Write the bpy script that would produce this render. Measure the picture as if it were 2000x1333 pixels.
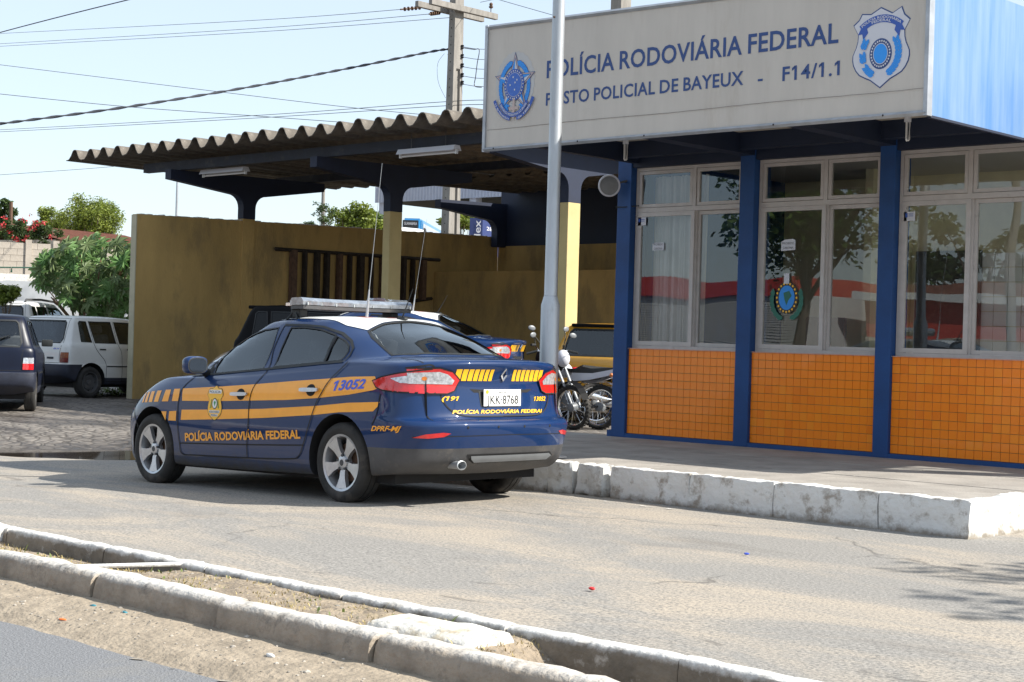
import bpy, bmesh, math, random
import numpy as np
from math import pi, sin, cos, radians, tan, atan2, sqrt
from mathutils import Vector, Matrix, geometry
from mathutils.bvhtree import BVHTree

scene = bpy.context.scene
for o in list(bpy.data.objects): bpy.data.objects.remove(o)
random.seed(7)
rnd = random.Random(11)

# ------------------------------------------------------------------ camera
CAM_H = 1.284; FPX = 3150.0; YAW = radians(43.2); ROLL = 0.0285
cam_data = bpy.data.cameras.new('camera')
cam = bpy.data.objects.new('camera', cam_data)
scene.collection.objects.link(cam)
CAM_R = Matrix.Rotation(YAW, 3, 'Z') @ Matrix.Rotation(pi/2, 3, 'X') @ Matrix.Rotation(ROLL, 3, 'Z')
cam.matrix_world = Matrix.Translation((0, 0, CAM_H)) @ CAM_R.to_4x4()
cam_data.sensor_width = 36; cam_data.lens = FPX/2000*36
cam_data.clip_start = 0.05; cam_data.clip_end = 3000
scene.camera = cam

# ------------------------------------------------------------------ light
SUN = Vector((1.03, 0.68, 1.0)).normalized()
world = bpy.data.worlds.new('World'); scene.world = world; world.use_nodes = True
wn = world.node_tree; bg = wn.nodes['Background']
sky = wn.nodes.new('ShaderNodeTexSky'); sky.sky_type = 'NISHITA'; sky.sun_disc = False
sky.sun_elevation = math.asin(SUN.z); sky.sun_rotation = atan2(SUN.x, SUN.y)
sky.air_density = 1.0; sky.dust_density = 0.7; sky.ozone_density = 1.6
hz = wn.nodes.new('ShaderNodeMix'); hz.data_type = 'RGBA'; hz.inputs['Factor'].default_value = .74   # thin even haze over the clear sky
hz.inputs['B'].default_value = (2.06, 2.30, 2.52, 1); wn.links.new(sky.outputs[0], hz.inputs['A']); wn.links.new(hz.outputs['Result'], bg.inputs[0]); bg.inputs[1].default_value = 0.15
sl = bpy.data.lights.new('sun', 'SUN'); sl.energy = 3.9; sl.angle = radians(0.55); sl.color = (1, .955, .87)
so = bpy.data.objects.new('sun', sl); scene.collection.objects.link(so)
so.rotation_euler = SUN.to_track_quat('Z', 'Y').to_euler()
so.location = (10, 5, 20)
scene.view_settings.view_transform = 'Standard'; scene.view_settings.look = 'None'
scene.view_settings.gamma = 1; scene.view_settings.exposure = 1.22
scene.render.engine = 'CYCLES'

# ------------------------------------------------------------------ measuring helpers
def ray(px, py): return CAM_R @ Vector(((px-1000)/FPX, -(py-666.5)/FPX, -1))
def PD(px, py, D): return Vector((0, 0, CAM_H)) + D*ray(px, py)
def PY(px, py, Y): d = ray(px, py); return Vector((0, 0, CAM_H)) + d*(Y/d.y)
def PX(px, py, X): d = ray(px, py); return Vector((0, 0, CAM_H)) + d*(X/d.x)
def PZ(px, py, Z=0.): d = ray(px, py); return Vector((0, 0, CAM_H)) + d*((Z-CAM_H)/d.z)

# ------------------------------------------------------------------ object helpers
COL = scene.collection
def link(o, parent=None):
    COL.objects.link(o)
    if parent is not None: o.parent = parent
    return o
def tag(o, label=None, cat=None, group=None, kind=None):
    if label: o['label'] = label
    if cat: o['category'] = cat
    if group: o['group'] = group
    if kind: o['kind'] = kind
    return o
def empty(name, loc=(0, 0, 0), rz=0, label=None, cat=None, group=None, mw=None):
    o = bpy.data.objects.new(name, None); COL.objects.link(o); o.empty_display_size = .2
    if mw is not None: o.matrix_world = mw
    else: o.location = loc; o.rotation_euler = (0, 0, rz)
    return tag(o, label, cat, group)
def mobj(name, me, m=None, parent=None):
    o = bpy.data.objects.new(name, me)
    if m is not None and not me.materials:
        for q in (m if isinstance(m, (list, tuple)) else [m]): me.materials.append(q)
    return link(o, parent)
def obj(name, bm, m, parent=None, smooth=False):
    me = bpy.data.meshes.new(name); bm.normal_update(); bm.to_mesh(me); bm.free()
    if smooth:
        me.polygons.foreach_set('use_smooth', [True]*len(me.polygons))
        if smooth != 'all': me.set_sharp_from_angle(angle=radians(smooth if smooth is not True else 40))
    return mobj(name, me, m, parent)
def copy_tree(o, parent=None):
    c = o.copy(); COL.objects.link(c); c.parent = parent
    for ch in list(o.children): copy_tree(ch, c)
    return c

def box(bm, a, b, bev=0, M=None):
    x0, y0, z0 = [min(a[i], b[i]) for i in range(3)]; x1, y1, z1 = [max(a[i], b[i]) for i in range(3)]
    v = [bm.verts.new(p) for p in ((x0,y0,z0),(x1,y0,z0),(x1,y1,z0),(x0,y1,z0),(x0,y0,z1),(x1,y0,z1),(x1,y1,z1),(x0,y1,z1))]
    f = [bm.faces.new([v[i] for i in q]) for q in ((3,2,1,0),(4,5,6,7),(0,1,5,4),(1,2,6,5),(2,3,7,6),(3,0,4,7))]
    if bev:
        es = list({e for q in f for e in q.edges})
        r = bmesh.ops.bevel(bm, geom=es, offset=bev, segments=2, affect='EDGES', profile=.6)
        v = list({w for q in r['faces'] for w in q.verts} | {w for w in v if w.is_valid})
    if M is not None:
        for w in v: w.co = M @ w.co
    return v
def tube(bm, pts, r, n=8, cap=True):
    pts = [Vector(p) for p in pts]; rings = []
    for i, p in enumerate(pts):
        d = (pts[min(i+1, len(pts)-1)] - pts[max(i-1, 0)]).normalized()
        u = d.cross(Vector((0, 0, 1)))
        if u.length < .05: u = d.cross(Vector((1, 0, 0)))
        u.normalize(); w = d.cross(u)
        rr = r[i] if isinstance(r, (list, tuple)) else r
        rings.append([bm.verts.new(p + rr*(cos(2*pi*k/n)*u + sin(2*pi*k/n)*w)) for k in range(n)])
    for a, b in zip(rings[:-1], rings[1:]):
        for k in range(n): bm.faces.new((a[k], a[(k+1) % n], b[(k+1) % n], b[k]))
    if cap:
        bm.faces.new(rings[0][::-1]); bm.faces.new(rings[-1])
def lathe(bm, prof, M=None, n=32, close=False):
    """prof = [(r, h)] round the local Z axis"""
    rings = []; M = M or Matrix.Identity(4)
    for r, h in prof:
        if r < 1e-5: rings.append([bm.verts.new(M @ Vector((0, 0, h)))])
        else: rings.append([bm.verts.new(M @ Vector((r*cos(2*pi*k/n), r*sin(2*pi*k/n), h))) for k in range(n)])
    for a, b in zip(rings[:-1], rings[1:]):
        for k in range(n):
            k2 = (k+1) % n
            if len(a) == 1 and len(b) == 1: continue
            if len(a) == 1: bm.faces.new((a[0], b[k2], b[k]))
            elif len(b) == 1: bm.faces.new((a[k], a[k2], b[0]))
            else: bm.faces.new((a[k], a[k2], b[k2], b[k]))
def prism(bm, poly, f0, f1):
    """poly: 2D points; f0/f1 map a 2D point to the two end faces"""
    a = [bm.verts.new(f0(*p)) for p in poly]; b = [bm.verts.new(f1(*p)) for p in poly]
    n = len(poly)
    try:
        bm.faces.new(a[::-1]); bm.faces.new(b)
    except ValueError: pass
    for i in range(n): bm.faces.new((a[i], a[(i+1) % n], b[(i+1) % n], b[i]))
    bmesh.ops.recalc_face_normals(bm, faces=bm.faces[:])
def BM(): return bmesh.new()

# ------------------------------------------------------------------ materials
def mat(name, col, rough=.6, metal=0., var=.0, vscale=4., bump=0., bscale=60., coat=0., col2=None, spec=None, dirt=None, trans=0, emit=None, stretch=None, island=0, topz=None):
    m = bpy.data.materials.new(name); m.use_nodes = True; nt = m.node_tree; N = nt.nodes; L = nt.links
    b = N['Principled BSDF']; b.inputs['Roughness'].default_value = rough; b.inputs['Metallic'].default_value = metal
    b.inputs['Base Color'].default_value = (*col, 1)
    if coat: b.inputs['Coat Weight'].default_value = coat; b.inputs['Coat Roughness'].default_value = .03
    if spec is not None: b.inputs['Specular IOR Level'].default_value = spec
    if trans: b.inputs['Transmission Weight'].default_value = trans
    if emit: b.inputs['Emission Color'].default_value = (*emit[:3], 1); b.inputs['Emission Strength'].default_value = emit[3]
    tc = N.new('ShaderNodeTexCoord'); src = tc.outputs['Object']
    if stretch:
        mp = N.new('ShaderNodeMapping'); mp.inputs['Scale'].default_value = stretch; L.new(src, mp.inputs[0]); src = mp.outputs[0]
    cur = None
    if var or col2:
        n = N.new('ShaderNodeTexNoise'); n.inputs['Scale'].default_value = vscale; n.inputs['Detail'].default_value = 7; n.inputs['Roughness'].default_value = .62
        L.new(src, n.inputs['Vector'])
        r = N.new('ShaderNodeValToRGB'); r.color_ramp.elements[0].position = .33; r.color_ramp.elements[1].position = .67
        c2 = col2 if col2 else tuple(min(1, c*(1+var)) for c in col); c1 = col if col2 else tuple(c*(1-var) for c in col)
        r.color_ramp.elements[0].color = (*c1, 1); r.color_ramp.elements[1].color = (*c2, 1)
        L.new(n.outputs['Fac'], r.inputs[0]); cur = r.outputs[0]
    if topz:   # (z, softness, colour): paint left on the upper part of the piece
        sp = N.new('ShaderNodeSeparateXYZ'); L.new(tc.outputs['Object'], sp.inputs[0]); n4 = N.new('ShaderNodeTexNoise'); n4.inputs['Scale'].default_value = 9; n4.inputs['Detail'].default_value = 8; n4.inputs['Roughness'].default_value = .7; L.new(tc.outputs['Object'], n4.inputs['Vector'])
        ma = N.new('ShaderNodeMath'); ma.operation = 'MULTIPLY_ADD'; L.new(n4.outputs['Fac'], ma.inputs[0]); ma.inputs[1].default_value = topz[3]; L.new(sp.outputs['Z'], ma.inputs[2])
        mr = N.new('ShaderNodeMapRange'); mr.inputs['From Min'].default_value = topz[0]+topz[3]*.5; mr.inputs['From Max'].default_value = topz[0]+topz[3]*.5+topz[1]; mr.inputs['To Max'].default_value = .92; L.new(ma.outputs[0], mr.inputs['Value'])
        mx = N.new('ShaderNodeMix'); mx.data_type = 'RGBA'; L.new(mr.outputs[0], mx.inputs['Factor'])
        if cur is not None: L.new(cur, mx.inputs['A'])
        else: mx.inputs['A'].default_value = (*col, 1)
        mx.inputs['B'].default_value = (*topz[2], 1); cur = mx.outputs['Result']
    if dirt:   # (colour, scale, threshold, amount)
        n2 = N.new('ShaderNodeTexNoise'); n2.inputs['Scale'].default_value = dirt[1]; n2.inputs['Detail'].default_value = 9; n2.inputs['Roughness'].default_value = .7
        L.new(src, n2.inputs['Vector'])
        mr = N.new('ShaderNodeMapRange'); mr.inputs['From Min'].default_value = dirt[2]; mr.inputs['From Max'].default_value = dirt[2]+.12; mr.inputs['To Max'].default_value = dirt[3]
        L.new(n2.outputs['Fac'], mr.inputs['Value'])
        mx = N.new('ShaderNodeMix'); mx.data_type = 'RGBA'; L.new(mr.outputs[0], mx.inputs['Factor'])
        if cur is not None: L.new(cur, mx.inputs['A'])
        else: mx.inputs['A'].default_value = (*col, 1)
        mx.inputs['B'].default_value = (*dirt[0], 1); cur = mx.outputs['Result']
    if island:
        g = N.new('ShaderNodeNewGeometry'); hs = N.new('ShaderNodeHueSaturation')
        mr = N.new('ShaderNodeMapRange'); mr.inputs['To Min'].default_value = 1-island; mr.inputs['To Max'].default_value = 1+island
        L.new(g.outputs['Random Per Island'], mr.inputs['Value']); L.new(mr.outputs[0], hs.inputs['Value'])
        if cur is not None: L.new(cur, hs.inputs['Color'])
        else: hs.inputs['Color'].default_value = (*col, 1)
        cur = hs.outputs['Color']
    if cur is not None: L.new(cur, b.inputs['Base Color'])
    if bump:
        n3 = N.new('ShaderNodeTexNoise'); n3.inputs['Scale'].default_value = bscale; n3.inputs['Detail'].default_value = 6
        L.new(src, n3.inputs['Vector']); bp = N.new('ShaderNodeBump'); bp.inputs['Strength'].default_value = bump; bp.inputs['Distance'].default_value = .02
        L.new(n3.outputs['Fac'], bp.inputs['Height']); L.new(bp.outputs[0], b.inputs['Normal'])
    return m
def glass_mat(name, tint, refl=.3, wave=0., rough=0.0, gcol=(.8, .84, .88)):
    """thin pane: tinted clear layer under a fresnel mirror"""
    m = bpy.data.materials.new(name); m.use_nodes = True; nt = m.node_tree; N = nt.nodes; L = nt.links
    N.remove(N['Principled BSDF']); out = N['Material Output']
    tr = N.new('ShaderNodeBsdfTransparent'); tr.inputs[0].default_value = (*tint, 1)
    gl = N.new('ShaderNodeBsdfGlossy'); gl.inputs['Roughness'].default_value = rough; gl.inputs['Color'].default_value = (*gcol, 1)
    fr = N.new('ShaderNodeFresnel'); fr.inputs['IOR'].default_value = 1.5
    mr = N.new('ShaderNodeMapRange'); mr.inputs['From Min'].default_value = .0; mr.inputs['From Max'].default_value = .5
    mr.inputs['To Min'].default_value = refl; mr.inputs['To Max'].default_value = 1.0
    L.new(fr.outputs[0], mr.inputs['Value'])
    mx = N.new('ShaderNodeMixShader'); L.new(mr.outputs[0], mx.inputs[0]); L.new(tr.outputs[0], mx.inputs[1]); L.new(gl.outputs[0], mx.inputs[2])
    L.new(mx.outputs[0], out.inputs['Surface'])
    if wave:
        tc = N.new('ShaderNodeTexCoord'); n = N.new('ShaderNodeTexNoise'); n.inputs['Scale'].default_value = .9; n.inputs['Detail'].default_value = 1
        L.new(tc.outputs['Object'], n.inputs['Vector']); bp = N.new('ShaderNodeBump'); bp.inputs['Strength'].default_value = wave; bp.inputs['Distance'].default_value = .02
        L.new(n.outputs['Fac'], bp.inputs['Height']); L.new(bp.outputs[0], gl.inputs['Normal'])
    return m

M = {}
M['navy'] = mat('navy_car_paint', (.045, .042, .040), .42, 0, .2, 9, coat=.8, spec=.1, topz=(.20, .13, (.0013, .0235, .098), .18))
M['amber'] = mat('amber_reflective_film', (.88, .36, .018), .42, 0, .06, 6, coat=.3)
M['yellow_film'] = mat('yellow_reflective_film', (.86, .46, .012), .4, 0, .05, 6, coat=.3)
M['white_film'] = mat('white_paint_film', (.72, .73, .72), .35, 0, .05, 5, coat=.4)
M['red_film'] = mat('faded_red_film', (.55, .12, .08), .45, 0, .1, 8)
M['bluetext'] = mat('bright_blue_film', (.05, .10, .55), .4)
M['black'] = mat('black_rubber', (.014, .016, .017), .62, 0, .25, 12)
M['gap'] = mat('panel_gap_black', (.006, .006, .007), .8)
M['dkplastic'] = mat('dusty_dark_plastic', (.055, .055, .058), .55, 0, .2, 6, bump=.1, bscale=150, dirt=((.15, .13, .11), 4, .55, .5))
M['greyplastic'] = mat('grey_plastic', (.17, .18, .19), .4, 0, .1, 8)
M['tyre'] = mat('tyre_rubber', (.022, .021, .02), .8, 0, .3, 9, bump=.15, bscale=80, dirt=((.10, .085, .07), 6, .52, .45))
M['alloy'] = mat('alloy_silver', (.50, .51, .53), .32, .75, .08, 20)
M['steel'] = mat('galvanised_steel', (.42, .44, .46), .42, .55, .14, 5, bump=.05, bscale=30, stretch=(1, 1, .25), dirt=((.20, .19, .18), 6, .6, .4))
M['chrome'] = mat('chrome', (.75, .76, .78), .12, 1.)
M['rust'] = mat('rusty_brown_metal', (.12, .07, .045), .8, .2, .3, 14)
M['cabin'] = mat('dark_cabin_trim', (.05, .052, .057), .8, 0, .2, 5)
M['seat'] = mat('grey_seat_cloth', (.10, .10, .11), .9, 0, .2, 20)
M['redlens'] = mat('red_lamp_lens', (.55, .012, .014), .12, 0, .15, 30, coat=1)
M['clearlens'] = mat('clear_lamp_lens', (.48, .50, .53), .16, .4, .4, 40, coat=1)
M['amberlens'] = mat('amber_lamp_lens', (.55, .16, .02), .15, 0, .15, 30, coat=1)
M['plate'] = mat('plate_white', (.74, .74, .72), .45, 0, .04, 20)
M['plategrey'] = mat('plate_grey', (.42, .43, .45), .45, 0, .06, 20)
M['ink'] = mat('black_print', (.02, .02, .022), .5)
M['carglass'] = glass_mat('tinted_car_glass', (.40, .43, .42), .04, gcol=(.62, .66, .68))
M['clearglass'] = glass_mat('clear_car_glass', (.78, .82, .80), .03, gcol=(.6, .65, .7))
M['winglass'] = glass_mat('window_glass', (.95, .97, .97), .02, wave=.16, gcol=(.74, .79, .84))
M['lensbar'] = mat('lightbar_lens', (.30, .33, .37), .12, .5, .35, 14, coat=1)

# ================================================================== text and decals
_cap = []
def cap_height():
    if not _cap:
        cu = bpy.data.curves.new('t', 'FONT'); cu.body = 'H'; o = bpy.data.objects.new('t', cu); COL.objects.link(o)
        me = bpy.data.meshes.new_from_object(o.evaluated_get(bpy.context.evaluated_depsgraph_get())); _cap.append(max(v.co.y for v in me.vertices)); bpy.data.objects.remove(o); bpy.data.curves.remove(cu)
    return _cap[0]
def text_width(s, bold, space):
    cu = bpy.data.curves.new('t', 'FONT'); cu.body = s; cu.offset = bold; cu.space_character = space; o = bpy.data.objects.new('t', cu); COL.objects.link(o)
    me = bpy.data.meshes.new_from_object(o.evaluated_get(bpy.context.evaluated_depsgraph_get())); w = max(v.co.x for v in me.vertices); bpy.data.objects.remove(o); bpy.data.curves.remove(cu); bpy.data.meshes.remove(me); return w
def text_geo(s, bold=0., shear=0., space=1.0):
    cu = bpy.data.curves.new('t', 'FONT'); cu.body = s; cu.resolution_u = 3; cu.offset = bold; cu.shear = shear; cu.space_character = space
    o = bpy.data.objects.new('t', cu); COL.objects.link(o)
    dg = bpy.context.evaluated_depsgraph_get(); me = bpy.data.meshes.new_from_object(o.evaluated_get(dg))
    vs = [v.co.xy.copy() for v in me.vertices]; fs = [tuple(p.vertices) for p in me.polygons]
    bpy.data.objects.remove(o); bpy.data.curves.remove(cu); bpy.data.meshes.remove(me)
    if '1' in s:   # the built-in font draws 1 as a bare bar: give it its flag
        for i, ch in enumerate(s):
            if ch != '1': continue
            xr = text_width(s[:i+1], bold, space); st = .085+2*bold; H = cap_height(); xl = xr-st; k = len(vs)
            for x, y in ((xl+.01, H+bold), (xl+.01, H-.10-bold), (xl-.13-bold, H-.22-bold), (xl-.13-bold, H-.10+bold*.5)): vs.append(Vector((x+shear*y, y)))
            fs.append((k, k+1, k+2, k+3))
    x0 = min(v.x for v in vs); x1 = max(v.x for v in vs); y0 = 0.0
    y1 = cap_height()
    return [Vector(((v.x-x0)/(x1-x0), (v.y-y0)/(y1-y0))) for v in vs], fs
def quadmap(q):
    """q: bottom-left, bottom-right, top-right, top-left"""
    a, b, c, d = [Vector(p) for p in q]
    return lambda u, v: (a*(1-u)+b*u)*(1-v) + (d*(1-u)+c*u)*v
def geo2d(parts, res=None):
    """parts: list of (verts2d, faces) or polygons -> bmesh in the XY plane, cut by a grid of size res"""
    bm = BM()
    for iP, P in enumerate(parts):
        if isinstance(P, tuple) and len(P) == 2 and isinstance(P[1], list) and P[1] and isinstance(P[1][0], tuple) and isinstance(P[1][0][0], int):
            vs = [bm.verts.new((p[0], p[1], 0)) for p in P[0]]
            for f in P[1]:
                try: bm.faces.new([vs[i] for i in f])
                except ValueError: pass
        else:
            vs = [bm.verts.new((p[0], p[1], iP*.00012)) for p in P]
            for t in geometry.tessellate_polygon([[Vector((p[0], p[1], 0)) for p in P]]):
                try: bm.faces.new([vs[i] for i in t])
                except ValueError: pass
    if res:
        xs = [v.co.x for v in bm.verts]; ys = [v.co.y for v in bm.verts]
        for ax, (lo, hi) in ((0, (min(xs), max(xs))), (1, (min(ys), max(ys)))):
            k = lo+res*.73
            while k < hi:
                co = [0, 0, 0]; co[ax] = k; no = [0, 0, 0]; no[ax] = 1
                bmesh.ops.bisect_plane(bm, geom=bm.verts[:]+bm.edges[:]+bm.faces[:], plane_co=co, plane_no=no)
                k += res
    return bm
AX = {'y+': (lambda a, b: Vector((a, 5, b)), Vector((0, -1, 0))), 'y-': (lambda a, b: Vector((a, -5, b)), Vector((0, 1, 0))),
      'x-': (lambda a, b: Vector((-5, a, b)), Vector((1, 0, 0))), 'x+': (lambda a, b: Vector((9, a, b)), Vector((-1, 0, 0))),
      'z+': (lambda a, b: Vector((a, b, 5)), Vector((0, 0, -1)))}
def decal(name, parts, axis, bvh, m, parent, off=.0015, res=.04, smooth=True, thick=0):
    bm = geo2d(parts, res); f, d = AX[axis]; bad = []
    for v in bm.verts:
        loc, nor, idx, dist = bvh.ray_cast(f(v.co.x, v.co.y), d)
        if loc is None: bad.append(v); continue
        if nor.dot(d) > 0: nor = -nor
        v.co = loc + nor*(off+v.co.z)
    bmesh.ops.delete(bm, geom=bad, context='VERTS')
    bm.normal_update()
    for fc in bm.faces:
        if fc.normal.dot(d) > 0: fc.normal_flip()
    if thick:
        r = bmesh.ops.extrude_face_region(bm, geom=bm.faces[:])
        bm.normal_update()
        for v in r['geom']:
            if isinstance(v, bmesh.types.BMVert): v.co -= d*thick
    return obj(name, bm, m, parent, smooth=smooth)
def strip(pts, w, closed=False):
    """2D polyline -> quads of width w"""
    out = []; n = len(pts); P = [Vector(p[:2]) for p in pts]
    seg = []
    for i in range(n):
        if closed: a, b = P[i-1], P[(i+1) % n]
        else: a, b = P[max(0, i-1)], P[min(n-1, i+1)]
        t = (b-a).normalized(); seg.append(Vector((-t.y, t.x)))
    for i in range(n if closed else n-1):
        j = (i+1) % n
        out.append([P[i]+seg[i]*w/2, P[j]+seg[j]*w/2, P[j]-seg[j]*w/2, P[i]-seg[i]*w/2])
    return out
def smooth2(pts, n=4, closed=True):
    """Catmull-Rom through 2D points"""
    P = [Vector(p) for p in pts]; N = len(P); out = []
    for i in range(N if closed else N-1):
        g = (lambda k: P[k % N]) if closed else (lambda k: P[min(max(k, 0), N-1)])
        a, b, c, d = g(i-1), g(i), g(i+1), g(i+2)
        for k in range(n):
            t = k/n; out.append(.5*((2*b)+(c-a)*t+(2*a-5*b+4*c-d)*t*t+(3*b-a-3*c+d)*t**3))
    if not closed: out.append(P[-1])
    return out
def scale2(pts, s):
    P = [Vector(p) for p in pts]; c = sum(P, Vector((0, 0)))/len(P)
    out = []
    for i, p in enumerate(P):
        t = (P[(i+1) % len(P)]-P[i-1]).normalized(); nrm = Vector((-t.y, t.x))
        if nrm.dot(p-c) < 0: nrm = -nrm
        out.append(p+nrm*s)
    return out

# ================================================================== car bodies
def pchip(x, y, xq):
    x = np.asarray(x, float); y = np.asarray(y, float); h = np.diff(x); dl = np.diff(y)/h; n = len(x)
    d = np.zeros(n)
    if n == 2: d[:] = dl[0]
    else:
        for k in range(1, n-1):
            if dl[k-1]*dl[k] > 0:
                w1 = 2*h[k]+h[k-1]; w2 = h[k]+2*h[k-1]; d[k] = (w1+w2)/(w1/dl[k-1]+w2/dl[k])
        def end(h0, h1, m0, m1):
            v = ((2*h0+h1)*m0-h0*m1)/(h0+h1)
            if np.sign(v) != np.sign(m0): return 0.
            if np.sign(m0) != np.sign(m1) and abs(v) > 3*abs(m0): return 3*m0
            return v
        d[0] = end(h[0], h[1], dl[0], dl[1]); d[-1] = end(h[-1], h[-2], dl[-1], dl[-2])
    i = np.clip(np.searchsorted(x, xq)-1, 0, n-2); t = (xq-x[i])/h[i]
    return (y[i]*(1+2*t)*(1-t)**2 + d[i]*h[i]*t*(1-t)**2 + y[i+1]*t*t*(3-2*t) + d[i+1]*h[i]*t*t*(t-1))
def car_loop(xr, xf, W, zk, Ar=.5, Af=.6, nr=3.4, nf=3.0, taper=((0, 1), (1, 1))):
    """half plan outline from rear centre to front centre; zk = [(x, z)...] height along x"""
    pts = []
    def wf(x): return W*float(np.interp((x-xr)/(xf-xr), [a for a, b in taper], [b for a, b in taper]))
    for ph in (0, 18, 34, 46, 58, 74, 90):
        a = radians(ph); pts.append((xr+Ar*(1-cos(a)**(2/nr) if ph < 90 else 1.), wf(xr+Ar)*(sin(a)**(2/nr)) if ph else 0.))
    for k in (1, 2, 3, 4, 5):
        x = xr+Ar+(xf-Af-xr-Ar)*k/6; pts.append((x, wf(x)))
    for ph in (90, 74, 58, 46, 34, 18, 0):
        a = radians(ph); pts.append((xf-Af*(1-cos(a)**(2/nf) if ph < 90 else 1.), wf(xf-Af)*(sin(a)**(2/nf)) if ph else 0.))
    xs = [k[0] for k in zk]; zs = [k[1] for k in zk]
    return [(x, y, float(pchip(xs, zs, np.array([min(max(x, xs[0]), xs[-1])]))[0])) for x, y in pts]
def body_mesh(loops, nu=110, per=5):
    """loops: list of (loop, samples to the next) -> closed mesh"""
    L = np.array([l for l in loops]); T, U, _ = L.shape
    # along u (mirrored phantom ends keep the centre line smooth)
    out = np.zeros((T, nu, 3)); uq = np.linspace(0, U-1, nu)
    for t in range(T):
        ext = np.vstack([L[t, 1:3][::-1]*[1, -1, 1], L[t], L[t, -3:-1][::-1]*[1, -1, 1]])
        for c in range(3): out[t, :, c] = pchip(np.arange(-2, U+2), ext[:, c], uq)
    # along t
    tq = np.concatenate([np.linspace(i, i+1, per, endpoint=False) for i in range(T-1)]+[[T-1]])
    G = np.zeros((len(tq), nu, 3))
    for u in range(nu):
        d = np.r_[0, np.cumsum(np.maximum(1e-3, np.linalg.norm(np.diff(out[:, u], axis=0), axis=1)))]
        dq = np.interp(tq, np.arange(T), d)
        for c in range(3): G[:, u, c] = pchip(d, out[:, u, c], dq)
    bm = BM(); nt = len(tq); rows = []
    for t in range(nt):
        left = [bm.verts.new(G[t, u]) for u in range(nu)]
        right = [bm.verts.new(G[t, u]*[1, -1, 1]) for u in range(nu-2, 0, -1)]
        rows.append(left+right)
    n = len(rows[0])
    for a, b in zip(rows[:-1], rows[1:]):
        for k in range(n): bm.faces.new((a[(k+1) % n], a[k], b[k], b[(k+1) % n]))
    bm.faces.new(rows[0]); 
    bmesh.ops.remove_doubles(bm, verts=rows[-1], dist=.004)
    bmesh.ops.remove_doubles(bm, verts=bm.verts[:], dist=.0005)
    bmesh.ops.holes_fill(bm, edges=[e for e in bm.edges if len(e.link_faces) == 1], sides=0)
    bmesh.ops.recalc_face_normals(bm, faces=bm.faces[:])
    return bm
def bool_cut(me, cutters):
    """subtract a list of bmeshes; faces from the cutters take material slot 1"""
    o = bpy.data.objects.new('tmp_body', me); COL.objects.link(o); tmp = [o]
    for q in cutters:
        for f in q.faces: f.material_index = 1
        cm = bpy.data.meshes.new('c'); q.to_mesh(cm); q.free(); cm.materials.append(M['gap']); cm.materials.append(M['gap'])
        c = bpy.data.objects.new('tmp_cut', cm); COL.objects.link(c); tmp.append(c)
        md = o.modifiers.new('b', 'BOOLEAN'); md.operation = 'DIFFERENCE'; md.object = c; md.solver = 'EXACT'
    dg = bpy.context.evaluated_depsgraph_get(); res = bpy.data.meshes.new_from_object(o.evaluated_get(dg))
    for q in tmp: bpy.data.objects.remove(q)
    return res
def side_prism(poly, y0, y1):
    b = BM(); prism(b, poly, lambda x, z: (x, y0, z), lambda x, z: (x, y1, z)); return b
def top_prism(poly, z0, z1):
    b = BM(); prism(b, poly, lambda x, y: (x, y, z0), lambda x, y: (x, y, z1)); return b
def back_prism(poly, x0, x1):
    b = BM(); prism(b, poly, lambda y, z: (x0, y, z), lambda y, z: (x1, y, z)); return b
def wheel_cut(x, z, r, y0, y1, n=40):
    b = BM(); Mx = Matrix.Translation((x, 0, z)) @ Matrix.Rotation(-pi/2, 4, 'X')
    lathe(b, [(0, y0), (r, y0), (r, y1), (0, y1)], Mx, n); bmesh.ops.recalc_face_normals(b, faces=b.faces[:]); return b
def mirror_poly(p): return [(a, -b) for a, b in p]

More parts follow.
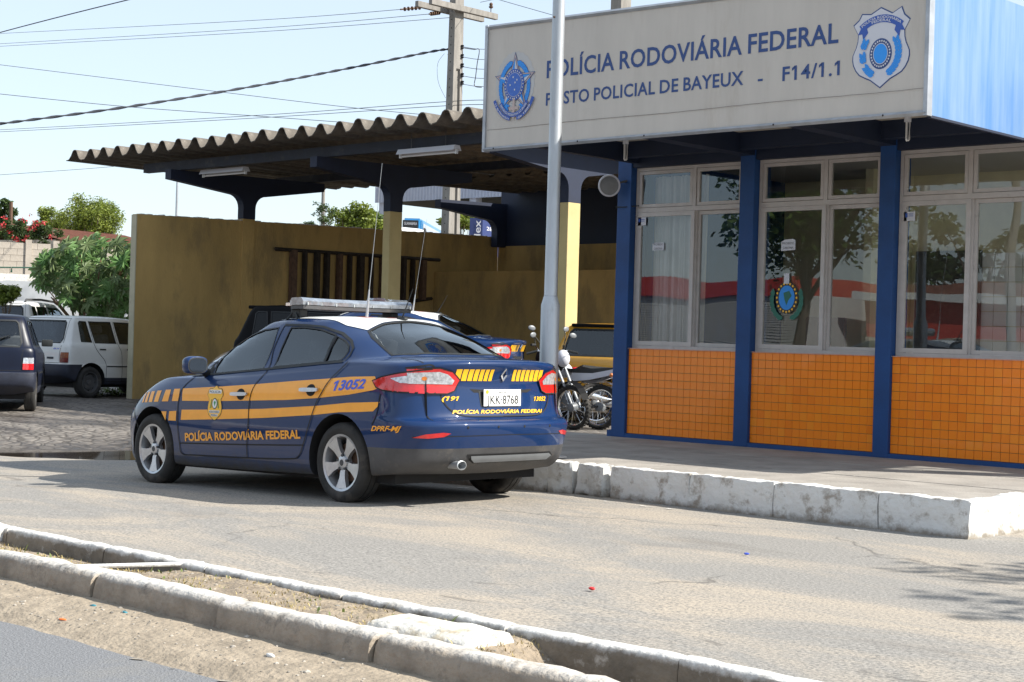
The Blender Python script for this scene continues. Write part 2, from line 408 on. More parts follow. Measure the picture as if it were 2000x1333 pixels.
def make_wheel(parent, loc, side, R=.315, W=.205, rim_r=.222, style='alloy', name='wheel'):
    """axis along Y, outside faces side*+Y"""
    w = bpy.data.objects.new(name, None); COL.objects.link(w); w.parent = parent; w.location = loc; w.empty_display_size = .1
    Mx = Matrix.Rotation(-pi/2 if side > 0 else pi/2, 4, 'X'); h = W/2
    bm = BM()
    lathe(bm, [(rim_r-.012, -h*.8), (rim_r+.02, -h*.98), (R*.86, -h), (R*.965, -h*.86), (R, -h*.62), (R, -h*.30), (R-.007, -h*.28), (R-.007, -h*.22), (R, -h*.2),
               (R, h*.2), (R-.007, h*.22), (R-.007, h*.28), (R, h*.30), (R, h*.62), (R*.965, h*.86), (R*.86, h), (R*.83, h*1.0), (rim_r+.02, h*.98), (rim_r-.004, h*.86), (rim_r-.012, h*.5)], Mx, 56)
    obj('tyre', bm, M['tyre'], w, smooth=50)
    bm = BM()   # barrel and lip
    lathe(bm, [(rim_r-.03, -h*.6), (rim_r-.035, h*.1), (rim_r-.026, h*.55), (rim_r-.017, h*.84), (rim_r+.001, h*.9), (rim_r+.003, h*.8), (rim_r-.012, h*.55)], Mx, 56)
    if style == 'alloy':
        n5 = 5
        for k in range(n5):
            a0 = 2*pi*k/n5 + pi/2
            prof = [(.028, .040), (.028, .075), (.034, .12), (.052, .168), (.066, rim_r-.02), (-.066, rim_r-.02), (-.052, .168), (-.034, .12), (-.028, .075), (-.028, .040)]
            for sgn in (1,):
                pts2 = [(t*cos(a0+pi/2)+r*cos(a0), t*sin(a0+pi/2)+r*sin(a0), r) for t, r in prof]
                zt = lambda r: h*.86-.018*(1-(r/rim_r)**2)-.012*(r < .05)
                tp = [bm.verts.new(Mx @ Vector((x, y, zt(r)))) for x, y, r in pts2]
                bt = [bm.verts.new(Mx @ Vector((x*1.0, y*1.0, zt(r)-.035))) for x, y, r in pts2]
                bm.faces.new(tp); bm.faces.new(bt[::-1])
                for i in range(len(tp)):
                    j = (i+1) % len(tp); bm.faces.new((tp[i], bt[i], bt[j], tp[j]))
        lathe(bm, [(0, h*.80), (.030, h*.80), (.052, h*.74), (.060, h*.5), (.06, h*.2)], Mx, 28)
        bmesh.ops.recalc_face_normals(bm, faces=bm.faces[:])
        r_ = obj('rim', bm, M['alloy'], w, smooth=35)
        bm = BM()
        lathe(bm, [(0, h*.83), (.022, h*.83), (.026, h*.79)], Mx, 20)
        for k in range(5):
            a = 2*pi*k/5+pi/2+pi/5; T = Mx @ Matrix.Translation((.056*cos(a), .056*sin(a), 0)); lathe(bm, [(0, h*.80), (.0105, h*.80), (.0105, h*.55)], T, 10)
        obj('hub_cap', bm, M['dkplastic'], w, smooth=35)
        bm = BM(); lathe(bm, [(0, h*.12), (.15, h*.12), (.15, 0)], Mx, 32); obj('brake_disc', bm, M['rust'], w, smooth=35)
        bm = BM(); lathe(bm, [(0, -h*.3), (rim_r-.03, -h*.3)], Mx, 32); obj('wheel_backing', bm, M['gap'], w)
    else:
        lathe(bm, [(rim_r-.03, h*.4), (.14, h*.30), (.125, h*.52), (.08, h*.60), (.055, h*.45), (.05, h*.62), (.03, h*.68), (0, h*.68)], Mx, 40)
        bmesh.ops.recalc_face_normals(bm, faces=bm.faces[:])
        obj('rim', bm, M['rust'] if style == 'rust' else M['dkplastic'], w, smooth=35)
        bm = BM()
        for k in range(8):
            a = 2*pi*k/8; T = Mx @ Matrix.Translation((.15*cos(a), .15*sin(a), 0)); lathe(bm, [(0, h*.37), (.014, h*.37), (.016, h*.30)], T, 8)
        obj('rim_slot', bm, M['gap'], w)
    return w

def seat(bm, x, y):
    box(bm, (x-.25, y-.24, .42), (x+.27, y+.24, .60), .05)
    T = Matrix.Translation((x-.25, y, .55)) @ Matrix.Rotation(radians(-14), 4, 'Y')
    box(bm, (-.07, -.24, 0), (.07, .24, .58), .05, T); box(bm, (-.05, -.13, .60), (.05, .13, .76), .04, T)

# ------------------------------------------------------------------ the four-door saloon
def saloon_loops():
    S = car_loop
    tp = ((0, .985), (.15, 1), (.6, 1), (.8, .985), (1, .93))
    tb = ((0, 1.0), (.25, 1.0), (.62, 1.0), (1, .93))
    L = [
     [(p[0], p[1]*.6, .24) for p in S(.3, 4.35, .74, [(.3, .24), (4.3, .22)])],
     S(.20, 4.44, .85, [(.2, .285), (.6, .235), (1.2, .205), (3.6, .19), (4.4, .19)], .45, .6, 3.2, 2.6, tp),
     S(.095, 4.54, .888, [(.1, .36), (.7, .30), (1.2, .25), (3.6, .24), (4.5, .28)], .5, .75, 3.2, 2.5, tp),
     S(.05, 4.58, .900, [(.05, .455), (.7, .43), (1.2, .34), (3.6, .33), (4.5, .38)], .5, .8, 3.0, 2.4, tp),
     S(.015, 4.60, .905, [(0, .55), (.7, .52), (1.3, .46), (3.6, .45), (4.5, .48)], .5, .82, 2.9, 2.4, tp),
     S(.0, 4.60, .908, [(0, .625), (.7, .60), (1.3, .56), (3.6, .55), (4.5, .56)], .5, .84, 2.9, 2.4, tp),
     S(.022, 4.59, .908, [(0, .655), (.7, .645), (1.3, .64), (3.6, .62), (4.5, .60)], .5, .86, 2.9, 2.4, tp),
     S(.095, 4.575, .906, [(0, .675), (.7, .70), (1.3, .72), (3.6, .68), (4.5, .64)], .5, .88, 2.9, 2.35, tp),
     S(.125, 4.53, .902, [(0, .80), (.7, .80), (1.3, .81), (3.6, .76), (4.4, .69)], .5, .9, 2.9, 2.3, tp),
     S(.130, 4.47, .896, [(0, .93), (.7, .90), (1.3, .885), (3.6, .83), (4.3, .745)], .5, .92, 2.8, 2.25, tp),
     S(.105, 4.40, .880, [(0, 1.03), (.7, .985), (1.3, .94), (3.0, .90), (3.7, .875), (4.25, .80)], .52, .95, 2.7, 2.2, tp),
     S(.07, 4.30, .855, [(0, 1.098), (.7, 1.045), (1.3, .995), (3.0, .935), (3.6, .925), (4.2, .85)], .55, .95, 2.6, 2.2, tp),
     S(.085, 4.20, .838, [(0, 1.122), (.7, 1.075), (1.3, 1.035), (3.0, .955), (3.5, .955), (4.1, .885)], .58, .95, 2.5, 2.2, tp),
     S(.36, 3.80, .822, [(.3, 1.148), (.8, 1.105), (1.2, 1.07), (2.9, .972), (3.3, .975), (3.8, .975)], .60, .75, 2.5, 2.2, tb),
     S(.555, 3.50, .806, [(.5, 1.163), (.9, 1.125), (1.2, 1.092), (2.0, 1.045), (2.93, .990), (3.25, .99), (3.5, 1.015)], .62, .62, 2.6, 2.3, tb),
     S(.60, 3.44, .785, [(.55, 1.185), (.9, 1.150), (1.2, 1.12), (2.0, 1.075), (2.9, 1.03), (3.2, 1.03), (3.45, 1.045)], .62, .62, 2.6, 2.3, tb),
     S(.87, 3.08, .714, [(.85, 1.315), (1.2, 1.28), (2.0, 1.25), (2.8, 1.23), (3.1, 1.235)], .62, .60, 2.6, 2.4, tb),
     S(1.17, 2.68, .640, [(1.1, 1.425), (1.5, 1.40), (2.0, 1.412), (2.4, 1.395), (2.7, 1.385)], .58, .50, 2.6, 2.5, tb),
     S(1.23, 2.60, .600, [(1.2, 1.445), (1.5, 1.438), (2.0, 1.448), (2.35, 1.435), (2.6, 1.415)], .56, .48, 2.6, 2.5, tb),
     S(1.40, 2.45, .47, [(1.4, 1.466), (2.0, 1.476), (2.45, 1.452)], .5, .45, 2.5, 2.4, tb),
     S(1.65, 2.25, .22, [(1.6, 1.478), (2.0, 1.484), (2.3, 1.474)], .28, .28, 2.4, 2.4, tb),
     [(1.65+.6*i/18, 0.0, 1.482) for i in range(19)],
    ]
    return L
FRONT_GLASS = [(2.90, 1.000), (2.915, 1.06), (2.90, 1.140), (2.78, 1.235), (2.58, 1.318), (2.36, 1.365), (2.135, 1.382), (2.128, 1.22), (2.150, 1.038)]
REAR_GLASS = [(2.012, 1.058), (1.985, 1.22), (1.955, 1.380), (1.78, 1.380), (1.56, 1.360), (1.345, 1.312), (1.335, 1.2), (1.353, 1.100)]
QUARTER = [(1.315, 1.302), (1.20, 1.262), (1.130, 1.222), (1.100, 1.180), (1.108, 1.138), (1.135, 1.112), (1.325, 1.100)]
REARWIN = [(1.13, .50), (1.19, .3), (1.215, 0), (1.19, -.3), (1.13, -.50), (1.02, -.55), (.72, -.60), (.645, -.45), (.60, -.2), (.59, 0), (.60, .2), (.645, .45), (.72, .60), (1.02, .55)]
WINDSHIELD = [(2.72, 0), (2.70, .3), (2.64, .50), (2.80, .56), (3.15, .635), (3.30, .5), (3.36, .3), (3.39, 0), (3.36, -.3), (3.30, -.5), (3.15, -.635), (2.80, -.56), (2.64, -.50), (2.70, -.3)]
_sal = {}
def saloon_body():
    if _sal: return _sal['me'], _sal['bvh']
    bm = body_mesh(saloon_loops(), 120, 5)
    bmesh.ops.bisect_plane(bm, geom=bm.verts[:]+bm.edges[:]+bm.faces[:], plane_co=(0, 0, .452), plane_no=(0, 0, 1))
    bvh = BVHTree.FromBMesh(bm)
    me = bpy.data.meshes.new('body'); bm.to_mesh(me); bm.free()
    for q in ('navy', 'gap', 'dkplastic'): me.materials.append(M[q])
    cuts = [wheel_cut(x, .315+dz, .372, y0, y1) for x, dz in ((1.01, .01), (3.71, .01)) for y0, y1 in ((.60, 1.1), (-1.1, -.60))]
    cuts.append(side_prism([(1.15, .5), (1.12, 1.10), (1.45, 1.33), (2.0, 1.385), (2.45, 1.375), (2.85, 1.16), (2.98, 1.0), (3.05, .5)], -.585, .585))
    for g in (FRONT_GLASS, REAR_GLASS, QUARTER): cuts.append(side_prism(g, -1.2, 1.2))
    cuts.append(top_prism(REARWIN, .98, 2)); cuts.append(top_prism(WINDSHIELD, .8, 2))
    me = bool_cut(me, cuts)
    for p in me.polygons:
        c = p.center
        if p.material_index == 0 and c.z < .452 and c.x < .75: p.material_index = 2
    me.polygons.foreach_set('use_smooth', [True]*len(me.polygons)); me.set_sharp_from_angle(angle=radians(32))
    _sal['me'] = me; _sal['bvh'] = bvh
    return me, bvh

def side_geo(parts, s):  # identical on both flanks
    return parts
def make_saloon(root, number, front_plate=True, stripes=True, lightbar=True):
    me, bvh = saloon_body()
    body = mobj('body', me, None, root)
    # glass
    for s in ('y+', 'y-'):
        for g in (FRONT_GLASS, REAR_GLASS, QUARTER):
            decal('window_glass', [scale2(g, .006)], s, bvh, M['carglass'], root, off=-.004, res=.08)
        fr = []
        tr_out = [(2.06, 1.030), (2.05, 1.412), (1.80, 1.406), (1.55, 1.388), (1.29, 1.330), (1.13, 1.268), (1.05, 1.205), (1.035, 1.150), (1.065, 1.096)]
        for g in (FRONT_GLASS, REAR_GLASS, QUARTER): fr += strip(scale2(g, .005), .013, True)
        fr += strip([(2.06, 1.408), (1.80, 1.402), (1.55, 1.384), (1.29, 1.326), (1.14, 1.264), (1.065, 1.205), (1.052, 1.150), (1.080, 1.100), (1.35, 1.085), (2.05, 1.040), (2.95, .985), (3.22, .975)], .017)
        fr += [[(1.318, 1.10), (1.345, 1.10), (1.345, 1.315), (1.318, 1.305)]]
        decal('window_trim', fr, s, bvh, M['black'], root, off=.0025, res=.06)
        tri = [(3.20, .985), (2.925, .995), (2.935, 1.14)]
        decal('mirror_base_panel', [tri], s, bvh, M['gap'], root, off=.002, res=.06)
        # door and panel gaps
        k_ = 0
        for ln in ([(3.124, .962), (3.202, .88), (3.253, .80), (3.272, .683), (3.262, .49), (3.240, .387), (3.201, .293), (2.977, .290), (2.227, .300), (1.645, .318), (1.511, .345), (1.446, .441), (1.361, .618), (1.288, .767), (1.214, .862), (1.13, .969), (1.02, 1.07), (1.0, 1.10)],
                   [(2.06, 1.41), (2.098, 1.2), (2.07, 1.04), (2.133, .918), (2.185, .791), (2.197, .594), (2.217, .411), (2.215, .300)],
                   [(3.24, .385), (2.217, .41), (1.45, .435)], [(3.95, .50), (4.05, .62), (4.10, .70)], [(.60, .62), (.55, .70), (.52, .86)]):
            decal('panel_gap', strip(smooth2(ln, 4, False), .0105), s, bvh, M['gap'], root, off=.0032, res=.035)
        # roof channel
        # stripes
        if stripes:
            sq = []
            topz = [(3.215, .862), (2.6, .888), (2.154, .911), (1.6, .945), (1.203, .966), (.9, .984), (.60, .990)]
            botz = [(.535, .905), (.60, .885), (.9, .845), (1.3, .812), (1.7, .79), (2.187, .776), (2.7, .762), (3.21, .755)]
            sq.append(topz+botz)
            sq.append([(3.208, .677), (2.6, .692), (2.0, .712), (1.275, .752), (.9, .783), (.52, .797), (.545, .760), (.59, .725), (.75, .716), (1.0, .708), (1.306, .680), (2.0, .637), (2.7, .607), (3.219, .588)])
            fs = [(3.255, 3.322+.015, 3.265), ]
            for (a, b, c, d) in ((3.258, 3.352, 3.266, 3.374), (3.403, 3.490, 3.436, 3.540), (3.560, 3.636, 3.603, 3.675), (3.685, 3.752, 3.708, 3.772), (3.784, 3.828, 3.802, 3.855), (3.862, 3.893, 3.880, 3.908)):
                z1 = .860-(a-3.25)*.065; z2 = .752-(a-3.25)*.04; sq.append([(a, z1), (b, z1-.003), (d, z2-.003), (c, z2)])
            sq += [[(3.292, .665), (3.408, .659), (3.420, .578), (3.297, .578)], [(3.452, .657), (3.540, .655), (3.468, .576)]]
            decal('amber_stripe', sq, s, bvh, M['amber'], root, off=.0020, res=.03)
        # writing
        fl = (lambda q: q) if s == 'y+' else (lambda q: [q[1], q[0], q[3], q[2]])
        def wr(nm, txt, q, m, bold=.012, shear=0, off=.0046):
            vs, fs_ = text_geo(txt, bold, shear); mp = quadmap(fl(q)); decal(nm, [([mp(v.x, v.y) for v in vs], fs_)], s, bvh, m, root, off=off, res=.05, smooth=False)
        if stripes:
            wr('side_lettering', 'POLÍCIA RODOVIÁRIA FEDERAL', [(3.148, .407), (1.484, .489), (1.490, .552), (3.150, .472)], M['amber'], .035)
            wr('fleet_number', number, [(1.085, .876), (.700, .899), (.695, .966), (1.087, .948)], M['bluetext'], .035, .25)
            wr('bumper_lettering', 'DPRF-MJ', [(.605, .577), (.292, .583), (.285, .619), (.604, .613)], M['amber'], .03, .3)
            # door badge
            def bq(pts, c=(2.69, .748), sx=.118, sz=.142): return [(c[0]-p[0]*sx*(1 if s == 'y+' else -1), c[1]+p[1]*sz) for p in pts]
            sh = [(-.75, .80), (-.35, .84), (0, 1.0), (.35, .84), (.75, .80), (.95, .45), (.72, .2), (.85, -.2), (.8, -.6), (.45, -.85), (0, -1.02), (-.45, -.85), (-.8, -.6), (-.85, -.2), (-.72, .2), (-.95, .45)]
            sh = smooth2(sh, 3)
            decal('door_badge', [bq([(a*1.06, b*1.04) for a, b in sh])], s, bvh, M['ink'], root, off=.0040, res=.04)
            decal('badge_face', [bq(sh)], s, bvh, M['yellow_film'], root, off=.0050, res=.04)
            el = lambda a, b, cy: [(a*cos(t*pi/12), cy+b*sin(t*pi/12)) for t in range(24)]
            decal('badge_ring', [bq(el(.34, .33, -.05)), ], s, bvh, M['ink'], root, off=.0060, res=.05)
            decal('badge_disc', [bq(el(.27, .27, -.05)), bq([(-.78, .55), (.78, .55), (.78, .76), (-.78, .76)]), bq([(-.62, -.62), (.62, -.62), (.68, -.46), (-.68, -.46)]), bq([(-.4, -.82), (.4, -.82), (.46, -.68), (-.46, -.68)])], s, bvh, M['white_film'], root, off=.0070, res=.05)
            g = mat('map_green', (.05, .25, .08), .5) if 'mapg' not in M else M['mapg']; M['mapg'] = g
            decal('badge_map', [bq([(-.12, .05), (.05, .12), (.17, .03), (.08, -.1), (.02, -.22), (-.06, -.1)]), bq([(-.55, -.35), (-.42, .2), (-.36, .2), (-.42, -.3)]), bq([(.55, -.35), (.42, .2), (.36, .2), (.42, -.3)])], s, bvh, g, root, off=.0080, res=.05)
            for tx, qa in (('POLICIA', [(-.7, .58), (.7, .58), (.7, .72), (-.7, .72)]), ('RODOVIARIA', [(-.6, -.6), (.6, -.6), (.6, -.49), (-.6, -.49)]), ('FEDERAL', [(-.38, -.8), (.38, -.8), (.38, -.7), (-.38, -.7)])):
                vs, fs_ = text_geo(tx, .01); q = bq(qa); mp = quadmap(q); decal('badge_lettering', [([mp(v.x, v.y) for v in vs], fs_)], s, bvh, M['ink'], root, off=.0085, res=None, smooth=False)
        # handles
        sg = 1 if s == 'y+' else -1
        for x, z in ((2.32, .826), (1.37, .874)):
            h_ = decal('door_handle', [smooth2([(x-.115, z-.0+.004), (x-.105, z+.015), (x, z+.017), (x+.105, z+.013), (x+.115, z), (x+.105, z-.012), (x, z-.014), (x-.105, z-.009)], 3)], s, bvh, M['alloy'], root, off=.018, res=.03, thick=.016)
            decal('handle_recess', [[(x+.062*cos(t*pi/8), z+.048*sin(t*pi/8)) for t in range(16)]], s, bvh, M['gap'], h_, off=.0030, res=.03)
        # mirror
        mb = BM(); Mt = Matrix.Translation((2.93, sg*.955, 1.065))
        bmesh.ops.create_uvsphere(mb, u_segments=20, v_segments=12, radius=1)
        for v in mb.verts:
            v.co.x *= .085; v.co.y = math.copysign(abs(v.co.y)**.6, v.co.y)*.112; v.co.z = math.copysign(abs(v.co.z)**.6, v.co.z)*.080
            if v.co.x < -.045: v.co.x = -.045
            v.co.z *= 1.0 if v.co.z > 0 else .95
            v.co = Mt @ v.co
        mr = obj('wing_mirror', mb, M['navy'], root, smooth=50)
        mb = BM(); pts = [(cos(t*pi/10), sin(t*pi/10)) for t in range(20)]
        for R_, xx, mm, nm in ((1.0, -.0465, 'black', 'mirror_rim'), (.90, -.049, 'chrome', 'mirror_glass')):
            b2 = BM(); b2.faces.new([b2.verts.new(Mt @ Vector((xx, .098*R_*math.copysign(abs(a)**.7, a), .068*R_*math.copysign(abs(b)**.7, b)))) for a, b in pts]); obj(nm, b2, M[mm], mr)
        b2 = BM(); tube(b2, [(2.98, sg*.80, 1.0), (2.95, sg*.87, 1.03), (2.95, sg*.92, 1.04)], [.04, .028, .03], 10); obj('mirror_stalk', b2, M['black'], mr, smooth=True)
    # rear and front screens
    decal('rear_window', [scale2(REARWIN, .008)], 'z+', bvh, M['carglass'], root, off=-.004, res=.08)
    decal('rear_window_seal', strip(scale2(REARWIN, .008), .022, True), 'z+', bvh, M['black'], root, off=.002, res=.08)
    decal('windscreen', [scale2(WINDSHIELD, .008)], 'z+', bvh, M['carglass'], root, off=-.004, res=.08)
    decal('windscreen_seal', strip(scale2(WINDSHIELD, .008), .02, True), 'z+', bvh, M['black'], root, off=.002, res=.08)
    # white roof with faded red bands
    rp = [(1.155, .50), (1.215, .3), (1.24, 0), (1.215, -.3), (1.155, -.50), (1.35, -.555), (1.7, -.565), (2.2, -.56), (2.55, -.50), (2.62, -.3), (2.65, 0), (2.62, .3), (2.55, .50), (2.2, .56), (1.7, .565), (1.35, .555)]
    wr_ = decal('white_roof_panel', [rp], 'z+', bvh, M['white_film'], root, off=.0045, res=.045)
    for x, y in ((1.42, .30), (1.45, .02), (1.48, -.22), (1.85, .34), (1.88, .02), (1.9, -.24)): decal('roof_marking', [[(x, y), (x+.10, y+.02), (x+.16, y-.16), (x+.06, y-.18)]], 'z+', bvh, M['red_film'], wr_, off=.0062, res=.05)
    # trunk lid gaps, rear lamps, plate recess, writing
    tg = []
    for sg in (1, -1):
        tg += strip(smooth2([(sg*.80, 1.055), (sg*.70, 1.075), (sg*.655, 1.078), (sg*.635, 1.045), (sg*.60, .95), (sg*.575, .84), (sg*.53, .76), (sg*.44, .705), (sg*.30, .690), (0, .688)], 4, False), .0105)
    decal('bumper_seam', strip([(.83, .54), (.6, .545), (0, .55), (-.6, .545), (-.83, .54)], .006), 'x-', bvh, M['gap'], root, off=.0012, res=.05)
    decal('boot_lid_gap', tg, 'x-', bvh, M['gap'], root, off=.0012, res=.05)
    for sg in (1, -1): decal('boot_shut_line', strip(smooth2([(.60, sg*.63), (.45, sg*.665), (.25, sg*.70), (.14, sg*.69)], 3, False), .009), 'z+', bvh, M['gap'], root, off=.0015, res=.05)
    for sg in (1, -1):
        out = [(sg*.425, .970), (sg*.50, 1.035), (sg*.60, 1.060), (sg*.72, 1.045), (sg*.84, 1.005), (sg*.885, .970), (sg*.893, .93), (sg*.88, .895), (sg*.82, .872), (sg*.70, .862), (sg*.53, .862), (sg*.47, .885)]
        # the lamp wraps onto the flank: outline in (x, z) on the side, in (y, z) on the back
        ax = 'y+' if sg > 0 else 'y-'
        so_ = [(.612, .955), (.56, .905), (.50, .886), (.35, .872), (.20, .868), (.20, 1.052), (.30, 1.030), (.42, 1.005), (.52, .985)]
        bo_ = [(sg*.425, .970), (sg*.50, 1.035), (sg*.60, 1.060), (sg*.795, 1.052), (sg*.795, .868), (sg*.70, .862), (sg*.53, .862), (sg*.47, .885)]
        lamp = decal('tail_lamp', [bo_], 'x-', bvh, M['redlens'], root, off=.012, res=.03)
        decal('lamp_rim', strip(bo_[5:]+bo_[:4], .010), 'x-', bvh, M['gap'], lamp, off=.0125, res=.04)
        decal('side_lens', [so_], ax, bvh, M['redlens'], lamp, off=.012, res=.03)
        decal('lamp_rim', strip([so_[k] for k in (4, 3, 2, 1, 0, 8, 7, 6, 5)], .010), ax, bvh, M['gap'], lamp, off=.0125, res=.04)
        decal('reversing_lens', [[(sg*.475, .966), (sg*.53, 1.010), (sg*.60, 1.032), (sg*.795, 1.018), (sg*.795, .938), (sg*.49, .934)]], 'x-', bvh, M['clearlens'], lamp, off=.0150, res=.04)
        decal('side_clear_lens', [[(.43, .975), (.36, .942), (.20, .938), (.20, 1.020), (.30, 1.000)]], ax, bvh, M['clearlens'], lamp, off=.0150, res=.04)
        decal('bulb', [[(sg*(.70+.018*cos(t*pi/6)), .978+.016*sin(t*pi/6)) for t in range(12)]], 'x-', bvh, M['amberlens'], lamp, off=.0165, res=None)
        decal('rear_reflector', [[(sg*.58, .568), (sg*.64, .575), (sg*.76, .562), (sg*.83, .535), (sg*.74, .530), (sg*.63, .542)]], 'x-', bvh, M['redlens'], root, off=.004, res=.05)
        for y in ((.44, .14)): 
            bmk = BM(); loc = bvh.ray_cast(Vector((-5, sg*y*1.0, .612)), Vector((1, 0, 0)))[0]
            lathe(bmk, [(0, .004), (.009, .003), (.011, 0)], Matrix.Translation(loc) @ Matrix.Rotation(-pi/2, 4, 'Y'), 12); obj('parking_sensor', bmk, M['gap'], root)
        # yellow blocks on the boot lid edge
        if stripes:
            bl = []
            for k in range(7):
                a = .105+k*.046+.002*k*k*.5; w = .034+.0025*k
                bl.append([(sg*(a), 1.052), (sg*(a+w), 1.051), (sg*(a+w+.004), .962), (sg*(a+.004), .962)])
            decal('yellow_block', bl, 'x-', bvh, M['yellow_film'], root, off=.0028, res=.03)
    # plate recess as flat black decals, its shade painted on; plate proud
    rec = [(.32, .900), (.21, .895), (-.21, .895), (-.36, .900), (-.27, .86), (-.225, .765), (.225, .765), (.27, .86)]
    decal('plate_recess', [rec[:4]+[(-.30, .872), (.28, .872)]], 'x-', bvh, M['gap'], root, off=.0014, res=.05)
    decal('painted_recess_shade', [[(.215, .765), (.235, .885), (-.235, .885), (-.215, .765)]], 'x-', bvh, M['black'], root, off=.0020, res=.05)
    loc = bvh.ray_cast(Vector((-5, 0, .83)), Vector((1, 0, 0)))[0]; px = loc.x-.014
    pb = BM(); box(pb, (px-.004, -.20, .767), (px+.004, .20, .897), .0035); pl = obj('number_plate', pb, M['plate'], root)
    def on_plate(nm, txt, q, m, bold=0):
        vs, fs_ = text_geo(txt, bold); mp = quadmap(q); b3 = BM(); vv = [b3.verts.new((px-.0055, mp(v.x, v.y).x, mp(v.x, v.y).y)) for v in vs]
        for f in fs_: b3.faces.new([vv[i] for i in f])
        obj(nm, b3, m, pl)
    on_plate('plate_lettering', 'JKK·8768', [(.165, .785), (-.17, .785), (-.17, .850), (.165, .850)], M['ink'], .008)
    on_plate('plate_city', 'BRASIL', [(.04, .866), (-.045, .866), (-.045, .878), (.04, .878)], M['ink'])
    b3 = BM(); lathe(b3, [(0, .001), (.016, .001)], Matrix.Translation((px-.005, .165, .878)) @ Matrix.Rotation(-pi/2, 4, 'Y'), 12); obj('plate_seal', b3, M['amber'], pl)
    if stripes:
        def rt(nm, txt, q, bold=.03, shear=.3):
            vs, fs_ = text_geo(txt, bold, shear); mp = quadmap(q); decal(nm, [([mp(v.x, v.y) for v in vs], fs_)], 'x-', bvh, M['yellow_film'], root, off=.0045, res=.05, smooth=False)
        rt('boot_lettering', 'POLÍCIA RODOVIÁRIA FEDERAL', [(.500, .712), (-.475, .712), (-.475, .738), (.500, .738)])
        rt('phone_number', '(191', [(.575, .812), (.425, .812), (.425, .843), (.575, .843)])
        rt('fleet_number', number, [(-.375, .806), (-.53, .806), (-.53, .838), (-.375, .838)])
    # lozenge badge
    lz = BM(); 
    for (a, b) in (((0, .058), (.026, 0)), ((.026, 0), (0, -.058)), ((0, -.058), (-.026, 0)), ((-.026, 0), (0, .058))):
        p0 = bvh.ray_cast(Vector((-5, a[0]*1.0-.01, 1.010+a[1]*.8)), Vector((1, 0, 0)))[0]; p1 = bvh.ray_cast(Vector((-5, b[0]*1.0-.01, 1.010+b[1]*.8)), Vector((1, 0, 0)))[0]
        tube(lz, [p0+Vector((-.006, 0, 0)), p1+Vector((-.006, 0, 0))], .0075, 6)
    obj('emblem', lz, M['chrome'], root, smooth=True)
    # rear valance insert and exhaust
    decal('valance_insert', [[(.36, .395), (-.50, .395), (-.545, .375), (-.50, .345), (.30, .345), (.345, .37)]], 'x-', bvh, M['greyplastic'], root, off=.012, res=.05)
    decal('valance_slot', [[(.40, .405), (-.52, .405), (-.57, .375), (-.52, .335), (.30, .335), (.36, .36)]], 'x-', bvh, M['gap'], root, off=.004, res=.05)
    eb = BM(); T = Matrix.Translation((.16, .47, .325)) @ Matrix.Rotation(-pi/2, 4, 'Y') @ Matrix.Diagonal((1, 1.35, 1, 1))
    lathe(eb, [(.026, -.2), (.032, .06), (.036, .10), (.031, .103), (.028, .02), (0, .0)], T, 24); obj('exhaust_pipe', eb, M['steel'], root, smooth=50)
    # headlamps, grille
    for sg in (1, -1):
        ax = 'y+' if sg > 0 else 'y-'
        decal('headlamp', [[(3.98, .83), (4.12, .855), (4.30, .80), (4.42, .72), (4.36, .68), (4.18, .72)]], ax, bvh, M['clearlens'], root, off=.004, res=.05)
    decal('front_grille', [[(.5, .34), (-.5, .34), (-.6, .5), (.6, .5)]], 'x+', bvh, M['gap'], root, off=.004, res=.08)
    bb = BM(); box(bb, (4.60, -.2, .50), (4.612, .2, .63)); obj('front_plate', bb, M['plate'], root)
    # cabin, floor
    cb = BM(); box(cb, (1.2, -.57, .50), (3.0, .57, .52)); box(cb, (2.72, -.60, .52), (2.98, .60, .97), .04); box(cb, (.75, -.56, 1.06), (1.5, .56, 1.09))
    obj('cabin_trim', cb, M['cabin'], root)
    sb = BM()
    for x, y in ((2.35, .34), (2.35, -.34), (1.55, .36), (1.55, -.36)): seat(sb, x, y)
    obj('seats', sb, M['seat'], root, smooth=40)
    st = BM(); T = Matrix.Translation((2.72, .34, .98)) @ Matrix.Rotation(radians(-65), 4, 'Y')
    tube(st, [T @ Vector((.18*cos(t*pi/12), .18*sin(t*pi/12), 0)) for t in range(25)], .014, 8); obj('steering_wheel', st, M['black'], root, smooth=True)
    ub = BM(); box(ub, (.5, -.75, .17), (4.2, .75, .26)); obj('underbody', ub, M['gap'], root)
    for x in (1.01, 3.71):
        for sg in (1, -1): make_wheel(root, (x, sg*.785, .315), sg)
    # antennas
    ab = BM(); tube(ab, [(1.30, .02, 1.46), (1.22, .02, 1.60), (1.16, .02, 1.71)], [.008, .004, .003], 8); box(ab, (1.24, .0, 1.455), (1.34, .04, 1.475), .008); obj('short_antenna', ab, M['black'], root)
    ab = BM(); a0 = Vector((1.62, .13, 1.475)); dr = Vector((-.125, .0, 1.0)).normalized()
    tube(ab, [a0, a0+dr*.14], [.013, .010], 10); tube(ab, [a0+dr*.14, a0+dr*.24], [.009, .006], 8); tube(ab, [a0+dr*.24, a0+dr*1.30+Vector((0, -.015, 0))], [.0028, .0018], 6)
    obj('whip_antenna', ab, M['steel'], root)
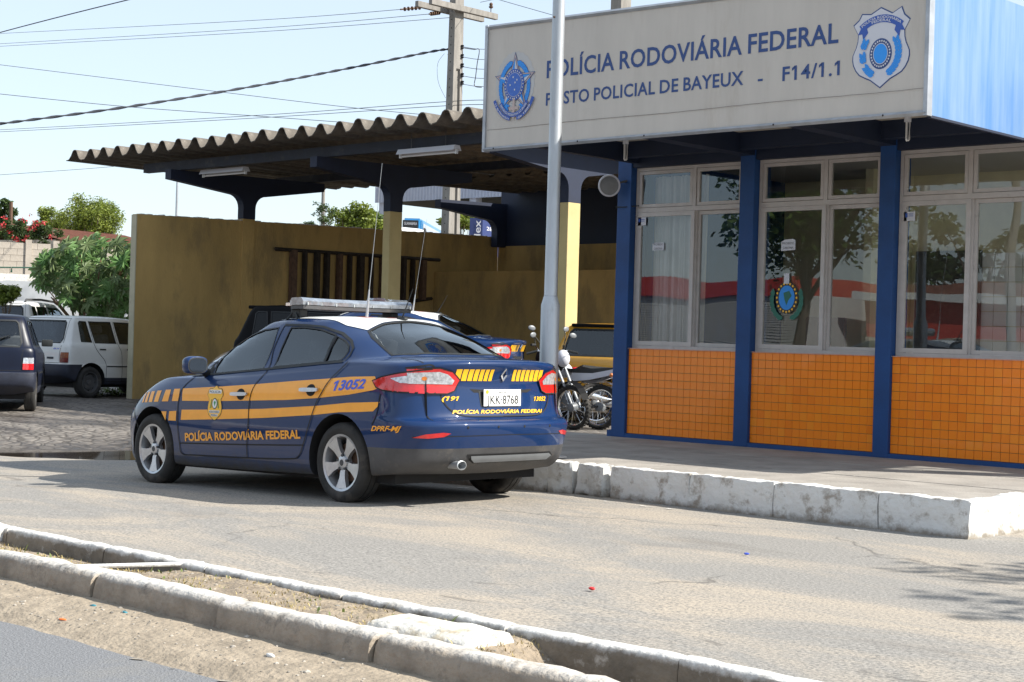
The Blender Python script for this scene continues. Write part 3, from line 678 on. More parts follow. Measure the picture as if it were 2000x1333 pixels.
    # light bar
    if lightbar:
        lb = bpy.data.objects.new('light_bar', None); COL.objects.link(lb); lb.parent = root
        def bar(z0, z1, d0, d1, ins=0):
            b4 = BM(); sec = []
            ys = np.linspace(-.60+ins, .60-ins, 15)
            for y in ys:
                k = abs(y)/.60; xc = 2.10-.10*k*k-.03*(k > .9); e = 1 if abs(y) < .56 else .62
                sec.append([b4.verts.new((xc+a*e, y, z)) for a, z in ((-d0, z0), (-d0*1.02, (z0+z1)/2), (-d1, z1-.006), (-d1*.8, z1), (d1*.8, z1), (d1, z1-.006), (d0*1.02, (z0+z1)/2), (d0, z0))])
            for a, b in zip(sec[:-1], sec[1:]):
                for i in range(8): b4.faces.new((a[i], a[(i+1) % 8], b[(i+1) % 8], b[i]))
            b4.faces.new(sec[0][::-1]); b4.faces.new(sec[-1]); bmesh.ops.recalc_face_normals(b4, faces=b4.faces[:]); return b4
        obj('lens', bar(1.578, 1.640, .145, .115), M['lensbar'], lb, smooth=30)
        obj('base', bar(1.545, 1.578, .14, .145, .01), M['dkplastic'], lb, smooth=30)
        b4 = BM()
        for y in (-.56, -.38, -.2, .0, .2, .38, .56):
            k = abs(y)/.60; xc = 2.10-.10*k*k; box(b4, (xc-.152, y-.004, 1.575), (xc+.152, y+.004, 1.600))
        obj('clip', b4, M['chrome'], lb)
        for y in (-.50, .50):
            b4 = BM(); box(b4, (2.0, y-.04, 1.47), (2.13, y+.04, 1.545), .01); tube(b4, [(2.0, y*1.12, 1.45), (2.06, y*1.06, 1.52)], .012, 6); tube(b4, [(2.16, y*1.14, 1.44), (2.10, y*1.05, 1.53)], .012, 6); obj('foot', b4, M['black'], lb)
    return root

# ================================================================== the police saloon
CAR_T = Vector((-8.4945, 9.0922, .012))
CAR_R = Matrix.Rotation(3.10133, 3, 'Z') @ Matrix.Rotation(.02735, 3, 'Y')
root = empty('police_car', mw=Matrix.Translation(CAR_T) @ CAR_R.to_4x4(), label='navy police saloon with amber stripes, light bar and plate, parked in front of the pavement', cat='police car', group='police saloons')
make_saloon(root, '13052')

# ------------------------------------------------------------------ small hatchbacks and estates
M['whitecar'] = mat('old_white_car_paint', (.62, .62, .60), .38, 0, .06, 3, coat=.4, dirt=((.28, .22, .16), 5, .66, .7))
M['darkcar'] = mat('midnight_blue_car_paint', (.005, .008, .022), .35, 0, .1, 4, spec=.3)
M['blackcar'] = mat('black_car_paint', (.004, .004, .005), .6, 0, .1, 4, spec=.1)
M['ambercar'] = mat('amber_car_paint', (.72, .36, .03), .35, 0, .06, 4, coat=.6)
M['bumperblue'] = mat('blue_black_bumper', (.018, .022, .038), .6, 0, .25, 7, bump=.1, bscale=60)
def hatch_loops(L=3.65):
    S = car_loop; e = L-3.65
    sc = lambda l: [(x if x < 1.2 else x+e*(x-1.2)/2.0 if x < 3.2 else x+e, y, z) for x, y, z in l]
    Ls = [
     [(p[0], p[1]*.6, .24) for p in S(.25, 3.4, .66, [(.2, .24), (3.4, .24)])],
     S(.10, 3.55, .735, [(.1, .34), (.6, .24), (3.0, .22), (3.5, .26)], .25, .4, 4, 3.4),
     S(.02, 3.63, .765, [(0, .40), (.6, .32), (3.0, .30), (3.6, .34)], .25, .42, 4.4, 3.4),
     S(.0, 3.65, .775, [(0, .50), (3.6, .47)], .25, .42, 4.6, 3.4),
     S(.005, 3.645, .775, [(0, .575), (3.6, .55)], .25, .42, 4.6, 3.4),
     S(.045, 3.62, .770, [(0, .60), (3.6, .59)], .25, .42, 4.6, 3.2),
     S(.055, 3.60, .772, [(0, .75), (1, .73), (3.6, .69)], .25, .44, 4.6, 3.0),
     S(.065, 3.55, .765, [(0, .88), (1, .86), (2.4, .84), (3.5, .78)], .25, .46, 4.6, 2.8),
     S(.080, 3.40, .750, [(0, .935), (1, .915), (2.4, .885), (3.4, .83)], .25, .46, 4.6, 2.8),
     S(.100, 2.72, .735, [(0, .965), (1, .945), (2.2, .92), (2.7, .945)], .25, .34, 4.6, 3.0),
     S(.115, 2.62, .722, [(0, .995), (1, .975), (2.2, .955), (2.6, .97)], .25, .34, 4.6, 3.2),
     S(.200, 2.28, .655, [(.2, 1.20), (1, 1.185), (2.2, 1.18)], .25, .34, 4.6, 3.4),
     S(.285, 1.93, .595, [(.2, 1.375), (1, 1.378), (1.9, 1.36)], .25, .34, 4.4, 3.4),
     S(.325, 1.86, .565, [(.3, 1.405), (1, 1.412), (1.9, 1.39)], .25, .34, 4.2, 3.4),
     S(.45, 1.78, .44, [(.3, 1.422), (1, 1.432), (1.8, 1.405)], .25, .3, 3.6, 3.0),
     S(.65, 1.6, .2, [(.5, 1.435), (1, 1.441), (1.7, 1.428)], .2, .2, 3, 2.6),
     [(.65+.95*i/18, 0.0, 1.44) for i in range(19)]]
    return [sc(l) for l in Ls]
H_REAR = [(.545, .965), (.56, 1.02), (.505, 1.30), (.47, 1.335), (-.47, 1.335), (-.505, 1.30), (-.56, 1.02), (-.545, .965)]
H_Q = [(.42, .985), (.43, 1.31), (.46, 1.335), (.60, 1.335), (.66, .975)]
H_RD = [(.735, .970), (.675, 1.335), (1.18, 1.335), (1.235, .965)]
H_FD = [(1.315, .962), (1.26, 1.335), (1.72, 1.325), (1.80, 1.29), (2.17, 1.02), (2.18, .960)]
H_WS = [(1.90, 0), (1.88, .35), (1.86, .52), (2.40, .60), (2.52, .4), (2.55, 0), (2.52, -.4), (2.40, -.60), (1.86, -.52), (1.88, -.35)]
_h = {}
def hatch_body(L):
    if L in _h: return _h[L]
    e = L-3.65; fx = lambda x: (x if x < 1.2 else x+e*(x-1.2)/2.0 if x < 3.2 else x+e)
    st = lambda p: [(fx(a), b) for a, b in p]
    bm = body_mesh(hatch_loops(L), 80, 4)
    bmesh.ops.bisect_plane(bm, geom=bm.verts[:]+bm.edges[:]+bm.faces[:], plane_co=(0, 0, .588), plane_no=(0, 0, 1))
    bvh = BVHTree.FromBMesh(bm); me = bpy.data.meshes.new('body'); bm.to_mesh(me); bm.free()
    for q in ('whitecar', 'gap', 'bumperblue'): me.materials.append(M[q])
    cuts = [wheel_cut(x, .285, .335, y0, y1, 28) for x in (.62, fx(2.98)) for y0, y1 in ((.50, 1.1), (-1.1, -.50))]
    cuts.append(side_prism(st([(.16, .45), (.32, 1.36), (1.80, 1.345), (2.25, .99), (2.3, .45)]), -.545, .545))
    for g in (H_Q, H_RD, H_FD): cuts.append(side_prism(st(g), -1.2, 1.2))
    cuts.append(back_prism(H_REAR, -.2, .6)); cuts.append(top_prism(st(H_WS), .8, 2))
    me = bool_cut(me, cuts)
    for p in me.polygons:
        c = p.center
        if p.material_index == 0 and c.z < .588: p.material_index = 2 if (c.x < .40 or c.x > fx(3.3)) else (2 if c.z < .36 else 0)
    me.polygons.foreach_set('use_smooth', [True]*len(me.polygons)); me.set_sharp_from_angle(angle=radians(32))
    _h[L] = (me, bvh, st, fx); return _h[L]
def make_hatch(root, paint, L=3.65, lamp='brown', glass='clearglass', plate=None, wiper=False, spoiler=False, rails=False, badge=None, wheels='rust', bars=None):
    me0, bvh, st, fx = hatch_body(L); me = me0.copy(); me.materials[0] = M[paint]
    if wheels == 'paintbumper': me.materials[2] = M[paint]
    mobj('body', me, None, root)
    for s in ('y+', 'y-'):
        fr = []
        for g in (H_Q, H_RD, H_FD):
            decal('window_glass', [scale2(st(g), .006)], s, bvh, M[glass], root, off=-.006, res=.1); fr += strip(scale2(st(g), .004), .016, True)
        decal('window_trim', fr, s, bvh, M['black'], root, off=.002, res=.08)
        for gp in (strip(smooth2(st([(.665, 1.35), (.70, .97), (.72, .88), (.80, .78), (.93, .66), (.97, .55), (.97, .30)]), 4, False), .010), strip(smooth2(st([(1.235, 1.35), (1.27, .96), (1.33, .80), (1.35, .60), (1.35, .29)]), 4, False), .008), strip(st([(.97, .29), (1.7, .275), (2.35, .28)]), .008), strip(st([(2.30, .93), (2.38, .8), (2.36, .29)]), .008)):
          decal('panel_gap', gp, s, bvh, M['gap'], root, off=.0015, res=.06)
        decal('rub_strip', strip(st([(.98, .555), (2.35, .545)]), .022), s, bvh, M['black'], root, off=.004, res=.08)
        for x in (.80, 1.45): decal('door_handle', [[(x, .865), (x+.15, .862), (x+.15, .838), (x, .842)]], s, bvh, M['black'], root, off=.015, res=.06)
        sg = 1 if s == 'y+' else -1
        mb = BM(); box(mb, (fx(2.12)-.05, sg*.76, .95), (fx(2.12)+.06, sg*.93, 1.06), .02); obj('wing_mirror', mb, M['black'], root, smooth=True)
        if lamp == 'yellowpolice':
            decal('blue_band', [st([(.30, .93), (3.3, .86), (3.3, .80), (.30, .87)])], s, bvh, M['navy'], root, off=.001, res=.08)
    decal('rear_window', [scale2(H_REAR, .006)], 'x-', bvh, M[glass], root, off=-.006, res=.1)
    decal('rear_window_seal', strip(scale2(H_REAR, .006), .024, True), 'x-', bvh, M['black'], root, off=.002, res=.1)
    decal('windscreen', [scale2(st(H_WS), .006)], 'z+', bvh, M[glass], root, off=-.006, res=.1)
    decal('tailgate_gap', strip([(.60, .97), (.57, .78), (.57, .61), (-.57, .61), (-.57, .78), (-.60, .97), (-.54, 1.385), (.54, 1.385)], .008, True), 'x-', bvh, M['gap'], root, off=.0015, res=.08)
    for sg in (1, -1):
        up, lo = {'brown': ('lampbrown', 'lampred'), 'split': ('clearlens', 'redlens'), 'red': ('redlens', 'redlens'), 'yellowpolice': ('redlens', 'redlens')}[lamp]
        for k in ('lampbrown', 'lampred'):
            if k not in M: M[k] = mat(k, (.22, .06, .02) if k == 'lampbrown' else (.14, .015, .01), .25, 0, .35, 12, coat=.5)
        z0, z1, z2 = (.615, .70, .795) if lamp != 'split' else (.625, .715, .80)
        r = decal('tail_lamp', [[(sg*.59, z0), (sg*.735, z0), (sg*.735, z1), (sg*.59, z1)]], 'x-', bvh, M[lo], root, off=.012, res=.06)
        decal('upper_lens', [[(sg*.59, z1), (sg*.735, z1), (sg*.735, z2), (sg*.60, z2)]], 'x-', bvh, M[up], r, off=.012, res=.06)
    if lamp == 'brown': decal('tailgate_handle', [[(-.44, .675), (-.28, .675), (-.28, .71), (-.44, .71)]], 'x-', bvh, M['bumperblue'], root, off=.006, res=.06)
    pb = BM(); box(pb, (-.022, -.20, .40), (-.010, .20, .53), .003); pl = obj('number_plate', pb, M['plategrey'], root)
    if plate:
        vs, fs_ = text_geo(plate, .0); mp = quadmap([(.17, .425), (-.17, .425), (-.17, .49), (.17, .49)]); b3 = BM()
        vv = [b3.verts.new((-.0235, mp(v.x, v.y).x, mp(v.x, v.y).y)) for v in vs]
        for f in fs_: b3.faces.new([vv[i] for i in f])
        obj('plate_lettering', b3, M['ink'], pl)
    if wiper:
        b3 = BM(); tube(b3, [(.075, .02, .955), (.09, -.12, 1.02), (.125, -.34, 1.10)], [.012, .009, .006], 6); tube(b3, [(.12, -.12, 1.04), (.14, -.40, 1.12)], .009, 6); obj('rear_wiper', b3, M['black'], root)
        b3 = BM(); lathe(b3, [(0, .012), (.042, .010), (.048, 0)], Matrix.Translation((.068, .01, .885)) @ Matrix.Rotation(-pi/2, 4, 'Y'), 20); obj('emblem', b3, M['chrome'], root)
    if badge:
        vs, fs_ = text_geo(badge, .03, .2); mp = quadmap([(-.42, .845), (-.57, .845), (-.57, .868), (-.42, .868)]); decal('tailgate_badge', [([mp(v.x, v.y) for v in vs], fs_)], 'x-', bvh, M['bluetext'], root, off=.003, res=None)
    if spoiler:
        b3 = BM(); box(b3, (.24, -.50, 1.375), (.50, .50, 1.425), .02); obj('roof_spoiler', b3, M['blackcar'], root, smooth=True)
    if rails:
        for sg in (1, -1):
            b3 = BM(); tube(b3, [(.40, sg*.50, 1.41), (.46, sg*.50, 1.455), (1.2, sg*.505, 1.47), (1.95, sg*.50, 1.45), (fx(2.0), sg*.49, 1.41)], .02, 8); obj('roof_rail', b3, M['dkplastic'], root, smooth=True)
    if bars: 
        b3 = BM(); box(b3, (.9, -.52, 1.43), (1.1, .52, 1.50), .02); obj('light_bar', b3, M['lensbar'], root, smooth=True)
    sb = BM()
    for x, y in ((fx(1.55), .30), (fx(1.55), -.30)): seat(sb, x, y)
    box(sb, (.55, -.5, .45), (.70, .5, .98), .05); obj('seats', sb, M['seat'], root, smooth=40)
    cb = BM(); box(cb, (.2, -.54, .46), (2.25, .54, .48)); box(cb, (fx(2.05), -.54, .48), (fx(2.2), .54, .92), .04); obj('cabin_trim', cb, M['cabin'], root)
    ub = BM(); box(ub, (.35, -.62, .18), (fx(3.2), .62, .28)); obj('underbody', ub, M['gap'], root)
    for x in (.62, fx(2.98)):
        for sg in (1, -1): make_wheel(root, (x, sg*.685, .275), sg, .275, .165, .185, 'steel' if wheels != 'rust' else 'dark')
    return root

# ================================================================== ground
def reparent(o, parent):
    bpy.context.view_layer.update(); o.parent = parent; o.matrix_parent_inverse = parent.matrix_world.inverted(); return o
def sstep(a, b, x):
    t = min(1, max(0, (x-a)/(b-a))); return t*t*(3-2*t)
from mathutils import noise as mn
P_A = PZ(0, 872, -.13); P_B = PZ(215, 880, -.12)
def ground(x, y):
    g = 0.0
    if x < -9: g = -.024*min(-9-x, 5.5)
    g += .14*sstep(-16.2, -19.5, x)+.075*sstep(-19, -26, x)
    w = sstep(12.2, 16, y)*sstep(-11, -12.5, x)*sstep(-23, -19, x); g = g*(1-w)+.10*w
    # shallow hollow that holds the puddle
    d = (P_B-P_A).xy; L2 = d.length; t = ((x-P_A.x)*d.x+(y-P_A.y)*d.y)/L2/L2; q = abs((x-P_A.x)*d.y-(y-P_A.y)*d.x)/L2
    e = max(0, abs(t-.25)-.75)*L2
    g -= .085*math.exp(-((q/.95)**2+(e/1.0)**2))*(1-sstep(0, 1, 0))
    g += .010*mn.noise(Vector((x*.5, y*.5, 0)))+.006*mn.noise(Vector((x*1.7, y*1.7, 3)))*sstep(-12, -16, x)*2
    return g
def PG(px, py, off=0):
    z = 0.
    for _ in range(40):
        p = PZ(px, py, z+off) if z+off < CAM_H-.2 else PZ(px, py, 0)
        z = .6*z+.4*ground(p.x, p.y)
    return Vector((p.x, p.y, z))
def ground_mat():
    m = bpy.data.materials.new('worn_asphalt'); m.use_nodes = True; nt = m.node_tree; N = nt.nodes; L = nt.links; b = N['Principled BSDF']
    tc = N.new('ShaderNodeTexCoord'); P = tc.outputs['Object']
    def noise(s, det=6, rough=.6, vec=P, dist=0):
        n = N.new('ShaderNodeTexNoise'); n.inputs['Scale'].default_value = s; n.inputs['Detail'].default_value = det; n.inputs['Roughness'].default_value = rough; n.inputs['Distortion'].default_value = dist; L.new(vec, n.inputs['Vector']); return n.outputs['Fac']
    def ramp(v, a, bb, c1=(0, 0, 0), c2=(1, 1, 1)):
        r = N.new('ShaderNodeValToRGB'); r.color_ramp.elements[0].position = a; r.color_ramp.elements[1].position = bb; r.color_ramp.elements[0].color = (*c1, 1); r.color_ramp.elements[1].color = (*c2, 1); L.new(v, r.inputs[0]); return r.outputs[0]
    def mix(f, a, c, mode='MIX'):
        x = N.new('ShaderNodeMix'); x.data_type = 'RGBA'; x.blend_type = mode
        if isinstance(f, float): x.inputs['Factor'].default_value = f
        else: L.new(f, x.inputs['Factor'])
        for nm, v in (('A', a), ('B', c)):
            if isinstance(v, tuple): x.inputs[nm].default_value = (*v, 1)
            else: L.new(v, x.inputs[nm])
        return x.outputs['Result']
    mp = N.new('ShaderNodeMapping'); mp.inputs['Rotation'].default_value = (0, 0, radians(12)); mp.inputs['Scale'].default_value = (.45, 1.2, 1); L.new(P, mp.inputs[0])
    grain = noise(55, 4, .75); base = ramp(grain, .34, .66, (.115, .11, .103), (.335, .315, .285))
    big = ramp(noise(.8, 9, .68, mp.outputs[0], .8), .44, .60)
    sandf = N.new('ShaderNodeMath'); sandf.operation = 'MULTIPLY'; L.new(big, sandf.inputs[0]); L.new(ramp(grain, .35, .6), sandf.inputs[1])
    sandf2 = N.new('ShaderNodeMath'); sandf2.operation = 'MULTIPLY'; L.new(sandf.outputs[0], sandf2.inputs[0]); sandf2.inputs[1].default_value = .7
    c = mix(sandf2.outputs[0], base, (.46, .375, .275))
    stain = ramp(noise(.9, 7, .6, mp.outputs[0], .3), .60, .72); st = N.new('ShaderNodeMath'); st.operation = 'MULTIPLY'; L.new(stain, st.inputs[0]); st.inputs[1].default_value = .45
    c = mix(st.outputs[0], c, (.12, .105, .09))
    vc = N.new('ShaderNodeTexVoronoi'); vc.feature = 'DISTANCE_TO_EDGE'; vc.inputs['Scale'].default_value = .42; dn = N.new('ShaderNodeTexNoise'); dn.inputs['Scale'].default_value = 2.4; dn.inputs['Detail'].default_value = 6; L.new(P, dn.inputs['Vector'])
    vmx = N.new('ShaderNodeMix'); vmx.data_type = 'VECTOR'; vmx.inputs['Factor'].default_value = .35; L.new(P, vmx.inputs['A']); L.new(dn.outputs['Color'], vmx.inputs['B']); L.new(vmx.outputs['Result'], vc.inputs['Vector'])
    crk = ramp(vc.outputs['Distance'], .0, .006, (1, 1, 1), (0, 0, 0)); cm = N.new('ShaderNodeMath'); cm.operation = 'MULTIPLY'; L.new(crk, cm.inputs[0]); L.new(ramp(noise(.7, 3), .48, .56), cm.inputs[1])
    cm2 = N.new('ShaderNodeMath'); cm2.operation = 'MULTIPLY'; L.new(cm.outputs[0], cm2.inputs[0]); cm2.inputs[1].default_value = .7; c = mix(cm2.outputs[0], c, (.06, .055, .05))
    sp_ = ramp(noise(3.2, 4, .5, mp.outputs[0], .2), .70, .74); s2 = N.new('ShaderNodeMath'); s2.operation = 'MULTIPLY'; L.new(sp_, s2.inputs[0]); s2.inputs[1].default_value = .55; c = mix(s2.outputs[0], c, (.09, .08, .07))
    # the yard beyond the concrete edge: damp cobbles and earth
    sx = N.new('ShaderNodeSeparateXYZ'); L.new(P, sx.inputs[0])
    nx, ny = (P_B-P_A).xy.normalized(); no = Vector((-ny, nx)); 
    if no.x > 0: no = -no
    k = N.new('ShaderNodeVectorMath'); k.operation = 'DOT_PRODUCT'; L.new(P, k.inputs[0]); k.inputs[1].default_value = (no.x, no.y, 0)
    off = no.x*P_A.x+no.y*P_A.y
    mr = N.new('ShaderNodeMapRange'); mr.inputs['From Min'].default_value = off-.10; mr.inputs['From Max'].default_value = off+.25; 
    wob = N.new('ShaderNodeMath'); wob.operation = 'ADD'; L.new(k.outputs['Value'], wob.inputs[0]); wv = N.new('ShaderNodeMath'); wv.operation = 'MULTIPLY_ADD'; L.new(noise(2.2, 5), wv.inputs[0]); wv.inputs[1].default_value = .7; wv.inputs[2].default_value = -.35
    L.new(wv.outputs[0], wob.inputs[1]); L.new(wob.outputs[0], mr.inputs['Value'])
    vor = N.new('ShaderNodeTexVoronoi'); vor.feature = 'DISTANCE_TO_EDGE'; vor.inputs['Scale'].default_value = 7.5; wn_ = N.new('ShaderNodeMix'); wn_.data_type = 'VECTOR'; wn_.inputs['Factor'].default_value = .12; L.new(P, wn_.inputs['A']); nz = N.new('ShaderNodeTexNoise'); nz.inputs['Scale'].default_value = 3; L.new(P, nz.inputs['Vector']); L.new(nz.outputs['Color'], wn_.inputs['B']); L.new(wn_.outputs['Result'], vor.inputs['Vector'])
    cob = ramp(vor.outputs['Distance'], .02, .13, (.07, .06, .05), (.19, .17, .15))
    damp = ramp(noise(.8, 8, .7, mp.outputs[0], .8), .40, .58); cob = mix(damp, mix(1., cob, (.26, .23, .21), 'MULTIPLY'), cob)
    c = mix(mr.outputs[0], c, cob)
    L.new(c, b.inputs['Base Color'])
    rr = N.new('ShaderNodeMix'); rr.data_type = 'FLOAT'; L.new(mr.outputs[0], rr.inputs['Factor']); rr.inputs['A'].default_value = .9
    dr = N.new('ShaderNodeMapRange'); L.new(damp, dr.inputs['Value']); dr.inputs['To Min'].default_value = .38; dr.inputs['To Max'].default_value = .85; L.new(dr.outputs[0], rr.inputs['B'])
    L.new(rr.outputs['Result'], b.inputs['Roughness'])
    ad = N.new('ShaderNodeMath'); ad.operation = 'MULTIPLY_ADD'; L.new(grain, ad.inputs[0]); ad.inputs[1].default_value = .5
    vm = N.new('ShaderNodeMath'); vm.operation = 'MULTIPLY'; L.new(vor.outputs['Distance'], vm.inputs[0]); L.new(mr.outputs[0], vm.inputs[1]); vm2 = N.new('ShaderNodeMath'); vm2.operation = 'MULTIPLY'; L.new(vm.outputs[0], vm2.inputs[0]); vm2.inputs[1].default_value = 5.
    L.new(vm2.outputs[0], ad.inputs[2])
    bp = N.new('ShaderNodeBump'); bp.inputs['Strength'].default_value = .6; bp.inputs['Distance'].default_value = .012; L.new(ad.outputs[0], bp.inputs['Height']); L.new(bp.outputs[0], b.inputs['Normal'])
    return m
def sheet(name, x0, x1, y0, y1, res, zf, m, kind='structure', parent=None):
    nx = max(2, int((x1-x0)/res)+1); ny = max(2, int((y1-y0)/res)+1); V = []; Fc = []
    for j in range(ny):
        for i in range(nx):
            x = x0+(x1-x0)*i/(nx-1); y = y0+(y1-y0)*j/(ny-1); V.append((x, y, zf(x, y)))
    for j in range(ny-1):
        for i in range(nx-1): a = j*nx+i; Fc.append((a, a+1, a+nx+1, a+nx))
    me = bpy.data.meshes.new(name); me.from_pydata(V, [], Fc); me.polygons.foreach_set('use_smooth', [True]*len(Fc))
    o = mobj(name, me, m, parent); tag(o, kind=kind); return o
tag(sheet('forecourt', -44, 14, 4.97, 44, .2, ground, ground_mat()), label='worn sunlit asphalt forecourt with sandy patches and a damp cobbled yard')
M['road'] = mat('road_asphalt', (.165, .168, .175), .85, 0, .35, 90, bump=.5, bscale=120, dirt=((.21, .20, .18), 1.2, .56, .5))
M['earth'] = mat('bare_earth', (.20, .16, .11), .95, 0, .3, 3, bump=.5, bscale=20, dirt=((.09, .11, .04), 1.0, .52, .6))
M['sand'] = mat('gutter_sand', (.285, .235, .175), .95, 0, .25, 7, bump=.7, bscale=35, dirt=((.17, .14, .11), 5, .60, .5))
edge = lambda x: 3.80+.05*mn.noise(Vector((x*.7, 0, 5)))+.02*mn.noise(Vector((x*4, 0, 5)))
tag(sheet('road', -60, 60, -9, 3.9, 1.2, lambda x, y: -.055, M['road']), label='grey asphalt road beyond the kerb')
def sandz(x, y): return -.060+.045*sstep(3.76, 3.94, y+.10*mn.noise(Vector((x*.8, 0, 5))))+.022*sstep(3.90, 4.2, y)+.008*mn.noise(Vector((x*5, y*5, 1)))
tag(sheet('gutter', -16, 4, 3.4, 4.32, .06, sandz, M['sand']), label='strip of sand and grit lying along the foot of the kerb')
tag(sheet('terrain', -1500, 1500, -1500, 1500, 300, lambda x, y: -.4, M['earth']), label='flat land reaching to the horizon')
# puddle
M['water'] = mat('muddy_water', (.035, .028, .022), .04, 0, .0)
pbm = BM(); c0 = (P_A+P_B)/2
ang = atan2((P_B-P_A).y, (P_B-P_A).x)
for (cx, cy, ax, ay, dz) in ((0, 0, 2.6, 1.1, 0),):
    pts = [Vector((c0.x+cos(ang)*ax*cos(t)-sin(ang)*ay*sin(t), c0.y+sin(ang)*ax*cos(t)+cos(ang)*ay*sin(t), -.168+dz)) for t in np.linspace(0, 2*pi, 40, endpoint=False)]
    pbm.faces.new([pbm.verts.new(p) for p in pts])
tag(obj('puddle', pbm, M['water']), label='shallow brown puddle along the edge of the forecourt', kind='structure')

# ================================================================== kerbs
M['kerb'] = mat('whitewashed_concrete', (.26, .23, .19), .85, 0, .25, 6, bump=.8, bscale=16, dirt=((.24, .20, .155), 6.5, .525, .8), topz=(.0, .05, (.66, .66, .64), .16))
M['kerbstain'] = mat('stained_white_concrete', (.60, .58, .53), .85, 0, .12, 6, bump=.8, bscale=18, dirt=((.38, .30, .18), 5, .50, .8))
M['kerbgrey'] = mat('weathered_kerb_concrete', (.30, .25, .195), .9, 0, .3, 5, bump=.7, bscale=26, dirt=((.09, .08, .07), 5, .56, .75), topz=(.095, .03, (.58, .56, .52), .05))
M['slab'] = mat('pavement_concrete', (.29, .265, .235), .9, 0, .18, 2.5, bump=.35, bscale=40, dirt=((.17, .15, .13), 2, .56, .6))
def stone(name, a, b, prof, m, parent, seed=0, nseg=10, amp=.008, low=0.):
    """extrude a (v, z) profile from point a to b; v runs to the left of a->b; rough surface"""
    a = Vector(a); b = Vector(b); d = (b-a); Ln = d.length; t = d.normalized(); n = Vector((-t.y, t.x, 0)); bm = BM(); rows = []
    for i in range(nseg+1):
        s = i/nseg; rr = []
        e = .012 if i in (0, nseg) else 0
        for k, (v, z) in enumerate(prof):
            p = a+d*s+n*v; p.z += z
            q = mn.noise_vector(p*6+Vector((seed, 0, 0)))*amp+mn.noise_vector(p*22)*amp*.5
            if low and z < .05: p.z += low*max(0, mn.noise(p*3.1+Vector((0, seed, 0))))
            cz = sum(z_ for _, z_ in prof)/len(prof); cv = sum(v_ for v_, _ in prof)/len(prof)
            p += q+n*(cv-v)*e*2+Vector((0, 0, (cz-z)*e*1.5)); rr.append(bm.verts.new(p))
        rows.append(rr)
    K = len(prof)
    for r0, r1 in zip(rows[:-1], rows[1:]):
        for k in range(K): bm.faces.new((r0[k], r0[(k+1) % K], r1[(k+1) % K], r1[k]))
    bm.faces.new(rows[0][::-1]); bm.faces.new(rows[-1]); bmesh.ops.recalc_face_normals(bm, faces=bm.faces[:])
    return reparent(obj(name, bm, m, None, smooth=55), parent)
PZT = .26
plat = empty('pavement', (-9, 11, 0)); tag(plat, label='raised concrete pavement in front of the police post with a white kerb', kind='structure')
def fine(p0, p1, n):  # split profile edges
    return [(p0[0]+(p1[0]-p0[0])*i/n, p0[1]+(p1[1]-p0[1])*i/n) for i in range(n)]
prof = fine((0, -.12), (.005, PZT-.015), 7)+[(.012, PZT), (.05, PZT+.004), (.12, PZT+.004)]+[(.14, PZT-.02), (.14, -.12)]
KX = [-5.32, -6.05, -6.95, -7.75, -8.57]
for i, (x0, x1) in enumerate(zip(KX[:-1], KX[1:])):
    stone('kerb_stone', (x1+.003, 10.36, 0), (x0-.003, 10.36, 0), prof, M['kerb'], plat, i, 26, .014, .09)
x = -8.60
for i, Lk in enumerate((.36, .30, .9, .9, 1.0, 1.0, 1.0)):
    gap = .05 if i in (0, 1) else .01
    st_ = stone('kerb_stone', (x-Lk, 10.36+(.03 if i == 0 else .0), 0), (x-gap, 10.36+(.02 if i == 1 else .0), 0), prof, M['kerb'], plat, 20+i, 12, .022, .16); x -= Lk
for i in range(4):
    stone('kerb_stone', (-5.322, 10.37+i*1.0, 0), (-5.322, 11.36+i*1.0, 0), prof, M['kerb'], plat, 40+i, 20, .014, .07)
# paving slabs with recessed joints
xs = [-14.0, -12.6, -11.2, -9.8, -8.4, -7.0, -5.46]; ys = [10.50, 11.6, 12.75, 13.95]
for i in range(len(xs)-1):
    for j in range(len(ys)-1):
        b = BM(); box(b, (xs[i]+.004, ys[j]+.004, -.1), (xs[i+1]-.004, ys[j+1]-.004, PZT-.002+.003*((i*3+j) % 3)-.003), .004); reparent(obj('paving_slab', b, M['slab'], None), plat)
b = BM(); box(b, (-14.0, 10.5, -.15), (-5.46, 13.95, PZT-.02)); reparent(obj('slab_bed', b, M['slab'], None), plat)

# median strip between road and forecourt
island = empty('median_strip', (-6, 4.6, 0)); bpy.context.view_layer.update(); tag(island, label='narrow earth strip between two kerbs beside the road', kind='structure')
oprof = [(0, -.14), (.0, -.02), (.004, .04), (.012, .085), (.03, .112), (.07, .122), (.12, .120), (.165, .11), (.185, .09), (.19, 0), (.19, -.14)]
xk = PZ(722, 1240, .12).x+7.0; i = 0
while xk > -17:
    Lk = 1.0; dz = rnd.uniform(-.006, .006); dy = rnd.uniform(-.008, .008); 
    stone('outer_kerb_stone', (xk-Lk+.012, 4.24+dy, dz), (xk-.0, 4.24+dy, dz), oprof, M['kerbgrey'], island, 60+i, 20, .011); xk -= Lk; i += 1
iprof = [(0, -.14), (.0, .0), (.003, .06), (.01, .095), (.03, .106), (.075, .108), (.10, .10), (.108, .02), (.108, -.14)]
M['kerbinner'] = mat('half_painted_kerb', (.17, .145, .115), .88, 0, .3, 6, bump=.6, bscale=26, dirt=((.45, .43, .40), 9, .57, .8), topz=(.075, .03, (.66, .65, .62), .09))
xk = 1.3; i = 0
while xk > -8.8:
    Lk = rnd.uniform(.9, 1.05); stone('inner_kerb_stone', (xk-Lk+.006, 4.87, rnd.uniform(-.004, .004)), (xk, 4.87, 0), iprof, M['kerbinner'], island, 90+i, 20, .008); xk -= Lk; i += 1
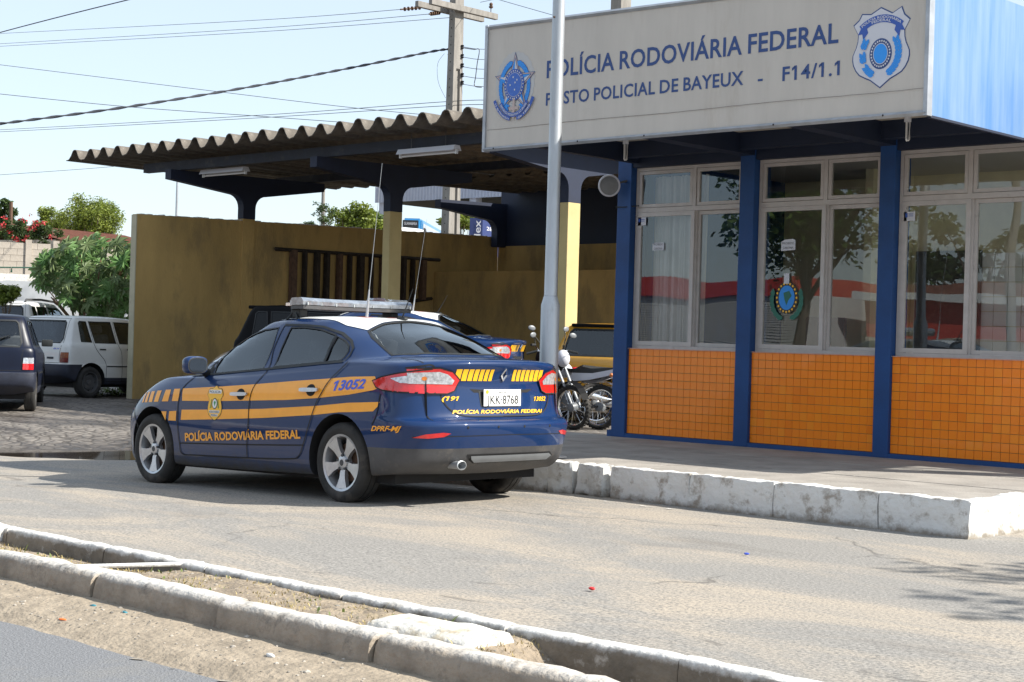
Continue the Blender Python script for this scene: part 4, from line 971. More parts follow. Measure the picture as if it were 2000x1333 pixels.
def islz(x, y):
    t = (y-4.42)/.45; base = .075
    lowr = sstep(-4.45, -4.15, x); lowl = sstep(-6.75, -7.3, x)*sstep(-8.9, -8.5, x)*(t)
    z = base*(1-lowr)-.06*lowr-.07*lowl
    return z+.012*mn.noise(Vector((x*3, y*3, 0)))+.006*mn.noise(Vector((x*12, y*12, 0)))
M['islearth'] = mat('dry_weedy_earth', (.25, .20, .145), .95, 0, .35, 9, bump=.9, bscale=45, dirt=((.33, .26, .17), 8, .5, .8))
s_ = reparent(sheet('strip_earth', -17, 1.5, 4.40, 4.90, .05, islz, M['islearth']), island)
if 'kind' in s_: del s_['kind']
e0 = stone('end_block', (-4.98, 4.45, .025), (-4.42, 4.47, .025), [(0, -.1), (0, .05), (.03, .085), (.16, .098), (.28, .088), (.315, .05), (.32, -.1)], M['kerbstain'], island, 5, 14, .012)
stone('end_block', (-9.4, 4.5, .0), (-8.62, 4.52, .0), [(0, -.1), (0, .09), (.03, .13), (.25, .15), (.36, .13), (.39, .10), (.4, -.1)], M['kerb'], island, 6, 14, .012)
# pale pipe lying across the strip, litter
b = BM(); p0 = PZ(160, 1107, .095); p1 = PZ(398, 1101, .095); tube(b, [p0, p0*.5+p1*.5+Vector((0, .01, 0)), p1], .011, 8); tag(obj('broken_pipe', b, M['kerb'], None, smooth=True), 'thin white broken pipe lying on the dry earth between the kerbs', 'pipe')
M['orangeball'] = mat('orange_peel', (.75, .16, .03), .5, 0, .15, 30)
def blob(name, p, r, m, label, cat, sq=(1, 1, 1), seed=0):
    b = BM(); bmesh.ops.create_icosphere(b, subdivisions=3, radius=r)
    for v in b.verts: v.co += mn.noise_vector(v.co*40+Vector((seed, 0, 0)))*r*.25; v.co = Vector((v.co.x*sq[0], v.co.y*sq[1], v.co.z*sq[2]))+p
    return tag(obj(name, b, m, None, smooth=True), label, cat)
blob('orange', PZ(284, 1085, .085), .019, M['orangeball'], 'small round orange fruit by the foot of the inner kerb', 'fruit')
blob('bottle_cap', PZ(1156, 1150, .012), .014, mat('red_plastic', (.6, .03, .03), .4), 'crushed red plastic cap alone on the sunny asphalt', 'litter', (1.3, .9, .6), 2)
blob('paper_scrap', PZ(1458, 1082, .012), .014, mat('blue_plastic', (.05, .10, .6), .4), 'bright blue plastic scrap on the asphalt in front of the pavement', 'litter', (1.4, .8, .5), 3)
M['teal'] = mat('teal_plastic_bag', (.04, .18, .22), .5, 0, .3, 30)
blob('plastic_scrap', PZ(183, 1186, -.0), .018, M['teal'], 'torn teal plastic scrap at the kerb foot, left one', 'litter', (1.5, .8, .7), 4)
blob('plastic_scrap', PZ(243, 1198, -.0), .015, M['teal'], 'small dark teal plastic scrap at the kerb foot, right one', 'litter', (1.5, .8, .7), 5)
blob('crumpled_cup', PZ(528, 1281, -.0), .016, M['whitecar'], 'crushed white cup with dry grass at the kerb foot', 'litter', (1.6, .8, .6), 6)
blob('orange_peel', PZ(122, 1210, -.02), .013, M['orangeball'], 'flat scrap of orange peel on the gutter sand', 'litter', (1.8, 1, .4), 7)
# pebbles and grit
b = BM()
for k in range(900):
    x = rnd.uniform(-9.5, -3.0); y = rnd.choice((rnd.uniform(3.88, 4.22), rnd.uniform(4.45, 4.86))); z = sandz(x, y) if y < 4.3 else islz(x, y)
    r = rnd.uniform(.002, .008)*(1 if rnd.random() < .9 else 1.8); q = bmesh.ops.create_icosphere(b, subdivisions=1, radius=r)['verts']; s = Vector((rnd.uniform(.7, 1.5), rnd.uniform(.7, 1.4), rnd.uniform(.5, .9)))
    for v in q: v.co = Vector((v.co.x*s.x+x, v.co.y*s.y+y, v.co.z*s.z+z))
tag(obj('grit', b, mat('grit_stone', (.30, .27, .23), .9, 0, .3, 30, island=.5)), 'scattered grit and small stones along the kerbs', kind='stuff')
# dry weeds
M['dryweed'] = mat('dry_grass_blade', (.34, .27, .12), .8, 0, .2, 4, island=.4); M['greenweed'] = mat('green_weed', (.13, .17, .04), .7, 0, .2, 4, island=.4)
for nm, mm, cnt, lab in (('dry_grass', 'dryweed', 3000, 'sparse dry yellow grass on the strip of earth between the kerbs'), ('green_weed', 'greenweed', 260, 'small green weeds on the strip of earth between the kerbs')):
    V = []; Fc = []
    for k in range(cnt):
        cx = rnd.uniform(-8.6, -4.3); 
        cy = rnd.uniform(4.44, 4.87)
        if mn.noise(Vector((cx*4, cy*5, cnt*.01))) < .08 and rnd.random() < .88: continue
        z = islz(cx, cy)-.004; h = rnd.uniform(.006, .022)*(3.2 if rnd.random() < .025 else 1); a = rnd.uniform(0, 2*pi); lean = rnd.uniform(.2, 1.5)*h; w = rnd.uniform(.0012, .003)*(2.2 if mm == 'greenweed' else 1)
        dx, dy = cos(a), sin(a); i0 = len(V)
        V += [(cx-dy*w, cy+dx*w, z), (cx+dy*w, cy-dx*w, z), (cx+dx*lean*.5+dy*w, cy+dy*lean*.5-dx*w, z+h*.7), (cx+dx*lean*.5-dy*w, cy+dy*lean*.5+dx*w, z+h*.7), (cx+dx*lean, cy+dy*lean, z+h)]
        Fc += [(i0, i0+1, i0+2, i0+3), (i0+3, i0+2, i0+4)]
    me = bpy.data.meshes.new(nm); me.from_pydata(V, [], Fc); tag(mobj(nm, me, M[mm]), lab, kind='stuff')
# faded painted lines on the forecourt, dashes on the road
def worn(name, col, th=.5, sc=9):
    m = mat(name, col, .85, 0, .08, 8); nt = m.node_tree; N = nt.nodes; L = nt.links; b = N['Principled BSDF']
    tc = N.new('ShaderNodeTexCoord'); n = N.new('ShaderNodeTexNoise'); n.inputs['Scale'].default_value = sc; n.inputs['Detail'].default_value = 8; n.inputs['Roughness'].default_value = .7; L.new(tc.outputs['Object'], n.inputs['Vector'])
    r = N.new('ShaderNodeMapRange'); r.inputs['From Min'].default_value = th; r.inputs['From Max'].default_value = th+.05; L.new(n.outputs['Fac'], r.inputs['Value']); L.new(r.outputs[0], b.inputs['Alpha']); return m
M['worn'] = worn('worn_white_paint', (.62, .60, .56), .50); M['worn2'] = worn('very_worn_white_paint', (.60, .58, .54), .57)
for (y0, y1, mm) in ((5.055, 5.075, 'worn'), (5.15, 5.20, 'worn')):
    tag(sheet('painted_line', -9, -1, y0, y1, .2, lambda x, y: ground(x, y)+.009, M[mm]), label='faded white line painted on the forecourt along the kerb')
o_ = sheet('painted_line', -11.5, -4.5, 10.05, 10.12, .2, lambda x, y: ground(x, y)+.006, M['worn2']); tag(o_, label='almost worn away white line painted beside the pavement')
rm = BM()
for px, py, w, h in ((268, 1287, 18, 3.2), (338, 1305, 7, 1.5), (398, 1315, 9, 2), (440, 1330, 20, 3), (445, 1308, 6, 1.5)):
    c = PZ(px, py, -.0505); 
    rm.faces.new([rm.verts.new(c+Vector((dx*w*.0017, dy*h*.005+dx*.01, 0))) for dx, dy in ((-1, -.6), (-.2, -1), (1, -.4), (.7, .8), (-.6, 1))])
tag(obj('painted_flecks', rm, M['kerb']), label='flecks of old white paint on the road', kind='structure')

# ================================================================== police post
M['bluewall'] = mat('blue_wall_paint', (.004, .050, .185), .6, 0, .14, 3, bump=.1, bscale=50, dirt=((.30, .34, .38), 7, .69, .75))
M['navywall'] = mat('navy_wall_paint', (.005, .012, .036), .65, 0, .15, 3)
M['tile'] = mat('orange_glazed_tile', (.94, .245, .008), .28, 0, .05, 3, coat=.3, island=0)
M['grout'] = mat('dark_tile_grout', (.20, .13, .06), .9, 0, .4, 12)
M['alu'] = mat('painted_window_frame', (.47, .44, .42), .5, .1, .08, 8, dirt=((.24, .21, .19), 9, .62, .6))
M['soffit'] = mat('dusty_soffit', (.52, .47, .40), .9, 0, .1, 5)
M['signface'] = mat('beige_sign_sheet', (.50, .465, .42), .6, 0, .05, 2.2, dirt=((.37, .325, .27), 1.6, .56, .35), stretch=(2.6, 1, .5))
M['signside'] = mat('weathered_blue_sign_sheet', (.075, .19, .42), .55, 0, 0, 2.2, col2=(.17, .27, .42), stretch=(1, 4, .35))
M['signframe'] = mat('sign_frame_aluminium', (.38, .40, .43), .45, .5, .15, 6)
M['signink'] = mat('sign_blue_lettering', (.022, .06, .20), .55)
M['skyblue'] = mat('sign_light_blue', (.02, .25, .72), .5); M['midblue'] = mat('sign_mid_blue', (.03, .09, .38), .5); M['palewhite'] = mat('sign_pale_white', (.56, .57, .62), .5)
M['pinkline'] = mat('sign_pink_grey', (.45, .36, .34), .5)
YF = 13.79
post = empty('police_post', (-8.5, YF, PZT)); tag(post, 'single-storey police post with blue columns, orange tiled panels and large white-framed windows', 'building')
def pbox(name, a, b, m, parent=post, bev=0):
    bm_ = BM(); box(bm_, a, b, bev); o = obj(name, bm_, M[m] if isinstance(m, str) else m, None); 
    o.parent = parent; o.matrix_parent_inverse = parent.matrix_world.inverted() if parent else Matrix(); return o
bpy.context.view_layer.update()
CX = [(-11.41, -11.22), (-9.77, -9.59), (-8.13, -7.96), (-6.47, -6.29), (-4.9, -4.72)]
for a, b in CX: pbox('column', (a, YF, PZT), (b, YF+.30, 3.52), 'bluewall', bev=.008)
pbox('base_beam', (-11.47, YF+.003, PZT), (-11.411, YF+.3, PZT+.07), 'bluewall'); 
BY = [(CX[i][1], CX[i+1][0]) for i in range(4)]
tp = .0855; tot = 0
tme = bpy.data.meshes.new('tile'); tb = BM(); box(tb, (.0022, -.006, .0022), (.0875-.0022, .004, tp-.0022), .0014); tb.to_mesh(tme); tb.free(); 
tmats = [M['tile'], mat('orange_tile_light', (.95, .275, .012), .28, 0, .05, 3, coat=.3), mat('orange_tile_deep', (.89, .215, .006), .28, 0, .05, 3, coat=.3)]
tms = []
for q in tmats: t_ = tme.copy(); t_.materials.append(q); tms.append(t_)
stuffb = BM()
for bi in (2, 1, 0, 3):
    x0, x1 = BY[bi]; n = int(round((x1-x0-.004)/.0875)); w = (x1-x0-.004)/n; rows = 11
    pbox('wall_backing', (x0, YF+.048, PZT), (x1, YF+.25, 1.238), 'grout')
    pbox('base_beam', (x0, YF+.004, PZT), (x1, YF+.05, PZT+.045), 'bluewall')
    for j in range(rows):
        for i in range(n):
            X0 = x0+.002+i*w; Z0 = PZT+.047+j*tp; 
            if tot < 300:
                o = bpy.data.objects.new('tile', tms[0 if rnd.random() < .72 else rnd.choice((1, 2))]); COL.objects.link(o); o.parent = post
                o.location = Vector((X0, YF+.046+rnd.uniform(-.0007, .0007), Z0))-post.location; tot += 1
            else:
                box(stuffb, (X0+.0022, YF+.040, Z0+.0022), (X0+w-.0022, YF+.052, Z0+tp-.0022))
so_ = obj('tile_field', stuffb, M['tile'], post); so_.matrix_parent_inverse = Matrix.Translation(-post.location); so_['kind'] = 'stuff'
# windows
def frame_rect(bm_, x0, x1, z0, z1, y0, y1, w):
    box(bm_, (x0, y0, z0), (x1, y1, z0+w)); box(bm_, (x0, y0, z1-w), (x1, y1, z1)); box(bm_, (x0, y0, z0+w), (x0+w, y1, z1-w)); box(bm_, (x1-w, y0, z0+w), (x1, y1, z1-w))
panes = []
for (x0, x1), xm in zip(BY, (-10.42, -8.79, -7.22, -5.6)):
    if xm == -5.6: x1 = -4.905
    fr = BM(); yA = YF+.09
    frame_rect(fr, x0+.005, x1-.002, 1.243, 3.225, yA, yA+.09, .035)
    box(fr, (x0+.04, yA-.004, 2.735), (x1-.037, yA+.08, 2.785)); box(fr, (xm-.022, yA-.003, 2.785), (xm+.022, yA+.08, 3.19)); box(fr, (xm-.012, yA+.02, 1.278), (xm+.030, yA+.07, 2.735))
    win = obj('window', fr, M['alu'], None); reparent(win, post)
    for (a, b, c, d, yo, wd) in ((x0+.045, xm-.026, 2.79, 3.186, .0, .035), (xm+.026, x1-.042, 2.79, 3.186, .006, .035), (x0+.042, xm+.012, 1.280, 2.733, -.006, .045), (xm+.018, x1-.038, 1.280, 2.733, .045, .040)):
        s1 = BM(); frame_rect(s1, a, b, c, d, yA+yo, yA+yo+.035, wd); sh = obj('sash', s1, M['alu'], None); reparent(sh, win)
        g1 = BM(); f_ = [g1.verts.new(p) for p in ((a+wd-.004, yA+yo+.018, c+wd-.004), (b-wd+.004, yA+yo+.018, c+wd-.004), (b-wd+.004, yA+yo+.018, d-wd+.004), (a+wd-.004, yA+yo+.018, d-wd+.004))]; g1.faces.new(f_)
        # panes are cut into strips so that each flexes a little
        pn = obj('pane', g1, M['winglass'], None); reparent(pn, win); panes.append(pn)
    pbox('window_sill', (x0, YF+.02, 1.2385), (x1, YF+.22, 1.2425), 'alu')
pbox('lintel', (-11.41, YF+.02, 3.227), (-4.7, YF+.30, 3.50), 'navywall')
# body of the building and flat roof
wallp = mat('interior_cream_wall', (.70, .66, .46), .8, 0, .08, 3); M['itile'] = mat('interior_white_tile', (.80, .83, .82), .3, 0, .05, 3, coat=.3)
pbox('side_wall', (-11.40, 14.10, PZT), (-11.22, 16.95, 3.5), 'bluewall'); pbox('rear_wall', (-11.22, 16.80, PZT), (-4.0, 16.95, 3.5), wallp); pbox('corner_post', (-4.1, 16.55, 1.1), (-4.0, 16.80, 3.5), wallp)
pbox('partition_wall', (-9.55, 15.9, PZT), (-9.45, 16.80, 3.5), wallp); pbox('open_end_wall', (-4.1, 13.8, PZT), (-4.0, 16.80, 1.1), wallp)  # unseen end wall, left open above to let daylight into the room
pbox('room_floor', (-11.22, 14.05, PZT-.02), (-4.1, 16.80, PZT+.012), 'slab'); pbox('ceiling', (-11.22, 14.09, 3.33), (-4.1, 16.80, 3.38), mat('ceiling_paint', (.50, .49, .46), .8))
# interior tiled wall, right half
tb = BM(); px_ = .165
for i in range(32):
    for j in range(13):
        X0 = -9.40+i*px_; Z0 = PZT+.02+j*px_
        box(tb, (X0+.004, 16.78, Z0+.004), (X0+px_-.004, 16.799, Z0+px_-.004))
it = obj('interior_tiling', tb, M['itile'], None); reparent(it, post); it['kind'] = 'stuff'
# flat roof, overhang soffit with beams
pbox('roof_slab', (-11.2, 11.56, 3.52), (-6.43, 16.95, 4.05), 'navywall'); pbox('roof_slab', (-6.43, 13.6, 3.52), (-4.0, 16.95, 3.75), 'navywall')
for x0, x1 in ((-11.2, -11.12),)+tuple(CX[1:3])+((-6.56, -6.43),):
    x0, x1 = min(x0, x1), max(x0, x1); pbox('soffit_beam', (x0, 11.70, 3.27), (x1, YF-.002, 3.516), 'navywall')
pbox('soffit_beam', (-11.2, 11.58, 3.22), (-6.43, 11.698, 3.516), 'navywall'); pbox('soffit_beam', (-11.12, 13.5, 3.30), (-6.56, 13.62, 3.514), 'navywall')
for a, b in ((-11.118, -9.772), (-9.588, -8.132), (-7.958, -6.562)): pbox('soffit_panel', (a, 11.702, 3.47), (b, 13.498, 3.512), 'soffit')

# notices and sticker on the panes
def flat(name, polys, Y, m, parent, off=0.):
    """polys in (x, z) on the plane y = Y, facing -Y"""
    bm_ = geo2d(polys)
    for v in bm_.verts: v.co = Vector((v.co.x, Y-off-v.co.z, v.co.y))
    bm_.normal_update()
    for f in bm_.faces:
        if f.normal.y > 0: f.normal_flip()
    o = obj(name, bm_, M[m] if isinstance(m, str) else m, None)
    if parent is not None: reparent(o, parent)
    return o
def ftext(name, txt, x0, x1, z0, z1, Y, m, parent, bold=0, shear=0, sp=1.):
    if ' ' in txt:   # one object per word
        W_ = text_width(txt, bold, sp); pos = 0
        for w in txt.split(' '):
            e_ = text_width(txt[:pos+len(w)], bold, sp); s_ = e_-text_width(w, bold, sp); pos += len(w)+1
            o = ftext(name, w, x0+(x1-x0)*s_/W_, x0+(x1-x0)*e_/W_, z0, z1, Y, m, parent, bold, shear, sp)
        return o
    vs, fs_ = text_geo(txt, bold, shear, sp); mp = quadmap([(x0, z0), (x1, z0), (x1, z1), (x0, z1)])
    return flat(name, [([mp(v.x, v.y) for v in vs], fs_)], Y, m, parent)
YG = YF+.09
def notice(px, py, w, h, label, ragged=0):
    c = PY(px, py, YG-.002); Y = YG-.006
    pts = [(c.x-w/2, c.z-h/2), (c.x+w/2, c.z-h/2+ragged*.01), (c.x+w/2, c.z+h/2), (c.x+w*.3, c.z+h/2+ragged*.012), (c.x-w*.25, c.z+h/2+ragged*.006), (c.x-w/2, c.z+h*.35)]
    n_ = flat('paper_notice', [pts], Y, 'palewhite', None); tag(n_, label, 'notice', 'notices taped to the window panes')
    ftext('notice_lettering', 'PROIBIDO', c.x-w*.42, c.x+w*.42, c.z+.012, c.z+.034, Y-.001, 'ink', n_, .0); ftext('notice_lettering', 'CARONA', c.x-w*.38, c.x+w*.38, c.z-.034, c.z-.012, Y-.001, 'ink', n_, .0)
notice(1286, 482, .155, .085, 'small white paper notice on the leftmost window pane')
notice(1540, 480, .17, .11, 'torn white paper notice on the pane above the round sticker', 1)
for px, py, lb in ((1254, 433, 'small white leaflet in the upper corner of the leftmost window pane'), (1777, 423, 'small white leaflet in the upper corner of the window right of the third column')):
    c = PY(px, py, YG); n_ = flat('leaflet', [[(c.x-.06, c.z-.045), (c.x+.06, c.z-.045), (c.x+.06, c.z+.045), (c.x-.06, c.z+.045)]], YG-.006, 'palewhite', None); tag(n_, lb, 'leaflet', 'leaflets in the window corners')
    flat('leaflet_print', [[(c.x-.045, c.z-.01), (c.x-.02, c.z-.01), (c.x-.02, c.z+.03), (c.x-.045, c.z+.03)], [(c.x-.01, c.z+.0), (c.x+.04, c.z+.0), (c.x+.04, c.z+.006), (c.x-.01, c.z+.006)], [(c.x-.01, c.z+.018), (c.x+.04, c.z+.018), (c.x+.04, c.z+.024), (c.x-.01, c.z+.024)]], YG-.0075, 'midblue', n_)
def ell(cx, cz, a, b, n=40, t0=0, t1=2*pi): return [(cx+a*cos(t0+(t1-t0)*k/n), cz+b*sin(t0+(t1-t0)*k/n)) for k in range(n)]
def leafp(cx, cz, L, w, ang):
    c, s = cos(ang), sin(ang); P = [(0, 0), (L*.25, w*.8), (L*.55, w), (L, 0), (L*.6, -w*.85), (L*.25, -w*.7)]
    return [(cx+x*c-y*s, cz+x*s+y*c) for x, y in P]
def star(cx, cz, sx, sz, r0=1., r1=.40, rot=pi/2): return [(cx+sx*(r0 if k % 2 == 0 else r1)*cos(rot+k*pi/5), cz+sz*(r0 if k % 2 == 0 else r1)*sin(rot+k*pi/5)) for k in range(10)]
c = PY(1537, 582, YG); Y = YG-.005
stk = flat('round_sticker', [ell(c.x, c.z, .135, .165)], Y, mat('sticker_dark', (.03, .025, .02), .5), None); tag(stk, 'oval emblem sticker with blue centre and green wreath on the window pane', 'sticker')
M['wreath'] = mat('wreath_green', (.015, .13, .09), .5)
flat('sticker_ring', [ell(c.x+.118*cos(k*pi/10), c.z+.145*sin(k*pi/10), .011, .012, 8) for k in range(20)], Y-.001, 'yellow_film', stk)
flat('sticker_globe', [ell(c.x, c.z, .095, .125)], Y-.0015, 'skyblue', stk); flat('sticker_map', [[(c.x-.04, c.z+.05), (c.x+.03, c.z+.07), (c.x+.06, c.z+.02), (c.x+.02, c.z-.03), (c.x, c.z-.08), (c.x-.025, c.z-.02)]], Y-.002, 'wreath', stk)
flat('sticker_wreath', [leafp(c.x+.17*cos(a), c.z-.01+.205*sin(a), .10, .03, a+(pi/2 if sg_ > 0 else -pi/2)) for sg_ in (1, -1) for a in [(-pi/2+sg_*(.22+.28*k)) for k in range(6)]], Y-.001, 'wreath', stk)
c2_ = PY(1537, 545, YG); flat('sticker_tab', [[(c2_.x-.032, c2_.z-.05), (c2_.x+.032, c2_.z-.05), (c2_.x+.032, c2_.z+.055), (c2_.x-.032, c2_.z+.055)]], Y-.002, 'palewhite', stk)

# things inside
M['curtain'] = mat('white_curtain', (.60, .60, .60), .9, 0, .05, 6)
cb = BM(); n = 90
prev = None
for i in range(n+1):
    x = -11.16+.72*i/n; y = YF+.36+.035*sin(i*.62)+.015*sin(i*1.7); a = cb.verts.new((x, y, .6)); b_ = cb.verts.new((x+.02*sin(i*.3), y, 3.15))
    if prev: cb.faces.new((prev[0], a, b_, prev[1]))
    prev = (a, b_)
tag(obj('curtain', cb, M['curtain'], None, smooth='all'), 'white curtain hanging in folds behind the leftmost window', 'curtain')
desk = empty('desk', (-8.1, 15.0, PZT), label='long wooden desk inside the police post under the windows', cat='desk')
b = BM(); box(b, (-9.3, 14.5, PZT+.82), (-6.9, 15.1, PZT+.86), .006); o = obj('desk_top', b, mat('desk_wood', (.22, .13, .06), .5, 0, .2, 8, stretch=(1, 6, 1)), None); reparent(o, desk)
for x in (-9.25, -6.98):
    b = BM(); box(b, (x, 14.55, PZT+.012), (x+.05, 15.05, PZT+.818)); o = obj('leg', b, M['dkplastic'], None); reparent(o, desk)
mon = empty('computer_monitor', (-8.95, 14.75, PZT+.86), label='black computer monitor seen from behind through the middle window', cat='monitor')
pc = PY(1612, 655, 14.72)
b = BM(); box(b, (pc.x-.24, 14.70, pc.z-.16), (pc.x+.24, 14.76, pc.z+.19), .02); reparent(obj('screen_housing', b, M['dkplastic'], None, smooth=True), mon)
b = BM(); box(b, (pc.x-.04, 14.72, PZT+.88), (pc.x+.04, 14.78, pc.z-.165)); box(b, (pc.x-.12, 14.66, PZT+.862), (pc.x+.12, 14.86, PZT+.882), .005); reparent(obj('stand', b, M['dkplastic'], None), mon)
cup = BM(); lathe(cup, [(0, 0), (.04, 0), (.05, .12), (.047, .12), (.038, .01), (0, .01)], Matrix.Translation((-7.75, 14.8, PZT+.862)), 20); tag(obj('plastic_cup', cup, M['palewhite'], None, smooth=True), 'white plastic cup on the desk behind the middle window', 'cup')
bd = BM(); box(bd, (-9.35, 16.71, 1.25), (-8.55, 16.77, 2.45), .005); board = tag(obj('notice_board', bd, M['dkplastic'], None), 'dark notice board on the wall inside the police post', 'notice board')
bd = BM(); box(bd, (-6.9, 16.71, 1.6), (-6.2, 16.77, 2.4), .005); tag(obj('wall_cabinet', bd, mat('steel_cabinet', (.06, .09, .14), .4), None), 'dark steel wall cabinet inside the police post', 'cabinet')
pc = PY(1640, 300, 15.2)
# chair
ch = empty('office_chair', (-6.9, 15.6, PZT+.012), label='pale wooden office chair behind the right-hand window', cat='chair')
M['chairwood'] = mat('pale_wood', (.45, .30, .14), .5, 0, .15, 10)
for nm, a, b_ in (('seat', (-7.15, 15.4, PZT+.45), (-6.65, 15.85, PZT+.49)), ('backrest', (-7.12, 15.82, PZT+.70), (-6.68, 15.86, PZT+1.02))):
    q = BM(); box(q, a, b_, .012); reparent(obj(nm, q, M['chairwood'], None, smooth=True), ch)
for x in (-7.13, -6.70):
    for y in (15.42, 15.82):
        q = BM(); box(q, (x, y, PZT+.012), (x+.035, y+.035, PZT+(.45 if y < 15.5 else .75))); reparent(obj('leg', q, M['chairwood'], None), ch)

# lamps under the soffit
def cfl(px, pt, pb, Y, label):
    a = PY(px, pt, Y); z1 = 3.468; zb = PY(px, pb, Y).z; e = empty('compact_lamp', (a.x, Y, z1), label=label, cat='lamp', group='bare compact fluorescent lamps under the eaves')
    b = BM(); lathe(b, [(0, z1), (.045, z1), (.045, z1-.02), (.03, z1-.03), (.03, zb+.16), (0, zb+.16)], Matrix.Translation((a.x, Y, 0)), 16); bmesh.ops.recalc_face_normals(b, faces=b.faces[:]); reparent(obj('holder', b, M['palewhite'], None, smooth=40), e)
    b = BM()
    for k in range(3):
        c_, s_ = cos(k*2*pi/3+.5)*.016, sin(k*2*pi/3+.5)*.016; tube(b, [(a.x+c_, Y+s_, zb+.155), (a.x+c_, Y+s_, zb+.01), (a.x+c_*.3, Y+s_*.3, zb)], .009, 8)
    reparent(obj('bulb', b, M['curtain'], None, smooth=True), e)
cfl(1222, 283, 313, 12.5, 'bare compact fluorescent lamp above the leftmost window'); cfl(1773, 233, 275, 12.3, 'bare compact fluorescent lamp near the right corner of the sign')
# round spotlight on the left column
hc = PY(1190, 363, 13.6); fl_ = empty('floodlight', hc, label='round floodlight with a pale rim fixed beside the leftmost blue column', cat='floodlight')
d_ = (Vector((0, 0, CAM_H+1))-hc).normalized()+Vector((.15, .1, -.05)); Q = d_.to_track_quat('Z', 'Y').to_matrix().to_4x4(); T = Matrix.Translation(hc) @ Q
b = BM(); lathe(b, [(0, -.14), (.05, -.13), (.10, -.05), (.118, 0)], T, 32); reparent(obj('reflector_bowl', b, M['dkplastic'], None, smooth=50), fl_)
b = BM(); lathe(b, [(.103, .004), (.106, .014), (.120, .012), (.124, 0), (.118, -.01), (.103, .002)], T, 40); reparent(obj('rim', b, M['palewhite'], None, smooth=50), fl_)
b = BM(); lathe(b, [(0, .012), (.06, .010), (.103, .004)], T, 32); reparent(obj('lens', b, M['greyplastic'], None, smooth='all'), fl_)
b = BM(); tube(b, [hc+Vector((.03, .05, .02)), hc+Vector((.12, .15, .06)), (-11.38, YF+.05, hc.z+.05)], .012, 6); reparent(obj('bracket', b, M['dkplastic'], None, smooth=True), fl_)
b = BM(); tube(b, [(-11.42, YF-.01, 2.80), (-11.30, YF-.012, 2.795), (-11.15, YF+.06, 2.81)], .006, 6); tube(b, [(-11.42, YF-.01, 2.80), (-12.2, 15.5, 2.45), (-14, 18.5, 2.2), (-17, 25.0, 2.9)], .006, 6)
tag(obj('service_cable', b, M['black'], None), 'thin black cable running from the left column into the carport', 'cable')

# ================================================================== the sign
YS = 11.5; SX0, SX1, SZ0 = -11.25, -6.38, 3.17; SZL, SZR = 4.40, 4.30
sign = empty('roof_sign', ((SX0+SX1)/2, YS, SZ0)); tag(sign, 'long beige roof-edge sign with blue lettering, a star emblem and a white shield', 'sign')
bm_ = BM(); v = [bm_.verts.new(p) for p in ((SX0, YS, SZ0), (SX1, YS, SZ0), (SX1, YS, SZR), (SX0, YS, SZL), (SX0, YS+.05, SZ0), (SX1, YS+.05, SZ0), (SX1, YS+.05, SZR), (SX0, YS+.05, SZL))]
for q in ((0, 1, 2, 3), (4, 7, 6, 5), (0, 4, 5, 1), (3, 2, 6, 7), (0, 3, 7, 4), (1, 5, 6, 2)): bm_.faces.new([v[i] for i in q])
reparent(obj('front_panel', bm_, M['signface'], None), sign)
bm_ = BM(); box(bm_, (SX1-.05, YS+.052, SZ0), (SX1, 16.9, SZR)); reparent(obj('side_panel', bm_, M['signside'], None), sign)
bm_ = BM(); tube(bm_, [(SX0, YS-.008, SZ0+.012), (SX1, YS-.008, SZ0+.012)], .022, 4); reparent(obj('frame_rail', bm_, M['signframe'], None), sign)
bm_ = BM(); tube(bm_, [(SX0, YS-.006, SZL), (SX1, YS-.006, SZR)], .022, 4); reparent(obj('frame_rail', bm_, M['signframe'], None), sign)
for x, z in ((SX0, SZL), (SX1, SZR)):
    bm_ = BM(); box(bm_, (x-.018, YS-.02, SZ0-.01), (x+.018, YS+.06, z+.02)); reparent(obj('frame_post', bm_, M['signframe'], None), sign)
bm_ = BM(); box(bm_, (SX1-.03, YS+.062, SZ0-.02), (SX1+.008, 16.9, SZ0)); reparent(obj('side_rail', bm_, M['navywall'], None), sign)
pts = [(x, 3.378+.004*sin(x*3)+.003*mn.noise(Vector((x*9, 0, 0)))) for x in np.linspace(SX0+.03, SX1-.02, 120)]
flat('sheet_joint', strip(pts, .0045), YS, mat('sheet_joint_grey', (.20, .18, .16), .8), sign, .002)
for x in (-11.1, -10.0, -9.2, -7.8, -6.75): flat('rivet', [ell(x, SZ0+.014, .009, .009, 10)], YS-.03, 'gap', sign)
ftext('sign_lettering', 'POLÍCIA RODOVIÁRIA FEDERAL', -10.44, -7.20, 3.825, 3.985, YS-.003, 'signink', sign, .018, 0, 1.04)
ftext('sign_lettering', 'POSTO POLICIAL DE BAYEUX', -10.44, -8.14, 3.560, 3.675, YS-.003, 'signink', sign, .018, 0, 1.06)
ftext('sign_lettering', '-', -7.99, -7.94, 3.545, 3.66, YS-.003, 'signink', sign, .01)
ftext('sign_lettering', 'F14/1.1', -7.74, -7.18, 3.555, 3.670, YS-.003, 'signink', sign, .018, 0, 1.12)
